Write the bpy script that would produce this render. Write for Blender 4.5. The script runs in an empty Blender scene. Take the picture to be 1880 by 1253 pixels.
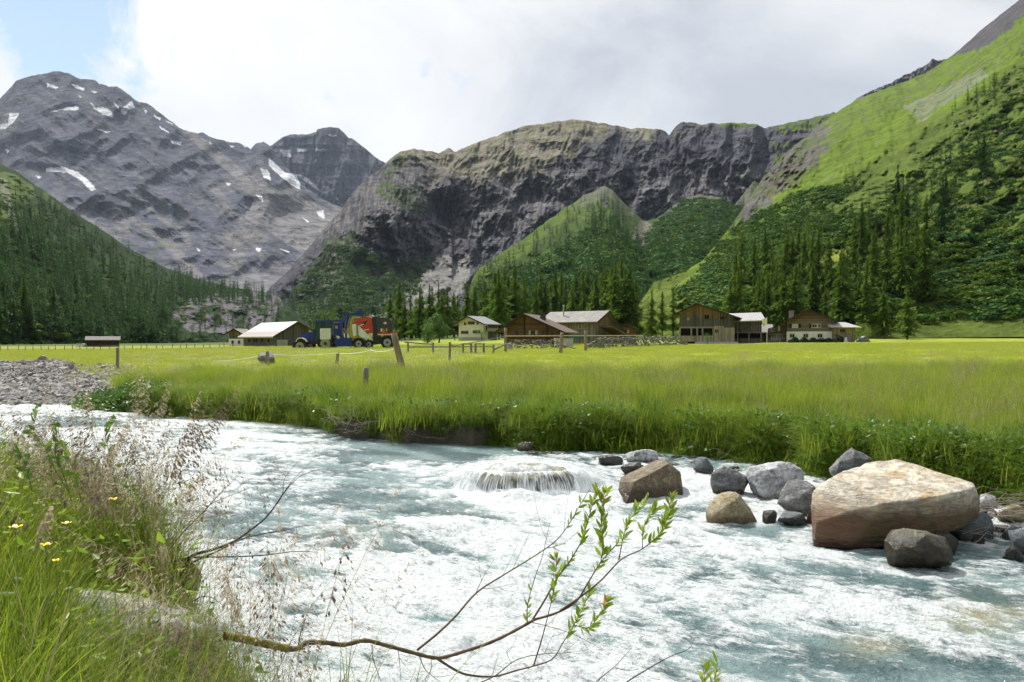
import bpy, bmesh, math, random
import numpy as np
from mathutils import Vector, Matrix, Euler
R = math.radians
random.seed(7)
rng = np.random.default_rng(11)
sc = bpy.context.scene
COL = sc.collection
HAZE = 0.000025

# ---------------------------------------------------------------- camera, sky, sun, exposure
F, CX, CY, CH = 1475.0, 940.0, 626.0, 2.2      # focal length and centre in photo pixels, eye height above the water
cam_d = bpy.data.cameras.new('camera'); cam = bpy.data.objects.new('camera', cam_d); COL.objects.link(cam)
cam.location = (0, 0, CH); cam.rotation_euler = (R(90), 0, 0)
cam_d.sensor_width = 36; cam_d.lens = 36 * F / 1880; cam_d.clip_start = 0.05; cam_d.clip_end = 40000
sc.camera = cam
SUN_EL, SUN_AZ = 54.0, -32.0                    # azimuth clockwise from +Y (north ahead)
sd = bpy.data.lights.new('sun', 'SUN'); sd.energy = 4.9; sd.angle = R(0.53); sd.color = (1.0, 0.955, 0.88)
so = bpy.data.objects.new('sun', sd); COL.objects.link(so)
sdir = Vector((math.sin(R(SUN_AZ)) * math.cos(R(SUN_EL)), math.cos(R(SUN_AZ)) * math.cos(R(SUN_EL)), math.sin(R(SUN_EL))))
so.rotation_euler = sdir.to_track_quat('Z', 'Y').to_euler()
sc.view_settings.view_transform = 'Standard'; sc.view_settings.look = 'None'
sc.view_settings.exposure = 0.38; sc.view_settings.gamma = 1.0
sc.render.engine = 'CYCLES'
cy = sc.cycles
cy.use_denoising = True; cy.max_bounces = 8; cy.diffuse_bounces = 3; cy.glossy_bounces = 2; cy.transmission_bounces = 4
cy.transparent_max_bounces = 8; cy.volume_bounces = 0; cy.caustics_reflective = False; cy.caustics_refractive = False
cy.sample_clamp_indirect = 4.0
cy.use_adaptive_sampling = True; cy.adaptive_threshold = 0.02

def N(nt, typ, **kw):
    n = nt.nodes.new(typ)
    for k, v in kw.items():
        if k.startswith('i_'):
            key = k[2:]
            n.inputs[int(key) if key.isdigit() else key.replace('_', ' ')].default_value = v
        else: setattr(n, k, v)
    return n
def L(nt, a, b): nt.links.new(a, b)
def ramp(nt, fac, stops, interp='LINEAR'):
    r = nt.nodes.new('ShaderNodeValToRGB'); r.color_ramp.interpolation = interp
    el = r.color_ramp.elements
    while len(el) < len(stops): el.new(0.5)
    for e, (p, c) in zip(el, stops):
        e.position = p; e.color = (c, c, c, 1) if isinstance(c, (int, float)) else (*c, 1)
    if fac is not None: L(nt, fac, r.inputs[0])
    return r.outputs[0]
def mixc(nt, f, a, b, mode='MIX'):
    m = nt.nodes.new('ShaderNodeMix'); m.data_type = 'RGBA'; m.blend_type = mode
    for s, v in ((0, f), (6, a), (7, b)):
        if hasattr(v, 'is_output') or isinstance(v, bpy.types.NodeSocket): L(nt, v, m.inputs[s])
        elif isinstance(v, (int, float)): m.inputs[s].default_value = v if s == 0 else (v, v, v, 1)
        else: m.inputs[s].default_value = (*v, 1)
    return m.outputs[2]
def math_(nt, op, a, b=None, clamp=False):
    m = nt.nodes.new('ShaderNodeMath'); m.operation = op; m.use_clamp = clamp
    for i, v in enumerate((a, b)):
        if v is None: continue
        if isinstance(v, bpy.types.NodeSocket): L(nt, v, m.inputs[i])
        else: m.inputs[i].default_value = v
    return m.outputs[0]
def noise_(nt, vec, scale, detail=6, rough=0.55, dist=0.0, out=0):
    n = nt.nodes.new('ShaderNodeTexNoise'); n.inputs['Scale'].default_value = scale; n.inputs['Detail'].default_value = detail
    n.inputs['Roughness'].default_value = rough; n.inputs['Distortion'].default_value = dist
    if vec is not None: L(nt, vec, n.inputs['Vector'])
    return n.outputs[out]
def mapping(nt, vec, scale=(1, 1, 1), rot=(0, 0, 0), loc=(0, 0, 0)):
    m = nt.nodes.new('ShaderNodeMapping'); m.inputs['Scale'].default_value = scale
    m.inputs['Rotation'].default_value = rot; m.inputs['Location'].default_value = loc
    L(nt, vec, m.inputs['Vector']); return m.outputs[0]

# sky: Nishita seen through gaps of a procedural cloud layer
w = bpy.data.worlds.new('World'); sc.world = w; w.use_nodes = True
nt = w.node_tree; nt.nodes.clear()
sky = N(nt, 'ShaderNodeTexSky', sky_type='NISHITA', sun_disc=False, sun_elevation=R(SUN_EL), sun_rotation=R(SUN_AZ), air_density=1.0, dust_density=0.6)
tc = N(nt, 'ShaderNodeTexCoord'); gen = tc.outputs['Generated']
sep = N(nt, 'ShaderNodeSeparateXYZ'); L(nt, gen, sep.inputs[0])
zc = math_(nt, 'ADD', math_(nt, 'MAXIMUM', sep.outputs[2], 0.0), 0.16)
comb = N(nt, 'ShaderNodeCombineXYZ')
L(nt, math_(nt, 'DIVIDE', sep.outputs[0], zc), comb.inputs[0]); L(nt, math_(nt, 'DIVIDE', sep.outputs[1], zc), comb.inputs[1])
plane = comb.outputs[0]
# the blue gap: a hole in the cloud layer up on the left
gv = N(nt, 'ShaderNodeVectorMath', operation='DISTANCE'); L(nt, gen, gv.inputs[0])
gdir = Vector(((90 - CX) / F, 1, (CY - 45) / F)).normalized(); gv.inputs[1].default_value = gdir
hole = math_(nt, 'SUBTRACT', 1.0, math_(nt, 'DIVIDE', gv.outputs['Value'], 0.14), clamp=True)
cn = noise_(nt, gen, 9.0, 9, 0.62, 0.5)
cov = math_(nt, 'SUBTRACT', math_(nt, 'ADD', math_(nt, 'MULTIPLY', cn, 1.5), 0.06), math_(nt, 'MULTIPLY', hole, 0.60))
covr = ramp(nt, cov, [(0.36, 0.0), (0.60, 1.0)])
shade = noise_(nt, mapping(nt, gen, (1, 1, 1.5), loc=(3, 1.3, 0.4)), 2.6, 9, 0.56, 0.5)
shade2 = noise_(nt, mapping(nt, gen, (1, 1, 1.4), loc=(1, 5, 0)), 7.0, 6, 0.55)
sh = math_(nt, 'ADD', math_(nt, 'MULTIPLY', shade, 0.8), math_(nt, 'MULTIPLY', shade2, 0.2))
# thinner, brighter cloud towards upper left, greyer base above the middle mountain
gx = math_(nt, 'MULTIPLY', sep.outputs[0], -0.10)
# grey cloud base hanging over the right side of the valley
gd = N(nt, 'ShaderNodeVectorMath', operation='DISTANCE'); L(nt, gen, gd.inputs[0])
gd.inputs[1].default_value = Vector(((1270 - CX) / F, 1, (CY - 150) / F)).normalized()
grey = math_(nt, 'SUBTRACT', 1.0, math_(nt, 'DIVIDE', gd.outputs['Value'], 0.28), clamp=True)
sh = math_(nt, 'ADD', math_(nt, 'SUBTRACT', sh, math_(nt, 'MULTIPLY', grey, 0.10)), math_(nt, 'ADD', gx, 0.04))
ccol = ramp(nt, sh, [(0.34, (0.56, 0.595, 0.66)), (0.43, (0.70, 0.725, 0.77)), (0.50, (0.84, 0.85, 0.87)), (0.57, (0.91, 0.92, 0.935)), (0.68, (1.02, 1.02, 1.02))])
bgs = N(nt, 'ShaderNodeBackground'); L(nt, sky.outputs[0], bgs.inputs[0]); bgs.inputs[1].default_value = 0.12
sdt = N(nt, 'ShaderNodeVectorMath', operation='DOT_PRODUCT'); L(nt, gen, sdt.inputs[0]); sdt.inputs[1].default_value = sdir
lit = ramp(nt, math_(nt, 'ADD', math_(nt, 'MULTIPLY', sdt.outputs['Value'], .5), .5), [(0.0, .22), (.42, .30), (.66, .92), (.84, 1.0), (1.0, 1.04)])   # cloud is brightest round the sun, dull grey opposite
ccol = mixc(nt, 1.0, ccol, lit, 'MULTIPLY')
bgc = N(nt, 'ShaderNodeBackground'); L(nt, ccol, bgc.inputs[0]); bgc.inputs[1].default_value = 0.83
mx = N(nt, 'ShaderNodeMixShader'); L(nt, covr, mx.inputs[0]); L(nt, bgs.outputs[0], mx.inputs[1]); L(nt, bgc.outputs[0], mx.inputs[2])
wo = N(nt, 'ShaderNodeOutputWorld'); L(nt, mx.outputs[0], wo.inputs[0])

# ---------------------------------------------------------------- numeric helpers
def _hash(ix, iy, seed):
    h = (ix.astype(np.int64) * 374761393 + iy.astype(np.int64) * 668265263 + seed * 974634777) & 0xFFFFFFFF
    h = ((h ^ (h >> 13)) * 1274126177) & 0xFFFFFFFF
    return (h ^ (h >> 16)) & 0xFFFF
def perlin(x, y, seed=0):
    x = np.asarray(x, float); y = np.asarray(y, float); x, y = np.broadcast_arrays(x, y)
    ix = np.floor(x); iy = np.floor(y); fx = x - ix; fy = y - iy
    u = fx * fx * fx * (fx * (fx * 6 - 15) + 10); v = fy * fy * fy * (fy * (fy * 6 - 15) + 10)
    def g(dx, dy):
        a = _hash(ix + dx, iy + dy, seed) * (2 * np.pi / 65536)
        return np.cos(a) * (fx - dx) + np.sin(a) * (fy - dy)
    return 1.5 * ((g(0, 0) * (1 - u) + g(1, 0) * u) * (1 - v) + (g(0, 1) * (1 - u) + g(1, 1) * u) * v)
def fbm(x, y, oc=5, seed=0, gain=0.5, lac=2.03, ridged=False):
    s = 0; a = 1.0; t = 0
    for i in range(oc):
        n = perlin(x * lac ** i + 13.7 * i, y * lac ** i - 7.1 * i, seed + i)
        s = s + a * ((1 - 2 * np.abs(n)) if ridged else n); t += a; a *= gain
    return s / t
def smooth(a, b, x):
    t = np.clip((np.asarray(x, float) - a) / (b - a), 0, 1); return t * t * (3 - 2 * t)
def pl(pts, x):
    xs = [p[0] for p in pts]; ys = [p[1] for p in pts]; return np.interp(x, xs, ys)
def poly_mask(poly, X, Y):
    inside = np.zeros(np.shape(X), bool); n = len(poly)
    for i in range(n):
        x0, y0 = poly[i]; x1, y1 = poly[(i + 1) % n]
        if y0 == y1: continue
        c = ((y0 > Y) != (y1 > Y)) & (X < (x1 - x0) * (Y - y0) / (y1 - y0) + x0)
        inside ^= c
    return inside
def P(px, py, d):
    """the point of the place at depth d (metres) seen at photo pixel px, py"""
    return Vector(((px - CX) / F * d, d, CH + (CY - py) / F * d))

def tag(o, label=None, cat=None, group=None, kind=None):
    if label: o['label'] = label
    if cat: o['category'] = cat
    if group: o['group'] = group
    if kind: o['kind'] = kind
    return o
def empty(name, loc, rz=0.0, label=None, cat=None, group=None):
    o = bpy.data.objects.new(name, None); COL.objects.link(o); o.location = loc; o.rotation_euler = (0, 0, rz)
    o.empty_display_size = 0.2
    return tag(o, label, cat, group)
def mesh_np(name, V, Fq, mat, parent=None, smooth_=True, cols=None, link=True, mats=None, mat_idx=None):
    me = bpy.data.meshes.new(name)
    V = np.asarray(V, np.float32); Fq = np.asarray(Fq, np.int32); k = Fq.shape[1]
    me.vertices.add(len(V)); me.vertices.foreach_set('co', V.ravel())
    me.loops.add(Fq.size); me.loops.foreach_set('vertex_index', Fq.ravel())
    me.polygons.add(len(Fq)); me.polygons.foreach_set('loop_start', np.arange(0, Fq.size, k, dtype=np.int32))
    me.update(calc_edges=True)
    if smooth_: me.polygons.foreach_set('use_smooth', np.ones(len(Fq), bool))
    for m in (mats or ([mat] if mat else [])): me.materials.append(m)
    if mat_idx is not None: me.polygons.foreach_set('material_index', np.asarray(mat_idx, np.int32))
    if cols is not None:
        for an, c in cols.items():
            c = np.asarray(c, np.float32)
            if c.ndim == 1: a = me.attributes.new(an, 'FLOAT', 'POINT'); a.data.foreach_set('value', c)
            else:
                a = me.attributes.new(an, 'FLOAT_COLOR', 'POINT')
                a.data.foreach_set('color', np.concatenate([c, np.ones((len(c), 1), np.float32)], 1).astype(np.float32).ravel())
    me.validate(clean_customdata=False); me.update()
    o = bpy.data.objects.new(name, me)
    if link: COL.objects.link(o)
    if parent is not None: o.parent = parent
    return o
def grid_faces(nr, nc):
    i = np.arange(nr - 1)[:, None] * nc + np.arange(nc - 1)[None, :]
    return np.stack([i, i + 1, i + nc + 1, i + nc], -1).reshape(-1, 4)

# ---------------------------------------------------------------- material helpers
MATS = {}
def new_mat(name):
    m = bpy.data.materials.new(name); m.use_nodes = True; nt = m.node_tree; nt.nodes.clear()
    out = N(nt, 'ShaderNodeOutputMaterial'); p = N(nt, 'ShaderNodeBsdfPrincipled'); L(nt, p.outputs[0], out.inputs[0])
    MATS[name] = m; return m, nt, p, out
def bump(nt, h, strength, dist, p, prev=None):
    b = N(nt, 'ShaderNodeBump'); b.inputs['Strength'].default_value = strength; b.inputs['Distance'].default_value = dist
    L(nt, h, b.inputs['Height'])
    if prev is not None: L(nt, prev, b.inputs['Normal'])
    if p is not None: L(nt, b.outputs[0], p.inputs['Normal'])
    return b.outputs[0]
def mat_plain(name, c1, c2=None, scale=5.0, rough=0.8, spec=0.3, bumps=0.0, bdist=0.01, stretch=(1, 1, 1), metal=0.0, detail=5):
    """solid colour with a soft mottled variation between two tones"""
    m, nt, p, out = new_mat(name)
    p.inputs['Roughness'].default_value = rough; p.inputs['Specular IOR Level'].default_value = spec; p.inputs['Metallic'].default_value = metal
    tc = N(nt, 'ShaderNodeTexCoord'); v = mapping(nt, tc.outputs['Object'], stretch)
    n = noise_(nt, v, scale, detail, 0.6)
    if c2 is None: c2 = tuple(x * 0.7 for x in c1)
    L(nt, ramp(nt, n, [(0.35, c2), (0.65, c1)]), p.inputs['Base Color'])
    if bumps: bump(nt, n, bumps, bdist, p)
    return m
def leaf_mat(name, c1, c2, c3=None, trans=0.45, rough=0.5, use_attr=False, hue=0.04, val=0.35, tcol=None):
    """thin leaf: diffuse + light passing through, varied per instance"""
    m, nt, p, out = new_mat(name)
    oi = N(nt, 'ShaderNodeObjectInfo'); geo = N(nt, 'ShaderNodeNewGeometry')
    rnd = math_(nt, 'ADD', math_(nt, 'MULTIPLY', oi.outputs['Random'], 0.55), math_(nt, 'MULTIPLY', geo.outputs['Random Per Island'], 0.45))
    col = ramp(nt, rnd, [(0.0, c1), (0.55, c2), (1.0, c3 or c2)])
    if use_attr:
        a = N(nt, 'ShaderNodeAttribute', attribute_name='tint'); col = mixc(nt, 1.0, col, a.outputs['Color'], 'MULTIPLY')
    p.inputs['Roughness'].default_value = rough; p.inputs['Specular IOR Level'].default_value = 0.25 if rough < .6 else 0.06
    L(nt, col, p.inputs['Base Color'])
    t = N(nt, 'ShaderNodeBsdfTranslucent')
    if tcol: L(nt, mixc(nt, 1.0, col, tcol, 'MULTIPLY'), t.inputs[0])
    else: L(nt, col, t.inputs[0])
    mx = N(nt, 'ShaderNodeMixShader'); mx.inputs[0].default_value = trans
    L(nt, p.outputs[0], mx.inputs[1]); L(nt, t.outputs[0], mx.inputs[2]); L(nt, mx.outputs[0], out.inputs[0])
    return m
def terrain_mat(name, scale, bs=0.6, bd=5.0, contrast=0.5, strat=None, detail=8, rough=0.9):
    """ground cover colour carried by the mesh, broken up by world-space noise"""
    m, nt, p, out = new_mat(name)
    a = N(nt, 'ShaderNodeAttribute', attribute_name='cover'); tc = N(nt, 'ShaderNodeTexCoord'); v = tc.outputs['Object']
    n1 = noise_(nt, v, scale, detail, 0.65); n2 = noise_(nt, v, scale * 7, 5, 0.6)
    nn = math_(nt, 'ADD', math_(nt, 'MULTIPLY', n1, 0.6), math_(nt, 'MULTIPLY', n2, 0.4))
    lo = 1 - contrast; hi = 1 + contrast
    f = ramp(nt, nn, [(0.38, lo), (0.60, 1.08)])
    col = mixc(nt, 1.0, a.outputs['Color'], f, 'MULTIPLY')
    p.inputs['Roughness'].default_value = rough; p.inputs['Specular IOR Level'].default_value = 0.03
    h = nn
    if strat:
        sn = noise_(nt, mapping(nt, v, strat[0], strat[1]), strat[2], 6, 0.6, 0.6)
        h = math_(nt, 'ADD', nn, sn)
        col = mixc(nt, 1.0, col, ramp(nt, sn, [(0.38, 0.72), (0.6, 1.12)]), 'MULTIPLY')
    L(nt, col, p.inputs['Base Color'])
    bump(nt, h, bs, bd, p)
    return m
# ---------------------------------------------------------------- the valley floor
GZ_D = [1, 12, 16, 25, 40, 60, 98, 150, 200, 300, 500, 900]
GZ = {-700: [.55, .55, .5, .3, .40, .55, .75, .8, .9, .9, .5, 0], 0: [.6, .6, .5, .15, .30, .55, .75, .82, .95, 1.0, .8, 0],
      270: [.6, .6, .5, .42, .6, .70, .9, .98, 1.1, 1.2, 1, 1], 470: [.6, .6, .45, .50, .74, .90, 1.22, 1.22, 1.3, 1.4, 1.5, 2],
      640: [.6, .6, .42, .62, .80, .95, 1.32, 1.5, 1.8, 2.5, 6, 14], 900: [.6, .6, .42, .62, .85, 1.0, 1.33, 2.0, 2.9, 4.5, 12, 30],
      1300: [.6, .6, .42, .62, .85, 1.0, 1.4, 1.72, 2.6, 6, 16, 30], 1500: [.6, .42, .44, .62, .85, 1.05, 1.5, 1.98, 3.0, 6, 16, 30],
      1880: [.6, .44, .50, .65, .85, 1.12, 1.7, 2.2, 3.4, 7, 16, 30], 2700: [.6, .6, .62, .7, .85, 1.12, 1.7, 2.3, 3.6, 7, 16, 30]}
_gk = sorted(GZ); _gt = np.array([GZ[k] for k in _gk])
def meadow_z(px, d):
    px = np.clip(px, _gk[0], _gk[-1]); px, d = np.broadcast_arrays(np.asarray(px, float), np.asarray(d, float))
    ld = np.log(np.clip(d, 1, 900)); lg = np.log(GZ_D)
    rows = np.stack([np.interp(ld, lg, _gt[i]) for i in range(len(_gk))])
    j = np.clip(np.searchsorted(_gk, px) - 1, 0, len(_gk) - 2); k0 = np.array(_gk)[j]; k1 = np.array(_gk)[j + 1]
    t = (px - k0) / (k1 - k0); t = t * t * (3 - 2 * t)
    return np.take_along_axis(rows, j[None], 0)[0] * (1 - t) + np.take_along_axis(rows, (j + 1)[None], 0)[0] * t
BANK_FAR = [(-700, 31), (-300, 28), (0, 25.2), (190, 25.2), (260, 24.5), (330, 23.4), (400, 22.5), (500, 21.4), (590, 20.2), (640, 18.1), (760, 17.5), (860, 17.3), (940, 16.9),
            (1000, 16.2), (1120, 15.9), (1250, 15.6), (1330, 14.9), (1420, 14.0), (1500, 13.2), (1600, 12.4), (1750, 11.5), (1880, 10.6), (2300, 9.0), (2700, 8.2)]
BANK_NEAR = [(-1500, 9.5), (-300, 9.0), (0, 8.2), (150, 7.5), (250, 6.2), (310, 5.6), (335, 4.9), (400, 4.5), (450, 4.0), (485, 3.5), (530, 3.0), (620, 2.4), (760, 1.8), (940, 1.3), (1300, 1.0), (3300, 0.9)]
def bank_far(px): return pl(BANK_FAR, px) + 0.48 * fbm(px / 70.0, px * 0 + 3.3, 5, 5) * smooth(200, 300, px)
def bank_near(px): return pl(BANK_NEAR, px) + 0.10 * fbm(px / 40.0, px * 0 + 1.3, 3, 9)
def ground_z(px, d, x=None, y=None):
    px, d = np.broadcast_arrays(np.asarray(px, float), np.asarray(d, float))
    bf = bank_far(px); bn = bank_near(px); mz = meadow_z(px, d)
    gravel = smooth(290, 150, px)
    wf = 0.30 + 2.4 * np.clip(fbm(px / 75., px * 0 + 7., 3, 35) - .02, 0, 1) + 0.9 * gravel + 0.5 * smooth(1100, 1250, px) * smooth(1300, 1200, px)
    wf = wf * (1 - .8 * smooth(585, 610, px) * smooth(925, 890, px) * smooth(1.2, .9, gravel)) + .5 * smooth(1125, 1160, px) * smooth(1245, 1215, px)
    f = smooth(-0.15, wf, d - bf) * (1 - gravel) + gravel * np.clip((d - bf) / 4.0, -0.2, 1)
    n = smooth(-0.05, 0.45, bn - d)
    nearz = 0.50 + 0.35 * smooth(400, -100, px)
    x = (px - CX) / F * d
    bed = -0.45
    z = bed + (mz - bed) * f + (nearz - bed) * n
    # gravel heap on the far left, with its steep cut face
    g = gravel * (d > bf)
    top = smooth(27, 30, d) * smooth(60, 46, d)
    z = z + g * (0.45 * smooth(38, 41.5, d) * smooth(56, 50, d) * smooth(150, 110, px + 20 * fbm(d / 5., px / 70., 3, 3))
                 + 0.10 * fbm(x * 0.5, d * 0.5, 4, 21) + 0.04 * fbm(x * 3, d * 3, 3, 22))
    # rolling of the meadow and its near hummocks
    far_m = smooth(0, 3, d - bf) * (1 - gravel)
    z = z + far_m * smooth(30, 16, d) * .16 * fbm(x * .9, d * .9, 3, 36) + far_m * (0.10 * fbm(x * 0.12, d * 0.12, 3, 31) * smooth(200, 60, d) + 0.05 * fbm(x * 0.8, d * 0.8, 3, 32) * smooth(60, 30, d))
    z = z + n * 0.10 * fbm(x * 1.3, d * 1.3, 4, 33) + f * (1 - far_m) * 0.08 * fbm(x * 2.2, d * 2.2, 4, 34)
    return z
def gz(px, d): return float(ground_z(np.array([float(px)]), np.array([float(d)]))[0])
def on_ground(px, d, dz=0.0): return Vector(((px - CX) / F * d, d, gz(px, d) + dz))

# near valley floor: columns fan out from the river bend, rows grow with distance
gpx = np.concatenate([np.arange(-1500, -60, 14), np.arange(-60, 1960, 4.5), np.arange(1960, 3300, 14)])
gd = np.exp(np.concatenate([np.linspace(math.log(0.9), math.log(9), 150)[:-1], np.linspace(math.log(9), math.log(32), 330)[:-1], np.linspace(math.log(32), math.log(230), 170)[:-1], np.linspace(math.log(230), math.log(900), 30)]))
GPX, GD = np.meshgrid(gpx, gd)
GZV = ground_z(GPX, GD); GX = (GPX - CX) / F * GD
bf = bank_far(GPX); bn = bank_near(GPX)
gravel = smooth(285, 175, GPX + 50 * fbm(GPX / 50., GD / 3., 4, 41)) * smooth(54, 47, GD + 4 * fbm(GPX / 60., GD / 6., 3, 42)) * (GD > bn + 2)
inbed = (GD < bf + 0.12) & (GD > bn)
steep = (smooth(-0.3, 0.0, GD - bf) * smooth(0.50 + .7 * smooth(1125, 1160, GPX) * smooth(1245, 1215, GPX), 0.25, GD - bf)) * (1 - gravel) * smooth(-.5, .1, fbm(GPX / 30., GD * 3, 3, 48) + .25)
C = np.zeros(GPX.shape + (3,)); 
mown = smooth(-0.2, 0.3, (GD - (30 + 6 * fbm(GPX / 90., GD / 8., 3, 43)) ) / 6)
base = np.array([.075, .105, .018]); mow = np.array([.29, .36, .04])
C[:] = base * (1 - mown[..., None]) + mow * mown[..., None]
flow = smooth(-.1, .35, fbm(GX / 9., GD / 5., 4, 45))[..., None]
C *= (1 - 0.35 * flow)
dry = smooth(.10, .45, fbm(GX / 5. + 40, GD / 2.6, 4, 46) + 0.55 * np.exp(-((GPX - 1130) / 90) ** 2 - ((GD - 31) / 2.5) ** 2))[..., None] * mown[..., None]
C = C * (1 - 0.55 * dry) + np.array([.42, .37, .15]) * 0.55 * dry
leftm = smooth(700, 300, GPX)[..., None] * mown[..., None]
C = C * (1 - 0.55 * leftm) + np.array([.20, .22, .06]) * 0.55 * leftm
back_ = smooth(178, 200, GD)[..., None]
C = C * (1 - back_) + np.array([.085, .125, .022]) * back_
road = (smooth(1.3, .8, np.abs(GD - (101.5 + (GPX - 640) * 0.004))) * smooth(480, 560, GPX) * smooth(950, 880, GPX))[..., None]
C = C * (1 - road) + np.array([.30, .28, .22]) * road
C = C * (1 - gravel[..., None]) + np.array([.19, .185, .18]) * gravel[..., None]
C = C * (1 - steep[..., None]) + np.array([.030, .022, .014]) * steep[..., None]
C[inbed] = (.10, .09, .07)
m_ground, nt, p, _o = new_mat('ground_cover')
a = N(nt, 'ShaderNodeAttribute', attribute_name='cover'); tcn = N(nt, 'ShaderNodeTexCoord'); v = tcn.outputs['Object']
n1 = noise_(nt, v, 0.35, 8, 0.6); n2 = noise_(nt, mapping(nt, v, (1, .6, 1)), 9.0, 6, 0.7)
nn = math_(nt, 'ADD', math_(nt, 'MULTIPLY', n1, 0.5), math_(nt, 'MULTIPLY', n2, 0.5))
L(nt, mixc(nt, 1.0, a.outputs['Color'], ramp(nt, nn, [(0.36, .68), (0.64, 1.12)]), 'MULTIPLY'), p.inputs['Base Color'])
p.inputs['Roughness'].default_value = 0.9; p.inputs['Specular IOR Level'].default_value = 0.1
bump(nt, n2, 0.8, 0.06, p)
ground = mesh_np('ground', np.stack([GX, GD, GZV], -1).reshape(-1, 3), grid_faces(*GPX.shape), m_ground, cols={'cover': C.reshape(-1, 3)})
tag(ground, 'valley floor of meadow, gravel and river banks', kind='structure')

# outer land, far beyond what the valley floor reaches
bmx = bmesh.new(); S = 15000
for x, y in ((-S, -S), (S, -S), (S, S), (-S, S)): bmx.verts.new((x, y, -1.2))
bmx.faces.new(bmx.verts); me = bpy.data.meshes.new('terrain'); bmx.to_mesh(me); bmx.free()
me.materials.append(mat_plain('outer_land', (.10, .14, .04), (.06, .09, .03), 0.02, 0.95, 0.1))
tag(COL.objects.link(bpy.data.objects.new('terrain', me)) or bpy.data.objects['terrain'], 'flat green land around the valley', kind='structure')

# ---------------------------------------------------------------- mountains and hillsides
SHEETS = {}
def sheet(name, px0, px1, step, rows, top, base, prof, relief, colour, mat, label, jag=(0, 1), back=0.25, kind='structure', zmin=-3):
    """a mountain side: columns by bearing, rows climbing from foot to ridge; prof gives the real distance, relief carves it"""
    px = np.arange(px0, px1 + step, step); v = np.linspace(0, 1, rows)
    tp = pl(top, px) + jag[0] * fbm(px / jag[1], px * 0 + 2.2, 6, 77, gain=0.6); bs = pl(base, px)
    PX, V = np.meshgrid(px, v); PY = bs + (tp - bs) * V
    D = prof(PX, V, PY)
    D = D * (1 + 0 * V) + relief(PX, PY, D, V)
    X = (PX - CX) / F * D; Z = CH + (CY - PY) / F * D
    SHEETS[name] = (px, v, tp, bs, D)
    C = colour(PX, PY, D, V)
    # the far side of the ridge falls away behind
    nb = 5; Xb = []; 
    Dl, Zl, Xl, Cl = D[-1], Z[-1], X[-1], C[-1]
    Vv = [np.stack([X, D, Z], -1)]; Cc = [C]
    for i in range(1, nb + 1):
        k = back * i / nb; Dn = Dl * (1 + k)
        Vv.append(np.stack([(px - CX) / F * Dn, Dn, Zl - (Zl - zmin) * (i / nb) ** 1.2 * 0.9 - Dl * 0.01 * i], -1)[None]); Cc.append(Cl[None])
    VV = np.concatenate(Vv, 0); CC = np.concatenate(Cc, 0)
    o = mesh_np(name, VV.reshape(-1, 3), grid_faces(VV.shape[0], VV.shape[1]), mat, cols={'cover': CC.reshape(-1, 3)})
    return tag(o, label, kind=kind)
def on_sheet(name, px, py):
    """point on a mountain side at bearing px and apparent height py"""
    pxs, v, tp, bs, D = SHEETS[name]
    i = np.clip((px - pxs[0]) / (pxs[1] - pxs[0]), 0, len(pxs) - 1.001); i0 = i.astype(int); fi = i - i0
    t = tp[i0] * (1 - fi) + tp[i0 + 1] * fi; b = bs[i0] * (1 - fi) + bs[i0 + 1] * fi
    vv = np.clip((py - b) / (t - b), 0, 1); j = np.clip(vv * (len(v) - 1), 0, len(v) - 1.001); j0 = j.astype(int); fj = j - j0
    d = (D[j0, i0] * (1 - fj) + D[j0 + 1, i0] * fj) * (1 - fi) + (D[j0, i0 + 1] * (1 - fj) + D[j0 + 1, i0 + 1] * fj) * fi
    ok = (py >= t) & (py <= b)
    return np.stack([(px - CX) / F * d, d, CH + (CY - py) / F * d], -1), ok
def planar(d0, d1, e_off=0.0):
    """distance along an evenly sloping hillside"""
    def f(PX, V, PY):
        D0 = pl(d0, PX); D1 = pl(d1, PX); e0 = (CY - PY[0]) / F; e = (CY - PY) / F - e0; et = (CY - PY[-1]) / F - e0
        s = et / (1 - D0 / D1); return s * D0 / np.maximum(s - e, 1e-4)
    return f
def mixa(C, m, c):
    m = np.clip(m, 0, 1)[..., None]; return C * (1 - m) + np.array(c) * m

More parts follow.
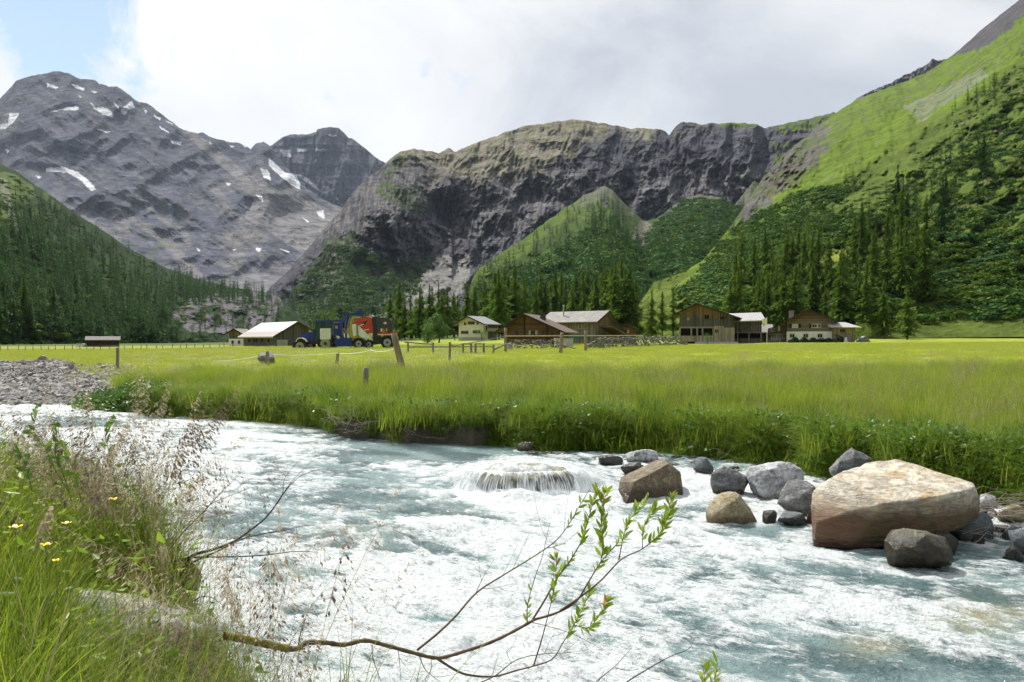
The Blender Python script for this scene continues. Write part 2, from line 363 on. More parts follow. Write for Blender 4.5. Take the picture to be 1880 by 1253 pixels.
ROCK = (.118, .124, .162); SCREE = (.215, .212, .225); ALP = (.125, .190, .022); DKG = (.045, .075, .020); BRN = (.22, .20, .15)
SNOW = [[(195,485),(265,478),(335,502),(385,543),(410,576),(385,582),(345,535),(300,508),(240,498),(197,500)],
 [(0,300),(33,290),(40,248),(82,252),(62,285),(22,317),(0,317)], [(208,246),(290,224),(336,222),(336,236),(270,238)],
 [(385,203),(410,225),(455,228),(485,252),(478,268),(440,256),(400,232)], [(513,237),(562,197),(574,227),(548,236),(532,258),(515,252)],
 [(195,120),(247,138),(242,145),(203,138)], [(305,123),(362,145),(357,155),(320,142)], [(483,200),(510,230),(503,236)],
 [(655,254),(688,270),(680,280),(660,270)], [(678,304),(722,330),(717,335),(684,316)], [(725,368),(773,372),(768,385),(740,382)],
 [(1143,437),(1180,472),(1215,503),(1262,508),(1277,545),(1282,577),(1250,562),(1200,522),(1148,477)], [(1260,508),(1300,518),(1340,552),(1366,584),(1330,562),(1290,532)],
 [(1108,483),(1147,498),(1154,538),(1123,522)], [(1193,403),(1232,408),(1244,438),(1208,432)], [(1263,401),(1318,403),(1312,412),(1268,413)],
 [(1345,402),(1393,402),(1388,412),(1348,411)], [(1348,668),(1380,664),(1382,698),(1358,690)], [(1088,598),(1117,603),(1122,634)],
 [(1091,823),(1114,827),(1106,841),(1093,836)], [(18,400),(38,408),(34,420)], [(150,516),(178,520),(165,528)], [(700,280),(738,294),(735,300)],
 [(413,316),(468,330),(450,334)], [(960,545),(985,548),(972,560)], [(1185,826),(1235,838),(1230,845)], [(835,822),(855,836),(848,840)], [(1385,340),(1440,344),(1420,350)],
 [(1415,600),(1445,612),(1440,622)], [(1440,630),(1482,652),(1476,656)], [(1465,340),(1500,352),(1490,358)],[(610,230),(628,242),(620,250)],[(390,155),(412,158),(402,166)],[(328,168),(348,182),(342,186)],
 [(1285,692),(1318,712),(1312,716)],[(985,826),(1005,832),(998,838)],[(885,368),(905,380),(900,384)],[(1030,386),(1050,392),(1045,398)],[(975,386),(1000,392),(990,398)]]
SNOW = [[(x / 2.3208, 100 + y / 2.3208) for x, y in p] for p in SNOW]
def snow_mask(PX, PY):
    jx = PX + 2.0 * fbm(PX / 5., PY / 5., 3, 61); jy = PY + 1.6 * fbm(PX / 5., PY / 5., 3, 62); m = np.zeros(PX.shape, bool)
    for p in SNOW: m |= poly_mask(p, jx, jy)
    return m

# the big snow-patched mountain on the left
def relB(PX, PY, D, V):
    a = (PX * 0.80 + PY * 0.95) ; b = (-PX * 0.62 + PY * 0.78)             # folded strata run down to the right
    edge = np.sin(np.clip(V, 0, 1) * np.pi) ** 0.4
    rough = smooth(560, 470, PY + 0.10 * (PX - 400))                        # lower apron is smooth scree
    r = 330 * fbm(PX / 150., PY / 120., 3, 101, ridged=True) + 50 * fbm(a / 150., b / 34., 7, 102, gain=.62, ridged=True) + 17 * fbm(a / 60., b / 5., 5, 103, gain=.6, ridged=True) + 22 * fbm(PX / 8., PY / 14., 5, 104, gain=.6)
    return -.62 * r * (0.15 + 0.85 * rough) * (0.35 + 0.65 * edge)
def colB(PX, PY, D, V):
    C = np.zeros(PX.shape + (3,)) + ROCK
    w = fbm(PX / 40., PY / 22., 4, 111); 
    C = mixa(C, smooth(.1, .5, w) * .5, (.20, .185, .175))
    a = (PX * 0.80 + PY * 0.95); b = (-PX * 0.62 + PY * 0.78)
    C = mixa(C, smooth(.05, .45, fbm(a / 90., b / 9., 5, 117)) * .50, (.235, .225, .215)); C = mixa(C, smooth(.1, .4, fbm(a / 40., b / 4., 5, 118)) * .40, (.07, .075, .105)); C = mixa(C, smooth(.0, .3, fbm(a / 120., b / 30., 4, 119)) * smooth(380, 430, PY + .18 * PX) * .6, (.27, .255, .235))
    sl = pl([(-300, 300), (0, 330), (80, 345), (150, 380), (260, 470), (300, 490), (380, 500), (470, 505), (560, 470), (640, 410)], PX) + 16 * fbm(PX / 22., PY / 40., 4, 112)
    C = mixa(C, smooth(-6, 14, PY - sl), SCREE)
    s2 = np.abs(PX - pl([(225, 300), (262, 340), (330, 400), (440, 480)], PY)) * 0                      # kept simple
    for band in ([(322, 232), (345, 232), (430, 298), (470, 340), (455, 345), (400, 300)], [(480, 330), (530, 352), (640, 400), (640, 420), (560, 470), (500, 430), (450, 400)], [(0, 205), (28, 210), (30, 235), (0, 250)]):
        C = mixa(C, poly_mask(band, PX + 6 * w, PY + 6 * w) * .85, (.25, .24, .24))
    g = smooth(.1, .35, fbm(PX / 16., PY / 12., 4, 113)) * smooth(395, 430, PY + .0 * PX) * smooth(340, 300, PX) * smooth(190, 240, PX)
    C = mixa(C, g * .55, (.10, .15, .045))
    C = mixa(C, snow_mask(PX, PY), (.86, .88, .92))
    return C
mat_rock_far = terrain_mat('far_rock', 0.014, 1.0, 16.0, 0.50, strat=((1, .4, 4.0), (0.5, -0.6, 0), 0.012), detail=10)
sheet('mountain_snow', -420, 650, 1.8, 300,
      [(-420, 250), (-200, 215), (-60, 195), (0, 182), (30, 147), (60, 138), (105, 130), (128, 136), (150, 146), (175, 146), (182, 154), (200, 158), (215, 158), (240, 176), (255, 188), (270, 190), (300, 212), (330, 235), (362, 245), (372, 243), (400, 257), (440, 262), (460, 273), (470, 262), (484, 260), (496, 268), (520, 300), (560, 345), (600, 370), (650, 392)],
      [(-420, 560), (650, 560)], lambda PX, V, PY: 2300 + (2600 - PX * 0.9) * V ** 0.85 + 0 * PY, relB, colB, mat_rock_far, 'grey rocky mountain with snow patches and scree', jag=(5, 22))
# the squared summit behind it
def relC(PX, PY, D, V):
    return -(150 * fbm(PX / 55., PY / 120., 3, 121, ridged=True) + 85 * fbm(PX / 10., PY / 60., 4, 122, ridged=True) + 26 * fbm(PX / 120. + 1, PY / 9., 4, 123) + 26 * fbm(PX / 6., PY / 6., 3, 124)) * (0.4 + 0.6 * np.sin(V * np.pi) ** .4)
def colC(PX, PY, D, V):
    C = np.zeros(PX.shape + (3,)) + (.115, .12, .155)
    C = mixa(C, smooth(.1, .5, fbm(PX / 60., PY / 8., 4, 131)) * .5, (.21, .195, .20))
    C = mixa(C, poly_mask([(495, 300), (540, 330), (600, 372), (640, 400), (640, 420), (480, 420)], PX, PY + 6 * fbm(PX / 12., PY / 12., 3, 5)), (.24, .235, .24))
    return mixa(C, snow_mask(PX, PY), (.86, .88, .92))
sheet('mountain_summit', 440, 820, 1.8, 170,
      [(440, 300), (490, 272), (500, 266), (520, 250), (535, 246), (560, 247), (580, 243), (583, 236), (605, 233), (622, 235), (635, 247), (655, 260), (665, 268), (690, 289), (708, 299), (740, 315), (820, 350)],
      [(440, 470), (820, 470)], lambda PX, V, PY: 5200 + 700 * V, relC, colC, mat_rock_far, 'distant square-topped grey summit', jag=(3, 14))

# the broad grey-brown mountain in the middle
def relD(PX, PY, D, V):
    ca = PX - 830
    gully = 260 * np.exp(-((ca - (PY - 470) * 0.12) / 34.) ** 2) * smooth(500, 380, PY) * smooth(330, 400, PY)       # waterfall cleft
    tilt = PX + 0.30 * (PY - 300) * np.sign(PX - 830) * .6
    wq = 30 * fbm(PX / 70., PY / 60., 3, 140); r = 210 * fbm((tilt + wq) / 85., PY / 130., 4, 141, ridged=True) + 66 * fbm((tilt + .6 * wq) / 26., (PY + .5 * wq) / 70., 6, 142, gain=.58, ridged=True) + 30 * fbm(tilt / 7., PY / 16., 5, 143, gain=.6, ridged=True) + 7 * fbm((PX + wq) / 60., (PY + .12 * PX) / 4.5, 4, 144)
    spur = 420 * np.exp(-((PX - (600 + (620 - PY) * 0.42)) / 60.) ** 2) * smooth(300, 420, PY) * smooth(620, 560, PY)
    return (-.66 * r + gully - 0.5 * spur) * (0.35 + 0.65 * np.sin(np.clip(V, 0, 1) * np.pi) ** .35) * smooth(-.02, .16, V)
def colD(PX, PY, D, V):
    C = np.zeros(PX.shape + (3,)) + (.098, .098, .120)
    w = fbm(PX / 26., PY / 20., 5, 151)
    C = mixa(C, smooth(.0, .4, fbm(PX / 60., PY / 7., 4, 152)) * .30, (.155, .145, .138)); C = mixa(C, smooth(.05, .4, fbm((PX + .3 * PY) / 7., PY / 50., 5, 156)) * .45, (.17, .16, .155)); C = mixa(C, smooth(.1, .4, fbm((PX - .2 * PY) / 10., PY / 60., 5, 157)) * .5, (.055, .055, .075))
    topb = pl([(690, 300), (760, 300), (800, 320), (870, 330), (950, 330), (1000, 315), (1080, 262), (1120, 240), (1200, 255), (1235, 250), (1300, 230)], PX) + 26 * w
    C = mixa(C, smooth(12, -12, PY - topb) * smooth(1225, 1190, PX), (.25, .232, .18))
    C = mixa(C, smooth(-.05, .25, w) * smooth(20, -20, PY - topb) * .5, (.17, .19, .08))
    runs = smooth(.40, .62, fbm(PX / 9. + PY / 60., PY / 70., 3, 153, ridged=True)) * smooth(300, 330, PY) * smooth(470, 420, PY)
    C = mixa(C, runs * .45, (.30, .285, .25))
    # grass ledges and foot of the wall
    G = lambda poly, amt=.9, c=(.075, .115, .03): mixa(C, poly_mask(poly, PX + 14 * w, PY + 10 * fbm(PX / 14., PY / 14., 4, 154)) * amt * smooth(-.35, .15, fbm(PX / 11., PY / 8., 4, 155)), c)
    C = G([(680, 350), (705, 330), (760, 345), (785, 375), (780, 395), (740, 385), (700, 360)])
    C = G([(700, 320), (735, 290), (748, 292), (715, 325)])
    C = G([(1080, 352), (1110, 340), (1150, 370), (1180, 420), (1120, 420), (1060, 400)], 1, ALP)
    C = G([(560, 500), (600, 440), (650, 425), (690, 480), (720, 500), (780, 470), (800, 480), (770, 530), (690, 590), (520, 600)], .85, (.07, .11, .03))
    C = G([(1295, 222), (1345, 218), (1400, 232), (1385, 238), (1330, 232)], 1, (.13, .20, .03)); C = G([(1400, 230), (1480, 205), (1640, 190), (1640, 300), (1560, 240), (1500, 236), (1440, 244)], 1, (.12, .18, .03)); C = G([(1420, 262), (1450, 258), (1520, 262), (1500, 300), (1420, 320)], .8, (.10, .15, .03))
    scr = poly_mask([(806, 468), (860, 465), (866, 490), (850, 535), (835, 560), (760, 580), (700, 590), (650, 610), (690, 560), (760, 520), (790, 490)], PX + 5 * w, PY + 5 * w)
    C = mixa(C, scr, (.27, .262, .255)); C = mixa(C, scr * smooth(.1, .4, w) * .5, (.10, .15, .04))
    C = mixa(C, poly_mask([(575, 500), (620, 455), (640, 440), (660, 450), (600, 540), (570, 560)], PX + 8 * w, PY + 8 * w) * .6, (.25, .235, .215))
    C = mixa(C, (np.abs(PX - pl([(345, 770), (420, 800), (470, 812)][0:0] or [(0, 0)], PY)) < -1) * 1.0, SCREE)
    return C
def profD(PX, V, PY):
    d0 = pl([(480, 700), (700, 620), (900, 650), (1500, 900)], PX); d1 = pl([(480, 1500), (560, 1600), (700, 1900), (900, 2100), (1500, 2000)], PX)
    e = smooth(0, 1, 0 * V) + np.interp(V.ravel(), [0, .12, .35, .8, 1], [0, .28, .62, .82, 1]).reshape(V.shape)
    return d0 + (d1 - d0) * e
mat_rock_mid = terrain_mat('cliff_rock', 0.03, 1.0, 8.0, 0.52, strat=((1, .5, 6.0), (0.25, 0.1, 0), 0.018), detail=10)
sheet('mountain_cliffs', 470, 1640, 1.9, 330,
      [(470, 560), (500, 522), (520, 508), (545, 478), (570, 452), (600, 412), (625, 385), (650, 352), (672, 328), (700, 308), (715, 293), (735, 277), (760, 272), (790, 278), (805, 281), (824, 272), (835, 278), (870, 264), (930, 242), (965, 231), (1000, 226), (1050, 219), (1075, 221), (1100, 225), (1140, 232), (1160, 236), (1180, 234), (1222, 241), (1228, 248), (1240, 232), (1255, 223), (1270, 224), (1290, 228), (1340, 224), (1392, 229), (1402, 235), (1440, 227), (1480, 218), (1530, 207), (1570, 220), (1640, 250)],
      [(470, 612), (1640, 600)], profD, relD, colD, mat_rock_mid, 'broad grey-brown mountain with cliffs and grass ledges', jag=(4.5, 20))
# thin grey ridge beyond the right slope
def colE(PX, PY, D, V): return mixa(np.zeros(PX.shape + (3,)) + (.20, .19, .20), smooth(0, .3, fbm(PX / 8., PY / 6., 4, 161)) * .4, (.13, .13, .14))
sheet('mountain_ridge', 1570, 1800, 1.8, 60, [(1570, 182), (1600, 166), (1632, 154), (1660, 138), (1690, 124), (1700, 120), (1712, 107), (1722, 112), (1735, 108), (1742, 112), (1760, 125), (1800, 150)],
      [(1570, 260), (1800, 260)], lambda PX, V, PY: 2500 + 300 * V, lambda PX, PY, D, V: -60 * fbm(PX / 9., PY / 12., 5, 163, ridged=True), colE, mat_rock_mid, 'small jagged grey ridge beyond the green slope', jag=(4, 9))

# green slope on the right
def relF(PX, PY, D, V):
    up = smooth(0.03, .3, V); a = PX - 1.7 * (CY - PY)
    k = D / 700.0
    gul = 80 * fbm((PX + 1.1 * PY) / 120., (PY - PX * .55) / 420., 4, 171)
    r = gul + 34 * fbm(PX / 45., PY / 45., 4, 172, ridged=True) + 9 * fbm(PX / 9., PY / 9., 4, 173)
    knob = 210 * np.exp(-((PX - 1420) / 50.) ** 2 - ((PY - 330) / 60.) ** 2)
    rkz = np.exp(-((PX - 1430) / 60.) ** 2 - ((PY - 290) / 60.) ** 2)
    return -(r * k + 60 * rkz * (fbm(PX / 22., PY / 26., 5, 175, ridged=True) + .5 * fbm(PX / 7., PY / 7., 4, 176))) * up
def colF(PX, PY, D, V):
    w = fbm(PX / 30., PY / 26., 5, 181); w2 = fbm(PX / 10., PY / 7., 4, 182)
    C = np.zeros(PX.shape + (3,)) + (.095, .140, .026)
    slope_line = pl([(1150, 520), (1290, 505), (1420, 405), (1560, 330), (1700, 235), (1800, 170), (1900, 95), (2300, -150)], PX)
    C = mixa(C, smooth(14, -14, PY - slope_line + 26 * w), ALP)                       # upper open pasture
    C = mixa(C, smooth(.0, .35, w2) * smooth(10, -10, PY - slope_line) * .35, (.11, .155, .03))
    low = smooth(580, 605, PY + 14 * w) * smooth(1640, 1720, PX)
    C = mixa(C, low, (.105, .145, .028))
    C = mixa(C, poly_mask([(1165, 530), (1240, 505), (1300, 510), (1290, 560), (1330, 590), (1250, 625), (1160, 625)], PX + 10 * w, PY + 8 * w), (.12, .165, .028))
    C = mixa(C, poly_mask([(1510, 470), (1560, 450), (1610, 428), (1612, 445), (1560, 480), (1515, 480)], PX + 5 * w, PY + 5 * w), (.20, .24, .04))
    # rocky flank towards the valley head and summit rock
    rk = poly_mask([(1330, 200), (1400, 190), (1404, 236), (1440, 232), (1490, 224), (1530, 235), (1500, 262), (1530, 270), (1500, 300), (1440, 345), (1390, 400), (1330, 420)], PX + 26 * w, PY + 22 * w2)
    C = mixa(C, rk, (.125, .118, .122)); C = mixa(C, rk * smooth(.05, .3, w2) * .6, (.19, .175, .165)); C = mixa(C, rk * smooth(-.05, .2, w + .3 * w2) * smooth(240, 262, PY) * .85, (.085, .13, .03))
    C = mixa(C, poly_mask([(1400, 330), (1460, 300), (1520, 268), (1505, 300), (1450, 350), (1400, 372)], PX + 20 * w, PY + 16 * w2) * .5, (.12, .105, .08))
    C = mixa(C, smooth(.1, .3, w2) * poly_mask([(1440, 262), (1520, 215), (1600, 180), (1700, 145), (1760, 110), (1900, 40), (1900, 90), (1700, 185), (1600, 220), (1520, 262)], PX, PY) * .6, (.13, .13, .11))
    C = mixa(C, smooth(.05, .4, fbm(PX / 14., PY / 5., 5, 188)) * .5, (.075, .115, .024)); C = mixa(C, smooth(.05, .4, fbm((PX + 1.2 * PY) / 50., (PY - .6 * PX) / 90., 5, 186)) * .45, (.10, .135, .03)); C = mixa(C, smooth(.25, .5, fbm((PX * .6 + PY) / 16., (PX - PY) / 60., 4, 187)) * smooth(420, 330, PY) * .5, (.17, .165, .10))
    C = mixa(C, poly_mask([(1740, 105), (1790, 60), (1830, 20), (1880, -30), (2300, -360), (2300, -200), (1880, 30), (1800, 90)], PX + 16 * w, PY + 12 * w2), (.095, .092, .10))
    C = mixa(C, poly_mask([(1660, 195), (1800, 128), (1815, 140), (1690, 222)], PX + 12 * w, PY + 10 * w2) * .55, (.20, .205, .17))
    C = mixa(C, smooth(.15, .35, w) * smooth(1700, 1800, PX) * smooth(330, 380, PY) * smooth(560, 500, PY) * .6, (.14, .12, .045))
    return C
mat_slope = terrain_mat('alpine_pasture', 0.045, 1.0, 3.0, 0.55)
sheet('hill_slope', 1140, 2500, 2.4, 330,
      [(1140, 612), (1162, 575), (1200, 518), (1250, 502), (1290, 478), (1320, 442), (1345, 410), (1368, 376), (1400, 326), (1440, 282), (1480, 250), (1515, 222), (1545, 200), (1570, 184), (1600, 172), (1660, 150), (1700, 134), (1745, 104), (1770, 84), (1800, 56), (1840, 24), (1880, -8), (2050, -150), (2300, -330), (2500, -420)],
      [(1140, 625), (1500, 622), (1900, 618), (2500, 615)],
      lambda PX, V, PY: (lambda s_, e_, d_: s_ * d_ / np.maximum(s_ - e_, 1e-3))(pl([(1140, .13), (1200, .17), (1290, .215), (1345, .235), (1400, .265), (1440, .29), (1480, .305), (1520, .322), (1560, .342), (1600, .358), (1700, .385), (1800, .45), (1880, .50), (2050, .62), (2300, .78), (2500, .9)], PX), (PY[0] - PY) / F, pl([(1140, 185), (1500, 185), (1900, 170), (2500, 150)], PX)),
      relF, colF, mat_slope, 'steep green mountainside rising to the right', jag=(2.5, 18), back=.3)

# wooded spur in front of the cliffs
def relG(PX, PY, D, V):
    r = 75 * fbm(PX / 60., PY / 70., 4, 191, ridged=True) + 40 * fbm(PX / 22., PY / 18., 5, 192)
    return -r * smooth(0, .2, V) * (0.4 + .6 * np.sin(V * np.pi))
def colG(PX, PY, D, V):
    w = fbm(PX / 20., PY / 16., 5, 195); C = np.zeros(PX.shape + (3,)) + (.055, .095, .022)
    edge = pl([(850, 520), (880, 492), (950, 445), (1000, 410), (1050, 375), (1110, 343), (1145, 360), (1170, 380)], PX)
    C = mixa(C, smooth(44, 6, (PY - edge) + 40 * w) * smooth(1160, 1120, PX + 30 * w) * .8, (.105, .155, .026)); C = mixa(C, smooth(.0, .4, fbm(PX / 5., PY / 3.5, 4, 196)) * .55, (.04, .07, .018)); C = mixa(C, smooth(.0, .25, w + .5 * fbm(PX / 6., PY / 6., 3, 197)) * smooth(60, 20, np.hypot((PX - 1125) * .8, PY - 352)) * .9, (.105, .10, .11)); C = mixa(C, smooth(.05, .3, w) * smooth(360, 400, PY) * smooth(1150, 1110, PX) * .35, (.03, .055, .018)); C = mixa(C, smooth(26, 4, (PY - edge) + 20 * w) * smooth(1040, 1080, PX) * .6, (.15, .14, .13))
    C = mixa(C, poly_mask([(1158, 425), (1180, 400), (1200, 415), (1190, 470), (1175, 475)], PX + 4 * w, PY) * .7, (.19, .18, .16))
    C = mixa(C, smooth(.25, .4, w) * smooth(40, 10, PY - edge) * .7, (.20, .19, .16))
    return C
sheet('hill_spur', 840, 1450, 2.2, 200,
      [(840, 606), (852, 565), (866, 515), (880, 492), (915, 468), (950, 445), (1000, 408), (1050, 374), (1085, 352), (1110, 341), (1125, 350), (1150, 378), (1180, 404), (1205, 402), (1230, 382), (1262, 362), (1290, 356), (1320, 362), (1345, 380), (1372, 348), (1385, 330), (1400, 345), (1450, 420)],
      [(840, 612), (1450, 600)], planar([(840, 380), (1000, 340), (1200, 330), (1450, 420)], [(840, 480), (900, 650), (1110, 1350), (1200, 1200), (1300, 1250), (1450, 1250)]),
      relG, colG, mat_slope, 'green spur of pasture and bushes below the cliffs', jag=(7, 26), back=.2)

# wooded hillside on the left
def relA(PX, PY, D, V):
    r = 55 * fbm(PX / 70., PY / 90., 4, 201, ridged=True) + 18 * fbm(PX / 14., PY / 12., 4, 202)
    cl = smooth(330, 400, PX) * smooth(600, 560, PY) * smooth(520, 560, PY)
    return -(r + 60 * cl * fbm(PX / 16., PY / 30., 4, 203, ridged=True)) * smooth(0, .15, V) * (0.35 + .65 * np.sin(V * np.pi))
def colA(PX, PY, D, V):
    w = fbm(PX / 24., PY / 20., 5, 205); C = np.zeros(PX.shape + (3,)) + (.026, .050, .016)
    C = mixa(C, smooth(.05, .3, w) * smooth(460, 380, PY + .3 * PX) * .9, (.085, .13, .03))
    C = mixa(C, poly_mask([(-100, 300), (30, 320), (60, 340), (20, 420), (-100, 460)], PX + 20 * w, PY + 20 * w) * .8, (.11, .16, .035))
    C = mixa(C, poly_mask([(0, 325), (12, 330), (30, 400), (36, 430), (26, 430), (8, 380)], PX + 4 * w, PY) * .7, (.22, .21, .19))
    C = mixa(C, (poly_mask([(330, 560), (370, 545), (450, 535), (505, 525), (520, 560), (500, 600), (420, 615), (350, 610), (310, 585)], PX + 10 * w, PY + 10 * w)) * smooth(-.2, .1, w), (.15, .14, .155))
    return C
sheet('hill_forest', -900, 580, 3.2, 170,
      [(-900, -120), (-500, 80), (-300, 165), (-100, 258), (0, 300), (30, 314), (60, 336), (90, 356), (130, 386), (165, 408), (200, 430), (230, 452), (260, 468), (310, 494), (360, 512), (430, 528), (480, 535), (505, 540), (530, 560), (560, 590), (580, 612)],
      [(-900, 642), (100, 641), (330, 639), (480, 634), (580, 628)], planar([(-900, 230), (0, 260), (300, 380), (480, 520), (580, 600)], [(-900, 700), (-300, 900), (0, 1000), (300, 1050), (500, 1000), (580, 700)]),
      relA, colA, mat_slope, 'dark wooded hillside on the left of the valley', jag=(2, 14), back=.25)
# ---------------------------------------------------------------- rocks: convex hulls, worn and roughened
def rock_mat(name, c1, c2, c3=None, scale=6.0, strat=None, wet=0.12, speck=0.5, bs=0.7, rough=0.75, stain_shade=None):
    m, nt, p, out = new_mat(name)
    geo = N(nt, 'ShaderNodeNewGeometry'); tc = N(nt, 'ShaderNodeTexCoord'); v = tc.outputs['Object']
    n1 = noise_(nt, v, scale * .5, 6, 0.6, 0.4); n2 = noise_(nt, v, scale * 6, 6, 0.7); n3 = noise_(nt, mapping(nt, v, (1, 1, 1), loc=(5, 2, 1)), scale * 1.6, 8, 0.68, 0.8)
    c = ramp(nt, n1, [(0.36, c2), (0.62, c1)])
    if c3: c = mixc(nt, ramp(nt, n3, [(0.5, 0.0), (0.62, 1.0)]), c, c3)
    c = mixc(nt, 1.0, c, ramp(nt, n2, [(0.35, 1 - speck), (0.62, 1.15)]), 'MULTIPLY')
    h = math_(nt, 'ADD', math_(nt, 'MULTIPLY', n2, .35), n3)
    if strat:
        s = noise_(nt, mapping(nt, v, strat[0], strat[1]), strat[2], 7, .65, .7); h = math_(nt, 'ADD', h, math_(nt, 'MULTIPLY', s, 1.2))
        c = mixc(nt, 1.0, c, ramp(nt, s, [(0.38, .62), (0.6, 1.1)]), 'MULTIPLY')
    sp = N(nt, 'ShaderNodeSeparateXYZ'); L(nt, geo.outputs['Position'], sp.inputs[0])
    if stain_shade:
        q = math_(nt, 'ADD', sp.outputs[2], math_(nt, 'MULTIPLY', math_(nt, 'SUBTRACT', n3, .5), .3)); c = mixc(nt, ramp(nt, q, stain_shade[1]), c, mixc(nt, ramp(nt, n1, [(.4, 0), (.6, 1)]), stain_shade[0], stain_shade[2]))  # real brown stain below, deepened so its colour also carries the front's shade
    wz = math_(nt, 'ADD', sp.outputs[2], math_(nt, 'MULTIPLY', math_(nt, 'SUBTRACT', n1, .5), -.25))
    wf = ramp(nt, wz, [(max(wet - .05, 0), 1.0), (wet + .03, 0.0)])
    c = mixc(nt, wf, c, mixc(nt, 1.0, c, (.42, .38, .33), 'MULTIPLY'))
    L(nt, c, p.inputs['Base Color']); L(nt, math_(nt, 'SUBTRACT', rough, math_(nt, 'MULTIPLY', wf, rough - .2)), p.inputs['Roughness'])
    p.inputs['Specular IOR Level'].default_value = .4
    bump(nt, h, bs, .04, p)
    return m
RM = {'tan': rock_mat('tan_stone', (.68, .64, .54), (.54, .49, .39), (.50, .37, .21), 3.0, ((1, 1, 5), (.25, .1, .2), 4.5), wet=.14, speck=.35, bs=.9, stain_shade=((.15, .085, .05), [(.34, 1.0), (.56, 0.0)], (.13, .095, .045))),
      'grey': rock_mat('grey_stone', (.22, .225, .235), (.13, .135, .14), (.28, .28, .28), 5.0, ((1, 1, 4), (.5, .3, 0), 3.0)),
      'blue': rock_mat('bluish_stone', (.15, .175, .19), (.09, .11, .12), None, 5.0),
      'dark': rock_mat('dark_wet_stone', (.075, .08, .075), (.04, .045, .04), (.11, .10, .07), 5.0, wet=.3, rough=.45),
      'brown': rock_mat('brown_stone', (.20, .15, .09), (.10, .075, .05), (.27, .25, .17), 5.0, wet=.15),
      'pale': rock_mat('pale_stone', (.60, .60, .61), (.34, .35, .37), (.16, .17, .19), 4.0, ((1, 1, 3), (.9, .3, 0), 2.5), wet=.06, speck=.35),
      'olive': rock_mat('mossy_wet_stone', (.10, .09, .055), (.05, .05, .035), (.16, .15, .10), 5.0, wet=.30, rough=.5),
      'ochre': rock_mat('ochre_wet_stone', (.42, .36, .22), (.26, .21, .11), (.36, .33, .26), 5.0, wet=.10)}
ROCK_FOOT = []      # (x, y, r) where stones stand in the river, for the foam around them
def hull_mesh(pts, cuts=3, sm=2, amp=.03, seed=0, fine=.01, freq=3.0):
    b = bmesh.new()
    for p_ in pts: b.verts.new(p_)
    r = bmesh.ops.convex_hull(b, input=b.verts)
    bmesh.ops.delete(b, geom=list({g for g in r['geom_interior'] + r['geom_unused'] if isinstance(g, bmesh.types.BMVert)}), context='VERTS')
    bmesh.ops.triangulate(b, faces=b.faces)
    size = max((max(v.co[i] for v in b.verts) - min(v.co[i] for v in b.verts)) for i in range(3))
    for k in range(cuts):
        long = [e for e in b.edges if e.calc_length() > size / (3.2 * 1.9 ** k)]
        if long: bmesh.ops.subdivide_edges(b, edges=long, cuts=1, use_grid_fill=True)
        bmesh.ops.triangulate(b, faces=b.faces)
        if k < sm: bmesh.ops.smooth_vert(b, verts=b.verts, factor=.35, use_axis_x=True, use_axis_y=True, use_axis_z=True)
    b.normal_update()
    co = np.array([v.co[:] for v in b.verts]); nn = np.array([v.normal[:] for v in b.verts]); f = freq / size
    d = amp * size * (fbm(co[:, 0] * f + co[:, 2] * f * .7, co[:, 1] * f - co[:, 2] * f * .8, 4, seed) * 1.0) + fine * size * fbm(co[:, 0] * f * 5 + co[:, 2] * f * 3, co[:, 1] * f * 5 - co[:, 2] * f * 4, 4, seed + 9, ridged=True)
    co = co + nn * d[:, None]
    for v, c in zip(b.verts, co): v.co = c
    return b
def bm_obj(name, b, mat, parent=None, smooth_=True, loc=None):
    me = bpy.data.meshes.new(name); bmesh.ops.recalc_face_normals(b, faces=b.faces); b.to_mesh(me); b.free()
    for m in (mat if isinstance(mat, (list, tuple)) else [mat]): me.materials.append(m)
    if smooth_: me.polygons.foreach_set('use_smooth', np.ones(len(me.polygons), bool))
    o = bpy.data.objects.new(name, me); COL.objects.link(o)
    if parent is not None: o.parent = parent
    if loc is not None: o.location = loc
    return o
def random_rock_pts(rx, ry, rz, seed, n=16, boxy=.5):
    r = random.Random(seed); out = []
    for i in range(n):
        t = Vector((r.gauss(0, 1), r.gauss(0, 1), r.gauss(0, 1))).normalized()
        m = max(abs(t.x), abs(t.y), abs(t.z)); k = (1 - boxy) + boxy / m * .85
        k *= r.uniform(.85, 1.05)
        out.append(Vector((t.x * rx * k, t.y * ry * k, t.z * rz * k)))
    return out
def boulder(x0, x1, y0, y1, mat, label, seed, cat='boulder', sink=.35, depth=.8, tilt=0, group=None, n=14, cuts=4, base_z=0.0, boxy=.55, name=None, d=None):
    """stone spanning photo px x0..x1, y0..y1 with its foot on the water or ground"""
    if d is None: d = (CH - base_z) * F / (y1 - CY)
    k = d / F; wv = (x1 - x0) * k; hv = (y1 - y0) * k
    dc = d + wv * depth * .30
    pts = random_rock_pts(wv / 2, wv * depth / 2, hv * (1 + sink) / 2, seed, n, boxy)
    rot = Euler((0, R(tilt), 0)).to_matrix(); pts = [rot @ p_ for p_ in pts]
    xs = [p_.x for p_ in pts]; zs = [p_.z for p_ in pts]
    sx = wv / (max(xs) - min(xs)); sz = hv * (1 + sink) / (max(zs) - min(zs))
    pts = [Vector(((p_.x - min(xs)) * sx - wv / 2, p_.y, (p_.z - max(zs)) * sz + hv)) for p_ in pts]
    b = hull_mesh(pts, cuts, 1, .035, seed, .016)
    o = bm_obj(name or ('boulder' if cat == 'boulder' else 'stone'), b, RM[mat] if isinstance(mat, str) else mat, loc=(((x0 + x1) / 2 - CX) * k * dc / d, dc, base_z))
    ROCK_FOOT.append((o.location.x, dc, max(wv, .15) * .55))
    return tag(o, label, cat, group)

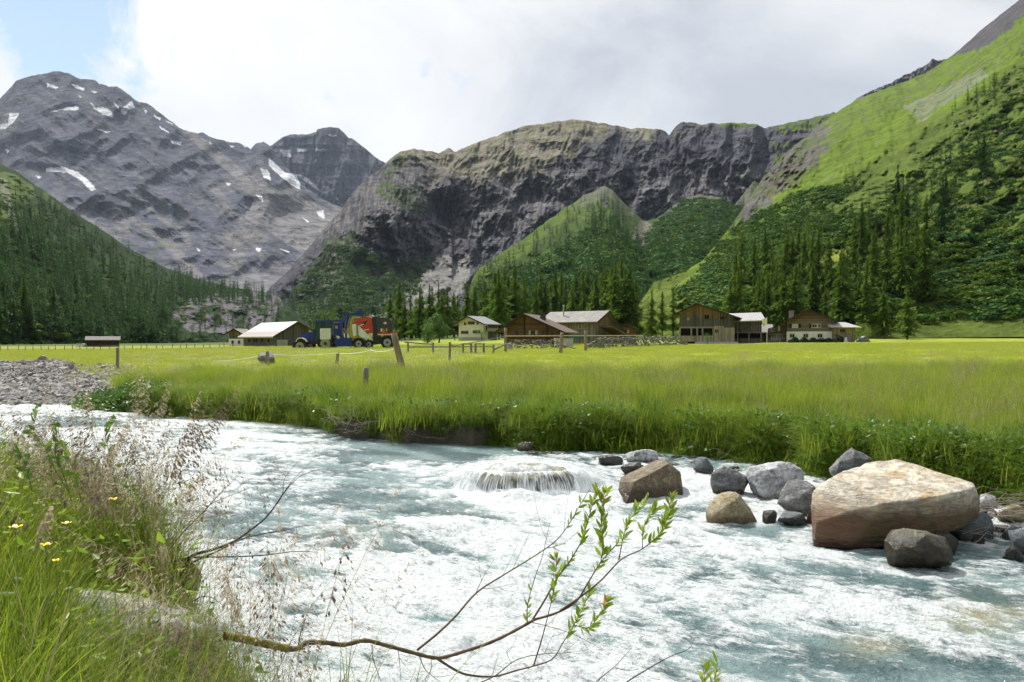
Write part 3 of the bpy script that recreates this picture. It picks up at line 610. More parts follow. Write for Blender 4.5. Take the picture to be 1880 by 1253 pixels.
bpts = [(1527,879,8.85),(1545,868,9.0),(1600,915,8.5),(1624,924,8.35),(1690,919,8.4),(1718,922,8.42),(1766,902,8.5),(1788,894,8.8),(1590,851,9.3),(1618,846,9.45),(1645,844,9.5),(1707,862,9.7),(1785,890,9.3),
        (1495,1003,8.6),(1500,960,8.55),(1560,1008,8.45),(1560,940,8.45),(1660,1000,8.45),(1720,985,8.5),(1765,968,8.6),(1796,945,8.85),(1800,918,8.95),(1489,930,8.75),(1492,905,8.9),(1505,892,8.95),(1500,960,9.5),(1600,950,9.9),(1720,930,9.9),(1785,930,9.5),(1600,900,9.9),(1730,890,9.8)]
bp = [P(*t) for t in bpts]; c0 = Vector((sum(p_.x for p_ in bp) / len(bp), 9.0, 0.0))
b = hull_mesh([p_ - c0 for p_ in bp], 6, 0, .014, 3, .006, 4.0)
bmesh.ops.smooth_vert(b, verts=b.verts, factor=.5, use_axis_x=True, use_axis_y=True, use_axis_z=True)
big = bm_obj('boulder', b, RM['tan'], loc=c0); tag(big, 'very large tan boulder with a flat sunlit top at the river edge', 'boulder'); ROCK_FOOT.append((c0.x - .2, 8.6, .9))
boulder(1622, 1748, 980, 1049, 'olive', 'rounded wet olive-brown boulder under the large tan boulder', 27, depth=.95, n=26, boxy=.2)
boulder(1700, 1760, 975, 1018, 'dark', 'black wedge of wet rock below the right end of the large tan boulder', 22, tilt=25)
bp = [P(*t) for t in [(1138,886,11.35),(1166,884,11.15),(1228,852,11.45),(1250,870,11.6),(1254,915,11.5),(1238,932,11.3),(1150,925,11.1),(1136,900,11.3),(1142,876,12.0),(1204,846,12.05),(1222,845,12.0),(1248,866,12.1),(1150,915,12.2),(1250,915,12.1)]]; c0 = Vector((P(1195, 0, 11.6).x, 11.6, 0))
o = bm_obj('boulder', hull_mesh([p_ - c0 for p_ in bp], 5, 0, .02, 31, .010), RM['brown'], loc=c0); tag(o, 'brown tilted boulder with a pale flat top right of the small waterfall', 'boulder'); ROCK_FOOT.append((c0.x, 11.5, .55))
boulder(1146, 1210, 824, 850, 'pale', 'pale washed stone behind the brown tilted boulder', 32, n=20, boxy=.3)
boulder(1134, 1182, 848, 871, 'dark', 'flat dark wet stone left of the brown tilted boulder', 33, cat='stone')
boulder(1096, 1150, 838, 852, 'dark', 'low dark stone awash between the waterfall and the pale stone', 34, cat='stone')
boulder(948, 985, 811, 828, 'dark', 'small dark stone with a white top at the foot of the grassy bank', 35, cat='stone')
boulder(1270, 1311, 839, 869, 'blue', 'small dark bluish stone right of the brown tilted boulder', 36, boxy=.6, cat='stone')
boulder(1302, 1378, 853, 909, 'grey', 'round dark grey boulder left of the white-veined boulder', 37, n=20, boxy=.3)
boulder(1366, 1478, 847, 914, 'pale', 'large pale white-veined boulder among the grey boulders', 38, n=22, boxy=.35, depth=.9)
boulder(1421, 1503, 885, 945, 'grey', 'smooth grey triangular boulder against the large tan boulder', 39, n=14, boxy=.4, tilt=-10)
boulder(1292, 1394, 906, 961, 'ochre', 'wet ochre boulder lying lowest in the water', 40, n=16, boxy=.4, tilt=-12)
boulder(1423, 1484, 939, 964, 'blue', 'flat bluish stone at the foot of the grey triangular boulder', 41, cat='stone')
boulder(1396, 1428, 936, 960, 'dark', 'little black stone between the ochre boulder and the bluish stone', 42, cat='stone')
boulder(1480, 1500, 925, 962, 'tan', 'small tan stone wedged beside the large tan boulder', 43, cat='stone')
boulder(1526, 1614, 821, 876, 'grey', 'grey slanting rock leaning on the bank behind the large tan boulder', 44, tilt=-28, n=12, base_z=.25, boxy=.5)
boulder(1385, 1425, 872, 905, 'grey', 'small grey stone tucked before the white-veined boulder', 48, cat='stone')
for i, (x0, x1, y0, y1, mt, lb) in enumerate([
    (1790, 1832, 905, 935, 'pale', 'pale stone under the bare twigs right of the large tan boulder'),
    (1745, 1830, 945, 992, 'blue', 'smooth bluish slab right of the large tan boulder'),
    (1828, 1885, 925, 962, 'ochre', 'yellowish wet stone near the right edge of the river'),
    (1785, 1815, 980, 1000, 'dark', 'small dark stone in front of the bluish slab'),
    (1836, 1878, 960, 990, 'blue', 'dark bluish stone below the yellowish wet stone'),
    (1852, 1910, 975, 1018, 'blue', 'pale bluish boulder cut by the right edge of the picture'),
    (1840, 1880, 1000, 1028, 'dark', 'wet black stone in the ripples below the pale bluish boulder'),
    (1834, 1872, 900, 922, 'grey', 'grey stone in the shade of the bank on the far right')]):
    boulder(x0, x1, y0, y1, mt, lb, 60 + i, cat='stone', boxy=.35)
boulder(470, 508, 645, 673, 'grey', 'grey block of rock standing in the meadow behind a fence post', 77, base_z=gz(490, 48), d=48, n=14, boxy=.7)
boulder(240, 258, 742, 756, 'blue', 'dark rounded stone at the end of the gravel bank', 78, cat='stone', n=20, boxy=.2)

# the flat rock under the little waterfall
WF = P(960, 905, 11.65); WF.z = 0; WF.y = 12.15
pts = []
for k in range(22):
    a = k / 22 * 2 * math.pi; r1 = 1 + .08 * math.sin(3 * a + 1) + .05 * math.sin(7 * a)
    for z, s in ((-.3, 1.10), (.10, .99), (.24, .80)): pts.append(Vector((math.cos(a) * .80 * r1 * s, math.sin(a) * .52 * r1 * s, z + .03 * math.sin(a * 2 + 1) + .02 * math.sin(a * 5))))
b = hull_mesh(pts, 4, 1, .01, 5, .012)
m, nt, p, out = new_mat('spilled_over_stone')
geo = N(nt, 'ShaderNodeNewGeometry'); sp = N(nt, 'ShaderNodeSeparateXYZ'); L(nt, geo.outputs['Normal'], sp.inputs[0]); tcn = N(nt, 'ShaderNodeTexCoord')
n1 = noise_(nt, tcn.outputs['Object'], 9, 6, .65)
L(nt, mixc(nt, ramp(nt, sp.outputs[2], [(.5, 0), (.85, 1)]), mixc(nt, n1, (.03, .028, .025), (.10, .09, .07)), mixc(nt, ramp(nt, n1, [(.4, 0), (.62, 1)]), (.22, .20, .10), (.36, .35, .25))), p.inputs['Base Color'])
p.inputs['Roughness'].default_value = .12; bump(nt, n1, .5, .03, p)
wfr = bm_obj('boulder', b, m, loc=WF); tag(wfr, 'flat-topped boulder with the river spilling over its front', 'boulder')
ROCK_FOOT.append((WF.x, WF.y - .45, .8)); ROCK_FOOT.append((WF.x + .2, WF.y - .9, .7))
# falling water: thin curtain round the front of that rock
m, nt, p, out = new_mat('falling_water')
at_ = N(nt, 'ShaderNodeAttribute', attribute_name='fall'); ax = N(nt, 'ShaderNodeSeparateXYZ'); L(nt, at_.outputs['Color'], ax.inputs[0])
cb = N(nt, 'ShaderNodeCombineXYZ'); L(nt, math_(nt, 'MULTIPLY', ax.outputs[0], 26.0), cb.inputs[0]); L(nt, math_(nt, 'MULTIPLY', ax.outputs[1], 1.6), cb.inputs[1])
sn = noise_(nt, cb.outputs[0], 1.0, 5, .62, .25)
al = ramp(nt, math_(nt, 'ADD', sn, math_(nt, 'MULTIPLY', math_(nt, 'POWER', math_(nt, 'ABSOLUTE', math_(nt, 'SUBTRACT', ax.outputs[1], .45)), 2.0), .45)), [(.43, 0), (.64, .92)])
p.inputs['Base Color'].default_value = (.88, .93, .95, 1); p.inputs['Roughness'].default_value = .25
tr = N(nt, 'ShaderNodeBsdfTransparent'); mx = N(nt, 'ShaderNodeMixShader'); L(nt, al, mx.inputs[0]); L(nt, tr.outputs[0], mx.inputs[1]); L(nt, p.outputs[0], mx.inputs[2]); L(nt, mx.outputs[0], out.inputs[0])
na, nv = 220, 26; A, T = np.meshgrid(np.linspace(R(172), R(368), na), np.linspace(0, 1, nv))
irr = fbm(A * 1.7, A * 0 + 2, 4, 68); rad = 0.92 + (.22 + .30 * irr + .16 * np.abs(np.cos(A))) * T ** .8 + .02 * fbm(A * 9, T * 2, 3, 66); zz = .30 + .03 * irr - .36 * T ** (1.7 + .9 * irr)
cur = mesh_np('waterfall', np.stack([np.cos(A) * .82 * rad, np.sin(A) * .54 * rad, zz + .01 * fbm(A * 20, T, 3, 67)], -1).reshape(-1, 3), grid_faces(nv, na), m,
              cols={'fall': np.stack([A, T, 0 * A], -1).reshape(-1, 3)})
cur.location = WF; tag(cur, 'thin white curtain of water falling over the flat boulder', 'waterfall')

# ---------------------------------------------------------------- the river
wpx = np.concatenate([np.arange(-1500, -60, 16), np.arange(-60, 1945, 2.2), np.arange(1945, 3300, 16)])
wpy = np.concatenate([[5000, 3500, 2600, 2000, 1700, 1500, 1400], np.arange(1330, 1262, -6), np.arange(1262, 900, -1.25), np.arange(900, 740, -.8), np.arange(740, 715, -3)])
WPX, WPY = np.meshgrid(wpx, wpy); WD = CH * F / (WPY - CY); WX = (WPX - CX) / F * WD
fs = WX * .83 - WD * .56; ft = WX * .56 + WD * .83                    # along and across the current
q = .35 * fbm(WX * .6, WD * .6, 3, 301)
def blob(cx, cy, rx, ry):
    return np.exp(-((WPX - cx) / rx) ** 2 - ((WPY - cy) / ry) ** 2)
# how white the water is in each reach of the river
white = .90 - .50 * blob(640, 890, 190, 42) - .42 * blob(760, 960, 190, 50) - .38 * blob(470, 960, 110, 60) - .55 * smooth(868, 835, WPY + (WPX - 900) * -.02) * smooth(560, 700, WPX) \
    - .78 * blob(1700, 1015, 300, 50) - .5 * blob(1400, 975, 110, 26) - .38 * blob(1560, 1185, 260, 50) - .42 * blob(1860, 1130, 190, 80) - .28 * blob(1300, 1120, 130, 40) - .25 * blob(850, 1090, 110, 60) \
    - .35 * blob(130, 768, 160, 14) + .15 * blob(1100, 950, 260, 50) - .25 * blob(520, 790, 130, 10) - .35 * blob(1330, 925, 120, 22) - .3 * blob(1780, 1240, 200, 40) + .1 * blob(1000, 1200, 300, 60) - .3 * blob(560, 830, 140, 18)
turb = np.clip(.30 + .75 * white, .12, 1.1)
for (x_, y_, r_) in ROCK_FOOT:
    dd = np.hypot(WX - x_, (WD - y_) * 1.0) / r_
    white = white + .35 * np.exp(-((dd - 1.05) / .22) ** 2)
n_big = fbm(fs / 2.9 + q, ft / 1.35 + q, 4, 302); n_mid = fbm(fs / .62 + q * 2, ft / .40 + q, 4, 303, ridged=True); n_sm = fbm(fs / .17 + q * 4, ft / .10 + q * 3, 4, 304); n_ti = fbm(fs / .05, ft / .035, 3, 305)
det = smooth(26, 9, WD); dets = smooth(14, 5, WD)
rr_ = np.hypot((WX - WF.x) / 1.0, (WD - WF.y) / (.9 + 1.0 * (WD > WF.y)))
plate = np.exp(-(np.hypot((WX - WF.x) / .66, (WD - WF.y) / .42)) ** 8)
white = white - .75 * plate
wz = np.maximum(.24 * np.exp(-(rr_ / 1.25) ** 4) * smooth(WF.y - .22, WF.y + .06, WD), .285 * plate) + .10 * np.exp(-((WX - WF.x - .0) / .35) ** 2 - ((WD - WF.y + .95) / .22) ** 2) + .10 * n_big * turb + .085 * (n_mid - .45) * np.clip(turb * (.55 + 1.1 * n_big), .08, 1.3) * (.35 + .65 * det) + .030 * n_sm * (.45 + .55 * turb) * (.3 + .7 * det) + .007 * n_ti * dets
# the drop where the current piles up left of the falls
line = ft - (9.0 + .35 * np.sin(fs * .9)); wz = wz + .10 * np.exp(-((WPY - (985 - .02 * (WPX - 700))) / 16) ** 2) * smooth(540, 620, WPX) * smooth(900, 820, WPX)
fo = white + .9 * n_big + .55 * (n_mid - .5) + .35 * n_sm - .06
foam = np.clip(.5 + (fo - .5) * 1.35, -.1, 1.25)
wet = smooth(-.2, .25, fbm(fs / 1.6 + 9, ft / .8, 3, 306))
sub = np.clip(.75 * plate + .9 * blob(1800, 1130, 120, 35) + .8 * blob(1590, 1190, 70, 22) + .7 * blob(640, 990, 90, 18) + .5 * blob(830, 930, 60, 14) + .6 * blob(1400, 935, 60, 16) , 0, 1) * smooth(-.1, .3, n_big + .2)
m_water, nt, p, out = new_mat('river_water')
a1 = N(nt, 'ShaderNodeAttribute', attribute_name='foam'); a2 = N(nt, 'ShaderNodeAttribute', attribute_name='deep'); a3 = N(nt, 'ShaderNodeAttribute', attribute_name='bedshow')
tcn = N(nt, 'ShaderNodeTexCoord'); v = tcn.outputs['Object']
vf = mapping(nt, v, (1, 1, 1), (0, 0, R(34)))
v1 = mapping(nt, vf, (4.5, 17.0, 9)); v2 = mapping(nt, vf, (20, 64, 36))
g1 = noise_(nt, v1, 1.0, 9, .68, .8); g2 = noise_(nt, v2, 1.0, 4, .6, .3); g3 = noise_(nt, mapping(nt, vf, (34, 60, 40)), 1.0, 3, .6)
ff = math_(nt, 'ADD', a1.outputs['Fac'], math_(nt, 'ADD', math_(nt, 'MULTIPLY', math_(nt, 'SUBTRACT', g1, .5), 2.0), math_(nt, 'MULTIPLY', math_(nt, 'SUBTRACT', g2, .5), 1.1)))
fr = ramp(nt, ff, [(.26, 0.0), (.50, .30), (.72, .75), (.98, 1.0)])
deepc = mixc(nt, a2.outputs['Fac'], (.085, .150, .158), (.235, .345, .348))
deepc = mixc(nt, a3.outputs['Fac'], deepc, (.36, .34, .20))
L(nt, mixc(nt, fr, deepc, (.72, .77, .785)), p.inputs['Base Color'])
L(nt, math_(nt, 'ADD', .09, math_(nt, 'MULTIPLY', fr, .24)), p.inputs['Roughness']); p.inputs['IOR'].default_value = 1.33; p.inputs['Specular IOR Level'].default_value = .8
b1 = bump(nt, g1, .8, .05, None); b2 = bump(nt, g2, .95, .038, None, b1); bump(nt, g3, 1.0, .012, p, b2)
river = mesh_np('water', np.stack([WX, WD, wz], -1).reshape(-1, 3), grid_faces(*WX.shape), m_water, cols={'foam': foam.ravel(), 'deep': wet.ravel(), 'bedshow': sub.ravel()})
tag(river, 'fast white and turquoise mountain river', kind='structure')
# ---------------------------------------------------------------- scattering of plants nobody could count
def proto_collection(name, objs):
    c = bpy.data.collections.new(name)
    for o in objs: c.objects.link(o)
    return c
def scatter(name, pts, rots, scl, idx, coll, label, tint=None, per_axis=None):
    me = bpy.data.meshes.new(name); n = len(pts)
    me.vertices.add(n); me.vertices.foreach_set('co', np.asarray(pts, np.float32).ravel())
    a = me.attributes.new('rot', 'FLOAT_VECTOR', 'POINT'); a.data.foreach_set('vector', np.asarray(rots, np.float32).ravel())
    if np.ndim(scl) == 1: scl = np.stack([scl] * 3, -1)
    a = me.attributes.new('scl', 'FLOAT_VECTOR', 'POINT'); a.data.foreach_set('vector', np.asarray(scl, np.float32).ravel())
    a = me.attributes.new('pick', 'INT', 'POINT'); a.data.foreach_set('value', np.asarray(idx, np.int32))
    o = bpy.data.objects.new(name, me); COL.objects.link(o)
    g = bpy.data.node_groups.new(name, 'GeometryNodeTree')
    g.interface.new_socket('Geometry', in_out='INPUT', socket_type='NodeSocketGeometry'); g.interface.new_socket('Geometry', in_out='OUTPUT', socket_type='NodeSocketGeometry')
    gi = g.nodes.new('NodeGroupInput'); go = g.nodes.new('NodeGroupOutput'); ip = g.nodes.new('GeometryNodeInstanceOnPoints'); ci = g.nodes.new('GeometryNodeCollectionInfo')
    ci.inputs['Collection'].default_value = coll; ci.inputs['Separate Children'].default_value = True; ci.inputs['Reset Children'].default_value = True
    def attr(nm, ty):
        x = g.nodes.new('GeometryNodeInputNamedAttribute'); x.data_type = ty; x.inputs['Name'].default_value = nm; return x.outputs['Attribute']
    g.links.new(gi.outputs[0], ip.inputs['Points']); g.links.new(ci.outputs[0], ip.inputs['Instance']); ip.inputs['Pick Instance'].default_value = True
    g.links.new(attr('pick', 'INT'), ip.inputs['Instance Index']); g.links.new(attr('rot', 'FLOAT_VECTOR'), ip.inputs['Rotation']); g.links.new(attr('scl', 'FLOAT_VECTOR'), ip.inputs['Scale'])
    g.links.new(ip.outputs[0], go.inputs[0])
    md = o.modifiers.new('scatter', 'NODES'); md.node_group = g
    return tag(o, label, kind='stuff')
def blades(n, h0, h1, spread, w, lean, segs=4, seed=0, droop=.6, curve_dir=None):
    """grass blades as tapering curved ribbons -> verts, quads"""
    r = np.random.default_rng(seed); V = []; Fq = []
    for i in range(n):
        a = r.uniform(0, 2 * np.pi); rad = spread * math.sqrt(r.uniform()); bx, by = math.cos(a) * rad, math.sin(a) * rad
        h = r.uniform(h0, h1); la = r.uniform(0, 2 * np.pi); l = lean * r.uniform(.2, 1.2) * h; fa = la + np.pi / 2 + r.uniform(-.5, .5)
        ww = w * r.uniform(.6, 1.3); b0 = len(V)
        for s in range(segs + 1):
            t = s / segs; cxx = bx + math.cos(la) * l * t ** 1.9; cyy = by + math.sin(la) * l * t ** 1.9; z = h * (t - droop * .28 * lean * t ** 3)
            hw = ww * (1 - t ** 1.6) * .5 + .0004
            V.append((cxx - math.cos(fa) * hw, cyy - math.sin(fa) * hw, z)); V.append((cxx + math.cos(fa) * hw, cyy + math.sin(fa) * hw, z))
        for s in range(segs): k = b0 + 2 * s; Fq.append((k, k + 1, k + 3, k + 2))
    return V, Fq
def seed_stalk(r, V, Fq, MI, x, y, h, lean_a, lean, stem_w=.0022, pan=.3, dens=26, drop=.5, mi_head=1, lf=1.0):
    """thin flowering stem with a loose nodding panicle"""
    b0 = len(V); S = 7; pts = []
    for s in range(S + 1):
        t = s / S; k = lean * h * (t ** 2.2); pts.append((x + math.cos(lean_a) * k, y + math.sin(lean_a) * k, h * (t - .22 * lean * t ** 3)))
    fa = lean_a + np.pi / 2
    for s, (a, b_, c) in enumerate(pts):
        hw = stem_w * (1 - .6 * s / S) / 2
        V.append((a - math.cos(fa) * hw, b_ - math.sin(fa) * hw, c)); V.append((a + math.cos(fa) * hw, b_ + math.sin(fa) * hw, c))
    for s in range(S): k = b0 + 2 * s; Fq.append((k, k + 1, k + 3, k + 2)); MI.append(0)
    P3 = np.array(pts)
    for i in range(dens):
        u = r.uniform(1 - pan, 1.0); f = u * S; i0 = min(int(f), S - 1); c = P3[i0] * (1 - (f - i0)) + P3[i0 + 1] * (f - i0)
        rr = h * pan * .22 * (1.15 - (u - (1 - pan)) / pan) * r.uniform(.3, 1); a = r.normal(lean_a, 1.2)
        off = np.array([math.cos(a) * rr, math.sin(a) * rr, -rr * drop * r.uniform(.2, 1.6) + h * .012]); tip = c + off
        d = off / (np.linalg.norm(off) + 1e-6); ln = min(h, .9) * .0165 * lf * r.uniform(.7, 1.5); wd = ln * .22
        sd = np.array([-math.sin(a), math.cos(a), 0]); k = len(V)
        d2 = d * .5 + np.array([0, 0, -.6]) * drop + np.array([math.cos(lean_a), math.sin(lean_a), 0]) * .4; d2 /= np.linalg.norm(d2)
        V += [tuple(tip), tuple(tip + d2 * ln * .5 + sd * wd), tuple(tip + d2 * ln), tuple(tip + d2 * ln * .5 - sd * wd)]
        Fq.append((k, k + 1, k + 2, k + 3)); MI.append(mi_head)
        k = len(V); w_ = stem_w * .22
        V += [tuple(c - sd * w_), tuple(c + sd * w_), tuple(tip + sd * w_), tuple(tip - sd * w_)]; Fq.append((k, k + 1, k + 2, k + 3)); MI.append(mi_head)
G1 = leaf_mat('meadow_grass', (.20, .29, .025), (.29, .38, .035), (.42, .45, .08), trans=.5)
G2 = leaf_mat('mown_grass', (.29, .36, .035), (.38, .44, .05), (.48, .49, .12), trans=.5)
G3 = leaf_mat('bank_grass', (.09, .16, .015), (.17, .26, .022), (.28, .36, .045), trans=.5)
G4 = leaf_mat('dry_grass', (.36, .32, .16), (.42, .36, .20), (.30, .26, .12), trans=.35)
HEAD = leaf_mat('seed_heads', (.12, .082, .06), (.19, .14, .105), (.30, .235, .17), trans=.3, rough=.7)
HEADP = leaf_mat('pale_seed_heads', (.38, .32, .22), (.50, .42, .30), (.30, .23, .16), trans=.35, rough=.7)
STEM = leaf_mat('grass_stems', (.18, .26, .05), (.24, .27, .08), (.30, .25, .12), trans=.3)
LEAFG = leaf_mat('broad_leaves', (.05, .12, .02), (.08, .17, .025), (.13, .24, .03), trans=.4, rough=.4)
FLW = mat_plain('white_petals', (.8, .8, .76), (.7, .7, .6), 20, .6)
PR = {}
def mk(name, V, Fq, mats, mi=None):
    o = mesh_np(name, V, Fq, None, link=False, mats=mats, mat_idx=mi, smooth_=True); PR[name] = o; return o
tall = [mk('tuft_tall', *blades(46, .35, .80, .30, .0065, .40, 4, s), [G1]) for s in range(4)]
mids = [mk('tuft_mid', *blades(60, .14, .34, .36, .007, .45, 3, 20 + s), [G1]) for s in range(3)]
short = [mk('tuft_short', *blades(70, .05, .13, .62, .011, .5, 2, 30 + s), [G2]) for s in range(4)]
bank = [mk('tuft_bank', *blades(80, .22, .50, .20, .006, 1.0, 5, 40 + s, droop=1.5), [G3]) for s in range(4)]
G5 = leaf_mat('near_grass', (.06, .125, .012), (.22, .31, .022), (.46, .46, .08), trans=.5)
near = [mk('tuft_near', *blades(46, .30, .80, .13, .0050, .50, 7, 50 + s, droop=.9), [G5]) for s in range(5)]
dryt = [mk('tuft_dry', *blades(14, .3, .85, .15, .004, .8, 6, 55 + s, droop=1.0), [G4]) for s in range(2)]
def stalk_tuft(name, n, h0, h1, spread, seed, head, pan=.3, dens=26, sw=.0028, lean=.35, drop=.6, la=None, lf=1.0):
    r = np.random.default_rng(seed); V, Fq, MI = [], [], []
    for i in range(n):
        a = r.uniform(0, 6.28); q_ = spread * math.sqrt(r.uniform())
        seed_stalk(r, V, Fq, MI, math.cos(a) * q_, math.sin(a) * q_, r.uniform(h0, h1), r.uniform(0, 6.28) if la is None else r.normal(la, .6), lean * r.uniform(.3, 1.4), sw, pan * r.uniform(.8, 1.2), dens, drop, lf=lf)
    return mk(name, V, Fq, [STEM, head], MI)
stalkm = [stalk_tuft('stalks_meadow', 9, .55, 1.0, .35, 60 + s, HEAD if s % 2 else HEADP, .22, 12, .004, .25) for s in range(4)]
stalkn = [stalk_tuft('stalks_near', 3, .75, 1.25, .10, 70 + s, HEAD if s % 3 else HEADP, .30, 46, .0026, .42, .8, la=0.0) for s in range(6)]
def leaf_quads(V, Fq, c, d, n_, ln, wd, fold=.0):
    """one pointed leaf as two quads"""
    s = np.cross(d, n_); s /= np.linalg.norm(s) + 1e-9; k = len(V)
    a = c; b_ = c + d * ln * .35 + s * wd * .5 + n_ * fold; e = c + d * ln * .75 + s * wd * .36 + n_ * fold * .6; t = c + d * ln; m1 = c + d * ln * .5
    f2 = c + d * ln * .75 - s * wd * .36 + n_ * fold * .6; g2 = c + d * ln * .35 - s * wd * .5 + n_ * fold
    V += [tuple(x) for x in (a, b_, e, t, f2, g2)]; Fq += [(k, k + 1, k + 2, k + 3), (k, k + 3, k + 4, k + 5)]
def herb(seed, n=26, h=.3, ln=.07, wd=.05, spread=.25):
    r = np.random.default_rng(seed); V, Fq = [], []
    for i in range(n):
        a = r.uniform(0, 6.28); q_ = spread * math.sqrt(r.uniform()); c = np.array([math.cos(a) * q_, math.sin(a) * q_, r.uniform(.2, 1) * h])
        d = np.array([math.cos(a), math.sin(a), r.uniform(-.3, .5)]) + r.normal(0, .4, 3); d /= np.linalg.norm(d); nn_ = np.array([0, 0, 1.]) + r.normal(0, .5, 3); nn_ -= d * nn_.dot(d); nn_ /= np.linalg.norm(nn_)
        leaf_quads(V, Fq, c, d, nn_, ln * r.uniform(.6, 1.4), wd * r.uniform(.6, 1.3), -.006)
    return mk('herb', V, Fq, [LEAFG])
herbs = [herb(80 + s) for s in range(3)]
V, Fq = [], []
r_ = np.random.default_rng(5)
for i in range(14):
    c = np.array([r_.uniform(-.5, .5), r_.uniform(-.5, .5), r_.uniform(.12, .3)]); s_ = .016; k = len(V)
    V += [tuple(c + np.array(q_) * s_) for q_ in ((-1, -.4, .3), (1, -.4, .3), (1, .4, .9), (-1, .4, .9))]; Fq.append((k, k + 1, k + 2, k + 3))
    k = len(V); V += [tuple(c + np.array(q_) * s_) for q_ in ((-.8, .2, -.4), (.8, .2, -.4), (.8, -.2, 1.2), (-.8, -.2, 1.2))]; Fq.append((k, k + 1, k + 2, k + 3))
flowers = [mk('white_flowers', V, Fq, [FLW])]

def spread_pts(n, px0, px1, d0, d1, dens=None, seed=0, areal=True):
    r = np.random.default_rng(seed); out = []; m = int(n * 1.0); px = []; dd = []
    while len(px) < n:
        a = r.uniform(px0, px1, n * 3); d = np.sqrt(r.uniform(d0 ** 2, d1 ** 2, n * 3)) if areal else np.exp(r.uniform(np.log(d0), np.log(d1), n * 3))
        k = dens(a, d) > r.uniform(0, 1, n * 3) if dens is not None else np.ones(n * 3, bool)
        px += list(a[k]); dd += list(d[k])
        if k.sum() < 3: break
    px = np.array(px[:n]); dd = np.array(dd[:n]); z = ground_z(px, dd)
    return px, dd, np.stack([(px - CX) / F * dd, dd, z], -1)
def inst(name, n, reg, dens, protos, s0, s1, label, seed, tilt=.15, zoff=0, areal=True, sfun=None):
    px, dd, pts = spread_pts(n, *reg, dens, seed, areal); r = np.random.default_rng(seed + 1); m = len(pts)
    pts[:, 2] += zoff; s = r.uniform(s0, s1, m)
    if sfun is not None: s = s * sfun(px, dd)
    rots = np.stack([r.normal(0, tilt, m), r.normal(0, tilt, m), r.uniform(0, 6.28, m)], -1)
    return scatter(name, pts, rots, s, r.integers(0, len(protos), m), protos_c[name_of(protos)], label)
protos_c = {}; keep_ = []
def name_of(p): 
    k = id(p)
    keep_.append(p)
    if k not in protos_c: protos_c[k] = proto_collection('set_' + p[0].name, p)
    return k
def fb(px): return bank_far(px)
edge_mow = lambda px, d: 29 + 8 * fbm(px / 70., d / 9., 3, 43)
D_tall = lambda px, d: (d > fb(px) + .15) * smooth(4, -3, d - edge_mow(px, d)) * (.30 + 1.1 * fbm(px / 25., d / 1.5, 3, 400)) * smooth(215, 300, px + (d - 25) * 4)
inst('grass', 15000, (-250, 2150, 9, 40), D_tall, tall, .65, 1.15, 'tall unmown meadow grass above the river bank', 1, sfun=lambda px, d: (.5 + .5 * smooth(.2, 3.5, d - fb(px))) * (1 + .45 * fbm(px / 40., d / 2., 3, 407)))
inst('dark_grass', 4500, (-250, 2150, 9, 34), lambda px, d: D_tall(px, d) * smooth(.05, .3, fbm(px / 45., d / 2.5, 4, 409)), [mk('tuft_dark', *blades(50, .3, .72, .30, .008, .6, 4, 130 + s), [leaf_mat('sedge', (.06, .12, .012), (.10, .18, .018), (.17, .25, .03), trans=.45)]) for s in range(2)], .7, 1.1, 'darker sedge patches in the tall meadow grass', 8)
inst('undergrowth', 13000, (-250, 2150, 9, 45), lambda px, d: (d > fb(px) + .05) * smooth(235, 300, px + (d - 25) * 4) * smooth(8, 0, d - edge_mow(px, d)), mids, .8, 1.5, 'dense low grass between the tall stems', 2)
inst('stubble', 5000, (-250, 2150, 28, 110), lambda px, d: smooth(.1, .4, fbm(px / 70., d / 5., 4, 406)) * smooth(-2, 4, d - edge_mow(px, d)), [mk('tuft_stubble', *blades(50, .05, .16, .5, .009, .8, 2, 95), [G4])], .8, 1.3, 'dry pale patches in the mown meadow', 7)
inst('seed_grass', 4200, (-250, 2150, 10, 38), lambda px, d: (d > fb(px) + .4) * smooth(3, -2, d - edge_mow(px, d)) * smooth(-.15, .35, fbm(px / 60., d / 4., 3, 401)) * smooth(190, 330, px + (d - 25) * 4), stalkm, .75, 1.1, 'brownish flowering grass stems in the meadow', 3, sfun=lambda px, d: .6 + .4 * smooth(.5, 3.5, d - fb(px)))
inst('mown_grass', 30000, (-250, 2150, 26, 125), lambda px, d: smooth(-5, 3, d - edge_mow(px, d)) * smooth(60, 140, px + (d - 50) * 6) * (.6 + .6 * fbm(px / 60., d / 8., 3, 402)), short, .8, 1.4, 'short yellow-green mown meadow grass', 4)
inst('meadow_flowers', 1500, (250, 900, 34, 92), lambda px, d: smooth(-.2, .3, fbm(px / 40., d / 8., 3, 403)) * smooth(930, 820, px), flowers, .5, 1.1, 'white meadow flowers scattered through the grass', 5)
# fringe hanging over the cut bank
def bank_line(n, seed, lo, hi, protos, s0, s1, name, label, p0=250, p1=2150, dens=None, zo=0):
    r = np.random.default_rng(seed); px = r.uniform(p0, p1, n)
    if dens is not None: px = px[dens(px) > r.uniform(0, 1, n)]
    m = len(px); d = bank_far(px) + r.uniform(lo, hi, m); z = ground_z(px, d) + zo; rots = np.stack([r.normal(.35, .3, m), r.normal(0, .25, m), r.uniform(0, 6.28, m)], -1)
    return scatter(name, np.stack([(px - CX) / F * d, d, z], -1), rots, r.uniform(s0, s1, m), r.integers(0, len(protos), m), protos_c[name_of(protos)], label)
bare = lambda p_: .80 * smooth(585, 610, p_) * smooth(925, 890, p_) + .9 * smooth(1125, 1150, p_) * smooth(1245, 1225, p_)
bank_line(9000, 11, .0, 1.1, bank, .45, 1.3, 'bank_grass', 'dark tussocks of grass hanging over the cut river bank', 250, 2150, lambda p_: 1 - bare(p_))
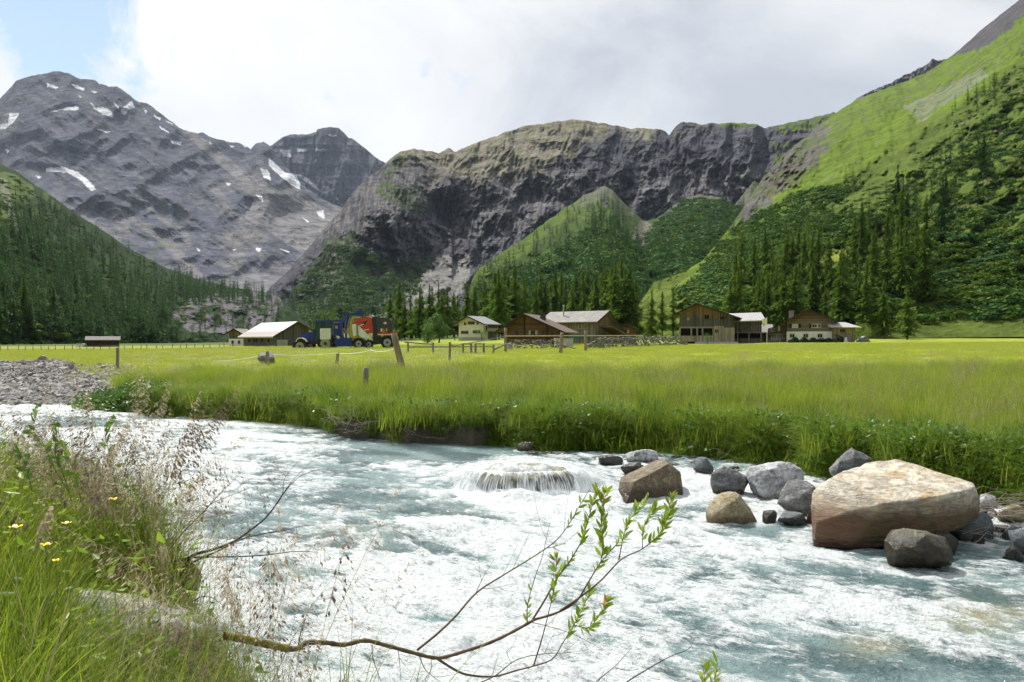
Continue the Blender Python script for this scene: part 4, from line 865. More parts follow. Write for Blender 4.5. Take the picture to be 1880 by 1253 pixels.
bank_line(1400, 15, .40, 1.2, bank, .5, 1.2, 'bank_grass', 'grass tussocks above the bare dark bank', 585, 1245)
bank_line(2600, 12, .05, 1.1, herbs, .6, 1.5, 'bank_herbs', 'broad-leaved herbs on the river bank', 560, 2150, lambda p_: (smooth(-.1, .3, fbm(p_ / 45., p_ * 0, 3, 404)) * .9 + .1) * (1 - bare(p_)))
bank_line(5200, 13, .2, 2.0, herbs, .55, 1.15, 'bank_bushes', 'leafy green growth on the bank behind the boulders', 1480, 2150, lambda p_: smooth(1480, 1560, p_))
bank_line(500, 14, .2, 2.4, herbs, .8, 1.6, 'bank_leaves', 'low leafy plants by the gravel bank', 150, 300)
# near bank, left foreground
D_near = lambda px, d: (d < bank_near(px) - .02) * (d > 1.6) * (1 - .62 * smooth(20, 90, px) * smooth(3.2, 3.5, d) * smooth(5.2, 4.8, d))
inst('foreground_grass', 3600, (-500, 640, 1.7, 9.2), D_near, near, .7, 1.25, 'green grass on the near bank', 21, tilt=.26, sfun=lambda px, d: 1 - .45 * smooth(60, 150, px) * smooth(2.4, 2.8, d) * smooth(5.2, 4.0, d))
inst('dry_grass', 260, (-300, 560, 2.0, 8.0), D_near, dryt, .7, 1.2, 'pale dry blades among the near grass', 26, tilt=.35)
inst('foreground_low_grass', 2600, (-500, 600, 1.9, 9.2), D_near, bank, .35, .6, 'low green turf of the near bank', 22, tilt=.3)
inst('foreground_herbs', 520, (-400, 480, 2.0, 9.0), lambda px, d: D_near(px, d) * smooth(.0, .3, fbm(px / 70., d, 3, 405)), herbs, .35, .8, 'leafy herbs among the near grass', 23)
inst('foreground_seed_grass', 150, (-100, 560, 2.2, 7.0), lambda px, d: D_near(px, d) * smooth(2.2, .1, bank_near(px) - d), stalkn, .75, 1.2, 'drooping purple-brown seed heads on the near bank', 24, tilt=.12)
inst('tall_stalks', 36, (100, 330, 3.6, 6.2), D_near, [stalk_tuft('stalks_tall', 2, 1.15, 1.65, .10, 170 + s, HEAD if s % 2 else HEADP, .26, 80, .0034, .35, .8, la=0.0, lf=1.6) for s in range(4)], .85, 1.1, 'tallest flowering grasses rising above the river on the left', 27, tilt=.10)
LY2 = leaf_mat('weed_leaves', (.12, .22, .025), (.22, .33, .035), (.36, .42, .06), trans=.5, rough=.4)
weeds = [herb(90 + s, 40, .75, .055, .026, .16) for s in range(3)]
for o_ in weeds: o_.data.materials.clear(); o_.data.materials.append(LY2)
inst('leafy_weeds', 150, (-250, 300, 2.6, 8.0), D_near, weeds, .7, 1.15, 'yellow-green leafy weeds among the near grass', 29, tilt=.15)
inst('broad_weeds', 260, (-200, 430, 2.2, 7.5), D_near, herbs, .35, .75, 'broad-leaved weeds in the near grass', 28, tilt=.3)
# gravel
GRV = rock_mat('gravel_stone', (.34, .335, .33), (.18, .18, .185), (.42, .39, .33), 3.0, wet=.05, bs=.4)
peb = []
for s in range(6):
    bb = hull_mesh(random_rock_pts(.5, .4, .26, 500 + s, 12), 1, 1, .03, s, .0); me_ = bpy.data.meshes.new('pebble'); bb.to_mesh(me_); bb.free(); me_.materials.append(GRV); peb.append(bpy.data.objects.new('pebble', me_))
def gdens(px, d): return (d > fb(px) - .8) * smooth(270, 170, px + 40 * fbm(px / 40., d / 3., 3, 44)) * smooth(53, 47, d)
WST = rock_mat('river_stone', (.20, .21, .215), (.10, .105, .11), (.28, .26, .21), 3.0, wet=.10, bs=.5)
peb2 = []
for s in range(4):
    me_ = peb[s].data.copy(); me_.materials.clear(); me_.materials.append(WST); peb2.append(bpy.data.objects.new('river_stone', me_))
name_of(peb2)
r_ = np.random.default_rng(8); px_ = np.concatenate([r_.uniform(1060, 1520, 60), r_.uniform(1740, 2150, 130), r_.uniform(960, 1250, 25)]); d_ = bank_far(px_) - np.abs(r_.normal(0, .9, len(px_))) - .1
scatter('river_stones', np.stack([(px_ - CX) / F * d_, d_, 0 * d_ - .02], -1), r_.uniform(0, 6.28, (len(px_), 3)) * [.06, .06, 1], r_.uniform(.10, .34, len(px_)) * 1.0, r_.integers(0, 4, len(px_)), protos_c[name_of(peb2)], 'small wet stones along the foot of the bank')
inst('gravel', 26000, (-350, 290, 23, 54), gdens, peb, .06, .22, 'grey gravel and cobbles on the river bank', 31, tilt=.5, sfun=lambda px, d: .5 + 3.0 * np.abs(fbm(px * 3.3, d * 9.1, 2, 77)) ** 1.6 * 2)
# ---------------------------------------------------------------- trees
BARK = mat_plain('bark', (.13, .10, .075), (.07, .055, .04), 12, .9, .1, .6, .02, (1, 1, .2))
CON = [leaf_mat('larch_needles', (.070, .135, .018), (.105, .18, .024), (.15, .22, .034), trans=.40, rough=.7),
       leaf_mat('spruce_needles', (.022, .068, .016), (.038, .098, .020), (.062, .130, .026), trans=.22, rough=.7)]
def tube(V, Fq, pts, rad, n=6):
    """tapering tube through points"""
    pts = [Vector(p_) for p_ in pts]; b0 = len(V); m = len(pts)
    for i, p_ in enumerate(pts):
        t = (pts[min(i + 1, m - 1)] - pts[max(i - 1, 0)]).normalized(); a = t.orthogonal().normalized() if abs(t.z) > .99 or True else t
        u = t.cross(Vector((0.31, 0.17, 0.93))); u = (u if u.length > 1e-3 else t.orthogonal()).normalized(); w_ = t.cross(u)
        for k in range(n):
            c = math.cos(k / n * 6.2832); s = math.sin(k / n * 6.2832); V.append(tuple(p_ + (u * c + w_ * s) * rad[i]))
    for i in range(m - 1):
        for k in range(n): a = b0 + i * n + k; b_ = b0 + i * n + (k + 1) % n; Fq.append((a, b_, b_ + n, a + n))
def conifer_mesh(seed, rad=.17, nb=230, lobes=5, low=.10, droop=.35, mat=0, fill=.7):
    """crown of drooping sprays around a straight trunk, height 1"""
    r = np.random.default_rng(seed); V, Fq = [], []; side = r.uniform(.75, 1.15, 12)
    for i in range(nb):
        z = low + (1 - low) * (i + r.uniform()) / nb; z = min(z, .985); a = r.uniform(0, 6.283)
        R0 = rad * (1 - z) ** .80 * side[int(a / 6.283 * 12) % 12] * (.8 + .4 * math.sin(z * 31 + seed)) ; R0 *= smooth(low - .02, low + .12, z) * .7 + .3
        Lb = max(R0 * r.uniform(.55, 1.15), .008); ca, sa = math.cos(a), math.sin(a)
        for k in range(lobes):
            u = (k + .6 + r.uniform(-.3, .3)) / lobes
            if r.uniform() > fill + .3 * u: continue
            c = np.array([ca * Lb * u, sa * Lb * u, z + .012 - droop * Lb * u ** 1.3 + r.normal(0, .003)])
            ln = Lb * .36 * r.uniform(.7, 1.3) + .010; wd = ln * r.uniform(.45, .8) * (1.15 - .5 * u)
            d = np.array([ca, sa, -droop * 1.2]) + r.normal(0, .35, 3); d /= np.linalg.norm(d)
            s = np.cross(d, [0, 0, 1.]) + r.normal(0, .35, 3); s /= np.linalg.norm(s); dn = np.array([0, 0, -1.]) * ln * r.uniform(.2, .6)
            q = len(V); V += [tuple(c - s * wd * .5 - d * ln * .2), tuple(c + s * wd * .15 + d * ln * .6 + dn * .4), tuple(c + s * wd * .6 + dn * .5), tuple(c + dn - d * ln * .3)]
            Fq.append((q, q + 1, q + 2, q + 3))
    return V, Fq
def trunk_mesh(h=1.0, r0=.012, n=6):
    V, Fq = [], []; tube(V, Fq, [(0, 0, -.02), (0, 0, .2), (.002, 0, .6), (0, 0, .97)], [r0 * 1.25, r0, r0 * .55, r0 * .1], n); return V, Fq
CONI = []
for s in range(10):
    lar = s < 6
    V, Fq = conifer_mesh(600 + s, rad=[.24, .20, .27, .22, .28, .21, .20, .165, .22, .18][s], nb=420 if lar else 420, lobes=6, low=[.12, .2, .08, .15, .06, .25, .05, .04, .08, .1][s], droop=.30 if lar else .5, fill=.55 if lar else .7)
    c_ = mesh_np('crown', V, Fq, CON[0 if lar else 1], link=False, smooth_=False)
    V, Fq = trunk_mesh(); t_ = mesh_np('trunk', V, Fq, BARK, link=False); CONI.append((c_, t_, lar))
FARC = []
for s in range(6):
    V, Fq = conifer_mesh(700 + s, rad=[.22, .19, .24, .18, .21, .23][s], nb=120, lobes=3, low=.05, droop=.4, fill=.85)
    n0 = len(Fq); tube(V, Fq, [(0, 0, -.03), (0, 0, .5)], [.012, .006], 4)
    FARC.append(mesh_np('far_conifer', V, Fq, None, link=False, smooth_=False, mats=[CON[1 if s < 4 else 0], BARK], mat_idx=[0] * n0 + [1] * (len(Fq) - n0)))
farc_c = proto_collection('far_conifers', FARC)
TREES = []      # x, y, z, height, species, label, group
def in_poly(poly, n, seed):
    r = np.random.default_rng(seed); xs = [p_[0] for p_ in poly]; ys = [p_[1] for p_ in poly]; X = r.uniform(min(xs), max(xs), n * 6); Y = r.uniform(min(ys), max(ys), n * 6)
    k = poly_mask(poly, X, Y); return X[k][:n], Y[k][:n]
def grow(sheet_name, poly, n, h0, h1, spec, label, group, seed, clump=0.0):
    X, Y = in_poly(poly, int(n * (1 + 2 * (clump > 0))), seed)
    if clump > 0:
        k = fbm(X / 26., Y / 20., 3, seed) > np.random.default_rng(seed).uniform(-.35, .35, len(X)) * (2 - clump) ; X, Y = X[k][:n], Y[k][:n]
    Pn, ok = on_sheet(sheet_name, X, Y); r = np.random.default_rng(seed + 1)
    for p_, k in zip(Pn, ok):
        if k: TREES.append((p_[0], p_[1], p_[2] - .3, r.uniform(h0, h1) * r.choice([1, 1, .8, .6]), spec, label, group))
def grow_ground(px0, px1, d0, d1, n, h0, h1, spec, label, group, seed, line=None):
    r = np.random.default_rng(seed)
    for i in range(n):
        px = r.uniform(px0, px1); d = r.uniform(d0, d1); TREES.append(((px - CX) / F * d, d, gz(px, d) - .2, r.uniform(h0, h1) * r.choice([1, 1, .9, .75]), spec, label, group))
def one_tree(px, d, h, spec, label, k=None): TREES.append(((px - CX) / F * d, d, gz(px, d) - .1, h, spec, label, None))
# trees behind the hamlet, from the left
grow_ground(560, 720, 230, 330, 26, 8, 14, 0, 'green larch in the thin row beyond the tractor and the trailer', 'larches beyond the tractor', 801)
grow_ground(715, 860, 215, 300, 40, 13, 18, 0, 'tall larch standing in the row between the trailer and the white house', 'larches left of the white house', 802)
grow_ground(870, 1040, 200, 300, 52, 15, 21, 0, 'tall larch in the wood behind the white house and the log cabin', 'larches behind the cabins', 803)
grow_ground(1035, 1168, 195, 290, 46, 17, 23, 0, 'very tall larch in the wood behind the grey-roofed barn', 'larches behind the grey-roofed barn', 804)
one_tree(916, 178, 15.5, 0, 'bushy larch standing just right of the white house')
one_tree(1197, 180, 11.5, 0, 'slim larch, left of the pair standing beside the big wooden barn')
one_tree(1216, 176, 11.0, 0, 'broad larch in the middle of the trio left of the big wooden barn')
one_tree(1236, 190, 12.5, 0, 'tall larch nearest the left eave of the big wooden barn')
one_tree(1320, 205, 7.0, 1, 'small dark spruce rising behind the roof of the big wooden barn')
one_tree(1666, 168, 11.0, 0, 'light green larch alone at the edge of the meadow, bare trunk below')
one_tree(1624, 178, 12.5, 0, 'larch left of the lone light green one at the meadow edge')
one_tree(1590, 182, 16.0, 0, 'big dark larch right behind the yellow-green bush')
grow_ground(1340, 1420, 186, 235, 30, 14, 20, 0, 'dark larch in the grove behind the annex and the flagpole', 'larches behind the annex', 805)
grow_ground(1420, 1530, 186, 240, 40, 16, 21, 0, 'dark larch in the dense grove behind the white-based farmhouse', 'larches behind the farmhouse', 806)
grow_ground(1540, 1705, 188, 240, 36, 14, 20, 0, 'dark larch in the grove right of the farmhouse shed', 'larches right of the farmhouse', 807)
S_ = 'hill_slope'
grow(S_, [(1340, 560), (1350, 470), (1430, 440), (1520, 430), (1530, 560)], 60, 10, 16, 0, 'larch on the wooded slope above the farmhouse', 'larches above the farmhouse', 811)
grow(S_, [(1530, 560), (1535, 500), (1600, 470), (1640, 430), (1700, 430), (1710, 560)], 46, 13, 20, 0, 'larch on the slope above the grove right of the farmhouse', 'larches above the right grove', 812)
grow(S_, [(1420, 440), (1440, 400), (1530, 385), (1600, 380), (1620, 425), (1540, 450), (1520, 430)], 36, 8, 13, 1, 'dark conifer on the green slope above the little clearing', 'conifers above the clearing', 813)
grow(S_, [(1630, 440), (1640, 370), (1700, 330), (1730, 290), (1830, 260), (1830, 330), (1790, 390), (1740, 440)], 46, 10, 16, 1, 'tall dark conifer among the bushes high on the right slope', 'conifers high on the right slope', 814)
grow(S_, [(1790, 335), (1792, 320), (1812, 320), (1812, 335)], 4, 17, 20, 1, 'one of the biggest dark conifers on the upper right slope', 'biggest conifers on the upper right slope', 815)
grow(S_, [(1470, 340), (1560, 350), (1640, 360), (1600, 330)], 8, 7, 11, 1, 'little conifer alone on the open pasture', 'little pasture conifers', 816)
grow(S_, [(1735, 222), (1750, 200), (1800, 175), (1860, 130), (1880, 140), (1820, 190), (1790, 205)], 17, 8, 13, 1, 'small dark conifer on the skyline rib of the right slope', 'conifers on the rib', 817)
grow(S_, [(1850, 300), (1850, 240), (1950, 200), (2200, 150), (2300, 300), (1950, 330)], 34, 10, 14, 1, 'dark conifer near the right edge of the picture', 'conifers at the right edge', 818)
grow(S_, [(1280, 500), (1345, 420), (1420, 400), (1420, 470), (1330, 540)], 22, 9, 14, 1, 'conifer in the bushes where the slope meets the valley head', 'conifers by the valley head', 819)
G_ = 'hill_spur'
grow(G_, [(862, 600), (880, 520), (960, 500), (1030, 470), (1090, 430), (1110, 385), (1165, 450), (1200, 500), (1200, 600)], 400, 13, 18, 1, 'conifers of the spur', 'spur wood', 821, .6)
grow(G_, [(880, 540), (885, 500), (955, 452), (1040, 385), (1100, 350), (1110, 400), (1000, 470)], 90, 9, 16, 1, 'conifers of the spur', 'spur wood', 825, .4)
grow(G_, [(1085, 420), (1100, 370), (1120, 360), (1160, 420), (1190, 470), (1120, 470)], 60, 15, 22, 1, 'conifers of the spur', 'spur wood', 822)
grow(G_, [(1190, 600), (1200, 420), (1260, 375), (1330, 375), (1400, 400), (1400, 600)], 260, 12, 18, 1, 'conifers of the spur', 'spur wood', 823, .8)
grow(G_, [(1345, 410), (1372, 352), (1388, 335), (1400, 350), (1420, 430)], 50, 16, 24, 1, 'conifers of the spur', 'spur wood', 824)
D_ = 'mountain_cliffs'
grow(D_, [(500, 600), (520, 550), (570, 500), (610, 470), (650, 440), (700, 470), (740, 460), (800, 475), (790, 500), (720, 560), (660, 610)], 560, 14, 22, 1, 'conifers below the cliffs', 'cliff foot wood', 831, .7)
grow(D_, [(690, 350), (705, 335), (770, 345), (790, 385), (770, 400), (720, 370)], 34, 16, 26, 1, 'conifers below the cliffs', 'cliff foot wood', 832, .6)
grow(D_, [(820, 600), (850, 520), (900, 480), (960, 480), (960, 600)], 120, 13, 18, 1, 'conifers below the cliffs', 'cliff foot wood', 833)
grow(D_, [(1180, 420), (1200, 400), (1250, 390), (1260, 360), (1290, 370), (1230, 420)], 24, 14, 22, 1, 'conifers below the cliffs', 'cliff foot wood', 834)
A_ = 'hill_forest'
grow(A_, [(-500, 640), (-500, 400), (0, 430), (40, 380), (90, 372), (165, 420), (260, 478), (360, 518), (505, 545), (520, 600), (430, 560), (330, 560), (310, 600), (330, 638)], 3300, 11, 18, 1, 'conifers of the left hillside', 'left wood', 841, .5)
grow(A_, [(300, 560), (320, 505), (430, 524), (500, 536), (510, 560), (420, 552)], 170, 13, 20, 1, 'conifers of the left hillside', 'left wood', 842)
grow(A_, [(330, 640), (340, 590), (500, 590), (560, 600), (575, 638)], 60, 9, 14, 1, 'conifers of the left hillside', 'left wood', 843)
grow(A_, [(-500, 400), (-300, 250), (-100, 290), (20, 320), (60, 350), (30, 400)], 110, 9, 14, 1, 'conifers of the left hillside', 'left wood', 844, .8)
grow(A_, [(-500, 645), (-500, 560), (0, 545), (60, 570), (150, 610), (160, 640)], 60, 12, 17, 0, 'lighter green conifer at the foot of the left hillside, beside the dark shed', 'light conifers at the left foot', 845)
grow(A_, [(150, 640), (150, 600), (320, 590), (320, 640)], 30, 11, 16, 1, 'dark conifer right above the little dark shed on the left', 'conifers above the dark shed', 846)
TREES.sort(key=lambda t: -(t[3] / t[1]) * (1 if -60 < CX + t[0] / t[1] * F < 1940 else 1e-3) * (0 if t[6] in ('spur wood', 'cliff foot wood', 'left wood') else 1))
NIND = 292; r_ = np.random.default_rng(3)
rest = []
for i, (x, y, z, h, sp_, lb, grp) in enumerate(TREES):
    if i < NIND and grp not in ('spur wood', 'cliff foot wood', 'left wood'):
        k = int(r_.integers(0, 6)) if sp_ == 0 else int(r_.integers(6, 10))
        if grp is None and 'lone' not in lb and 'light' in lb: k = 2
        e = empty('larch_tree' if sp_ == 0 else 'conifer_tree', (x, y, z), r_.uniform(0, 6.28), lb, 'tree', grp)
        s = h * r_.uniform(.92, 1.08); e.scale = (h * 1.05 * r_.uniform(.85, 1.2),) * 2 + (s,)
        for src in CONI[k][:2]:
            c_ = src.copy(); COL.objects.link(c_); c_.parent = e
    else: rest.append((x, y, z, h, sp_, grp))
def far_wood(name, keep, label, seed):
    R_ = [t for t in rest if keep(t)]
    if not R_: return
    r = np.random.default_rng(seed); m = len(R_); h = np.array([t[3] for t in R_]); wd = r.uniform(.85, 1.25, m)
    rot = np.zeros((m, 3)); rot[:, 2] = r.uniform(0, 6.28, m); idx = np.array([r.integers(0, 4) if t[4] == 1 else r.integers(4, 6) for t in R_])
    scatter(name, np.array([t[:3] for t in R_]), rot, np.stack([h * wd, h * wd, h], -1), idx, farc_c, label)
far_wood('forest', lambda t: t[5] == 'left wood', 'dark conifer forest covering the left hillside', 851)
far_wood('forest', lambda t: t[5] == 'spur wood', 'conifer wood on the green spur below the cliffs', 852)
far_wood('forest', lambda t: t[5] == 'cliff foot wood', 'scattered conifers at the foot of the grey cliffs', 853)
far_wood('woods', lambda t: t[5] not in ('left wood', 'spur wood', 'cliff foot wood'), 'remaining small conifers on the right slope', 854)

# low bushes on the slopes
SHR = leaf_mat('alder_leaves', (.035, .080, .010), (.075, .14, .016), (.15, .22, .026), trans=.25, rough=.6)
SHR2 = leaf_mat('alder_leaves_bluish', (.025, .075, .022), (.055, .13, .032), (.11, .20, .045), trans=.25, rough=.6)
def shrub_mesh(seed, n, mat):
    r = np.random.default_rng(seed); V, Fq = [], []; lob = r.normal(0, .28, (5, 2))
    for i in range(n):
        l = lob[r.integers(0, 5)]; t = r.normal(0, 1, 3); t /= np.linalg.norm(t); t[2] = abs(t[2]) * .9; c = np.array([l[0], l[1], 0]) + t * r.uniform(.30, .55) * np.array([1, 1, 1.1])
        nrm = t + r.normal(0, .5, 3); nrm /= np.linalg.norm(nrm); a = np.cross(nrm, r.normal(0, 1, 3)); a /= np.linalg.norm(a); b_ = np.cross(nrm, a); s = r.uniform(.06, .15); k = len(V)
        V += [tuple(c - a * s), tuple(c - b_ * s * .7), tuple(c + a * s), tuple(c + b_ * s * .7)]; Fq.append((k, k + 1, k + 2, k + 3))
    return mesh_np('shrub', V, Fq, mat, link=False, smooth_=False)
shr_c = proto_collection('shrubs', [shrub_mesh(860 + s, 230, SHR if s < 3 else SHR2) for s in range(5)])
def bushes(sheet_name, poly, n, s0, s1, label, seed, clump=1.0, kinds=(0, 5), name='shrubbery', cs=(22., 11.)):
    X, Y = in_poly(poly, n * 3, seed); r = np.random.default_rng(seed)
    if clump: k = fbm(X / cs[0], Y / cs[1], 4, seed) * clump > r.uniform(-.25, .45, len(X)); X, Y = X[k][:n], Y[k][:n]
    Pn, ok = on_sheet(sheet_name, X, Y); Pn = Pn[ok]; m = len(Pn); s = r.uniform(s0, s1, m); Pn[:, 2] -= .15 * s; rot = np.zeros((m, 3)); rot[:, 2] = r.uniform(0, 6.28, m)
    return scatter(name, Pn, rot, np.stack([s * 1.3, s * 1.3, s * .8], -1), r.integers(kinds[0], kinds[1], m), shr_c, label)
bushes(S_, [(1250, 540), (1290, 500), (1345, 430), (1400, 390), (1480, 350), (1560, 335), (1580, 345), (1500, 385), (1620, 400), (1700, 330), (1560, 440), (1500, 470), (1400, 520), (1310, 580)], 1700, 1.8, 5.0, 'dense green alder bushes on the lower left of the right slope', 871, 1.3)
bushes(S_, [(1600, 590), (1560, 480), (1640, 420), (1720, 420), (1760, 300), (1800, 220), (1880, 160), (2400, 20), (2400, 560), (1900, 590), (1740, 580), (1700, 600)], 3100, 1.3, 4.2, 'dense green bushes covering the right hand slope', 872, .8)
bushes(S_, [(1400, 400), (1560, 340), (1640, 330), (1740, 230), (1880, 110), (2300, -50), (2300, 60), (1880, 220), (1720, 330), (1560, 400)], 520, .9, 2.4, 'scattered low bushes on the upper pasture', 873, .9)
bushes(G_, [(1190, 600), (1180, 480), (1200, 415), (1260, 365), (1330, 365), (1400, 400), (1440, 600)], 1300, 4.0, 9.0, 'bluish green bushes filling the bowl below the cliffs', 874, .0, (2, 5))
bushes(G_, [(900, 600), (900, 530), (1000, 480), (1090, 420), (1160, 440), (1190, 600)], 1700, 3.5, 8.5, 'green bushes between the conifers of the spur', 875, .0, (2, 5))
bushes(A_, [(-500, 640), (-500, 250), (0, 310), (60, 350), (165, 425), (300, 495), (500, 545), (500, 560), (330, 600), (300, 640)], 2400, 2.5, 5.0, 'dark undergrowth between the conifers of the left hillside', 876, .8, (0, 5))
bushes(D_, [(500, 600), (560, 510), (640, 440), (700, 470), (790, 475), (760, 540), (660, 610)], 1600, 4, 8, 'low bushes below the cliffs', 877, .9, (2, 5))

# broadleaf trees by the track
LT = leaf_mat('broadleaf_leaves', (.05, .115, .02), (.08, .165, .025), (.12, .22, .035), trans=.35)
LY = leaf_mat('yellowish_leaves', (.16, .25, .03), (.20, .30, .035), (.26, .34, .05), trans=.4)
def broadleaf(px, d, h, wd, label, seed, mat, low=.2, name='broadleaf_tree', nl=2600, zoff=0):
    r = np.random.default_rng(seed); e = empty(name, on_ground(px, d, zoff), 0, label, 'tree' if name != 'bush' else 'bush'); V, Fq = [], []; tube(V, Fq, [(0, 0, -.1), (.03 * h, 0, .3 * h), (0, .02 * h, .75 * h)], [.03 * h, .022 * h, .006 * h], 6)
    cl = []
    for k in range(16):
        a = r.uniform(0, 6.28); z = r.uniform(low + .1, .92); rr = wd * .5 * math.sqrt(max(0, 1 - ((z - .52) / .5) ** 2)) * r.uniform(.4, .85); c = (math.cos(a) * rr, math.sin(a) * rr, z * h); cl.append((c, r.uniform(.16, .28) * wd))
        tube(V, Fq, [(0.02 * h, 0, .25 * h * r.uniform(.8, 1.8)), (c[0] * .5, c[1] * .5, c[2] * .8), c], [.010 * h, .006 * h, .002 * h], 4)
    mesh_np('trunk', V, Fq, BARK, e); V, Fq = [], []
    for i in range(nl):
        c, q = cl[r.integers(0, len(cl))]; t = r.normal(0, 1, 3); t /= np.linalg.norm(t); p_ = np.array(c) + t * q * r.uniform(.5, 1.1) ** .7 * np.array([1, 1, .8]); nr = t + r.normal(0, .7, 3); nr /= np.linalg.norm(nr)
        a = np.cross(nr, r.normal(0, 1, 3)); a /= np.linalg.norm(a); b_ = np.cross(nr, a); s = r.uniform(.012, .03) * h; k = len(V)
        V += [tuple(p_ - a * s), tuple(p_ - b_ * s * .6), tuple(p_ + a * s), tuple(p_ + b_ * s * .6)]; Fq.append((k, k + 1, k + 2, k + 3))
    mesh_np('crown', V, Fq, mat, e, smooth_=False); return e
broadleaf(785, 140, 3.6, 2.9, 'low light green bushy tree in front of the taller broadleaf tree', 881, LT, .02)
broadleaf(806, 152, 5.4, 4.6, 'taller round broadleaf tree left of the white house', 882, LT, .12, nl=4200)
broadleaf(1583, 158, 3.4, 4.0, 'yellow-green bush beside the farmhouse shed', 883, LY, .0, 'bush')
broadleaf(1299, 138, 1.9, 1.9, 'small round green bush in front of the big wooden barn', 884, LT, .0, 'bush', 900)
broadleaf(884, 160, 2.6, 2.2, 'climbing green bush against the white house', 885, LT, .0, 'bush', 900)
# ---------------------------------------------------------------- buildings
def board_mat(name, c_old, c_new=None, z0=2.5, z1=4.5, pitch=.22, vertical=True, axis=0, rough=.85, pale=None):
    """weathered boards: grey where the weather reaches, warm brown sheltered under the eaves (z0..z1)"""
    m, nt, p, out = new_mat(name); tc = N(nt, 'ShaderNodeTexCoord'); v = tc.outputs['Object']; s = N(nt, 'ShaderNodeSeparateXYZ'); L(nt, v, s.inputs[0])
    u = math_(nt, 'ADD', s.outputs[0], s.outputs[1]) if vertical else s.outputs[2]
    k = math_(nt, 'DIVIDE', u, pitch); fl = math_(nt, 'FLOOR', k); fr = math_(nt, 'FRACT', k)
    wn = N(nt, 'ShaderNodeTexWhiteNoise', noise_dimensions='1D'); L(nt, fl, wn.inputs['W'])
    st = noise_(nt, mapping(nt, v, (6, 6, .5) if vertical else (.5, .5, 7)), 2.0, 5, .65)
    col = mixc(nt, wn.outputs['Value'], tuple(x * .62 for x in c_old), tuple(min(x * 1.30, 1) for x in c_old))
    if c_new:
        hh = math_(nt, 'ADD', s.outputs[2], math_(nt, 'ADD', math_(nt, 'MULTIPLY', math_(nt, 'SUBTRACT', wn.outputs['Value'], .5), (z1 - z0) * .8), math_(nt, 'MULTIPLY', math_(nt, 'SUBTRACT', st, .5), (z1 - z0) * 1.6)))
        f = N(nt, 'ShaderNodeMapRange'); f.inputs[1].default_value = z0; f.inputs[2].default_value = z1; L(nt, hh, f.inputs[0])
        col = mixc(nt, f.outputs[0], col, mixc(nt, wn.outputs['Value'], tuple(x * .6 for x in c_new), c_new))
    col = mixc(nt, 1.0, col, ramp(nt, st, [(.3, .6), (.65, 1.15)]), 'MULTIPLY')
    gap = ramp(nt, fr, [(0.0, .25), (.07, 1.0), (.93, 1.0), (1.0, .25)]); col = mixc(nt, 1.0, col, gap, 'MULTIPLY')
    L(nt, col, p.inputs['Base Color']); p.inputs['Roughness'].default_value = rough; p.inputs['Specular IOR Level'].default_value = .2
    bump(nt, gap, .6, .02, p); return m
def roof_mat(name, c1, c2, rough=.8, pitch=.35, spots=None, along=0):
    m, nt, p, out = new_mat(name); tc = N(nt, 'ShaderNodeTexCoord'); v = tc.outputs['Object']
    n = noise_(nt, v, 1.6, 7, .65); n2 = noise_(nt, v, 12, 4, .6); s = N(nt, 'ShaderNodeSeparateXYZ'); L(nt, v, s.inputs[0])
    c = ramp(nt, math_(nt, 'ADD', math_(nt, 'MULTIPLY', n, .6), math_(nt, 'MULTIPLY', n2, .4)), [(.38, c2), (.6, c1)])
    fr = math_(nt, 'FRACT', math_(nt, 'DIVIDE', s.outputs[along], pitch)); g = ramp(nt, fr, [(0, .55), (.10, 1), (.9, 1), (1, .7)]); c = mixc(nt, 1.0, c, g, 'MULTIPLY')
    if spots: c = mixc(nt, ramp(nt, noise_(nt, mapping(nt, v, loc=(3, 1, 2)), .8, 5, .6), [(.55, 0), (.62, 1)]), c, spots)
    L(nt, c, p.inputs['Base Color']); p.inputs['Roughness'].default_value = rough; bump(nt, g, .6, .03, p); return m
WALLM = mat_plain('lime_plaster', (.82, .82, .79), (.68, .69, .65), 1.5, .9, .1, .3, .01)
CREAM = mat_plain('cream_plaster', (.66, .64, .50), (.52, .50, .39), 1.2, .9, .1, .3, .01)
CONC = mat_plain('pale_concrete', (.52, .53, .54), (.36, .37, .38), 2, .9, .1)
GLASS, _n, _p, _o = new_mat('window_glass'); _p.inputs['Base Color'].default_value = (.02, .025, .03, 1); _p.inputs['Roughness'].default_value = .08
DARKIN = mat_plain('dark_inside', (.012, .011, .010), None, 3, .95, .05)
WHITEW = mat_plain('white_paint', (.78, .78, .76), (.66, .66, .64), 4, .6)
DARKW = mat_plain('dark_wood', (.055, .038, .026), (.03, .022, .016), 6, .85, .2, .3, .01, (1, 1, .3))
MIDW = mat_plain('brown_wood', (.16, .10, .06), (.09, .058, .036), 6, .85, .2, .3, .01, (1, 1, .3))
GREYW = mat_plain('grey_weathered_wood', (.30, .28, .25), (.17, .155, .14), 7, .9, .2, .5, .01, (1, 1, .2))
PALEW = mat_plain('pale_board', (.46, .40, .30), (.34, .29, .21), 6, .85, .2, .3, .01, (1, 1, .3))
STOVE = mat_plain('galvanised_steel', (.5, .5, .5), (.35, .35, .36), 5, .4, .5, metal=.7)
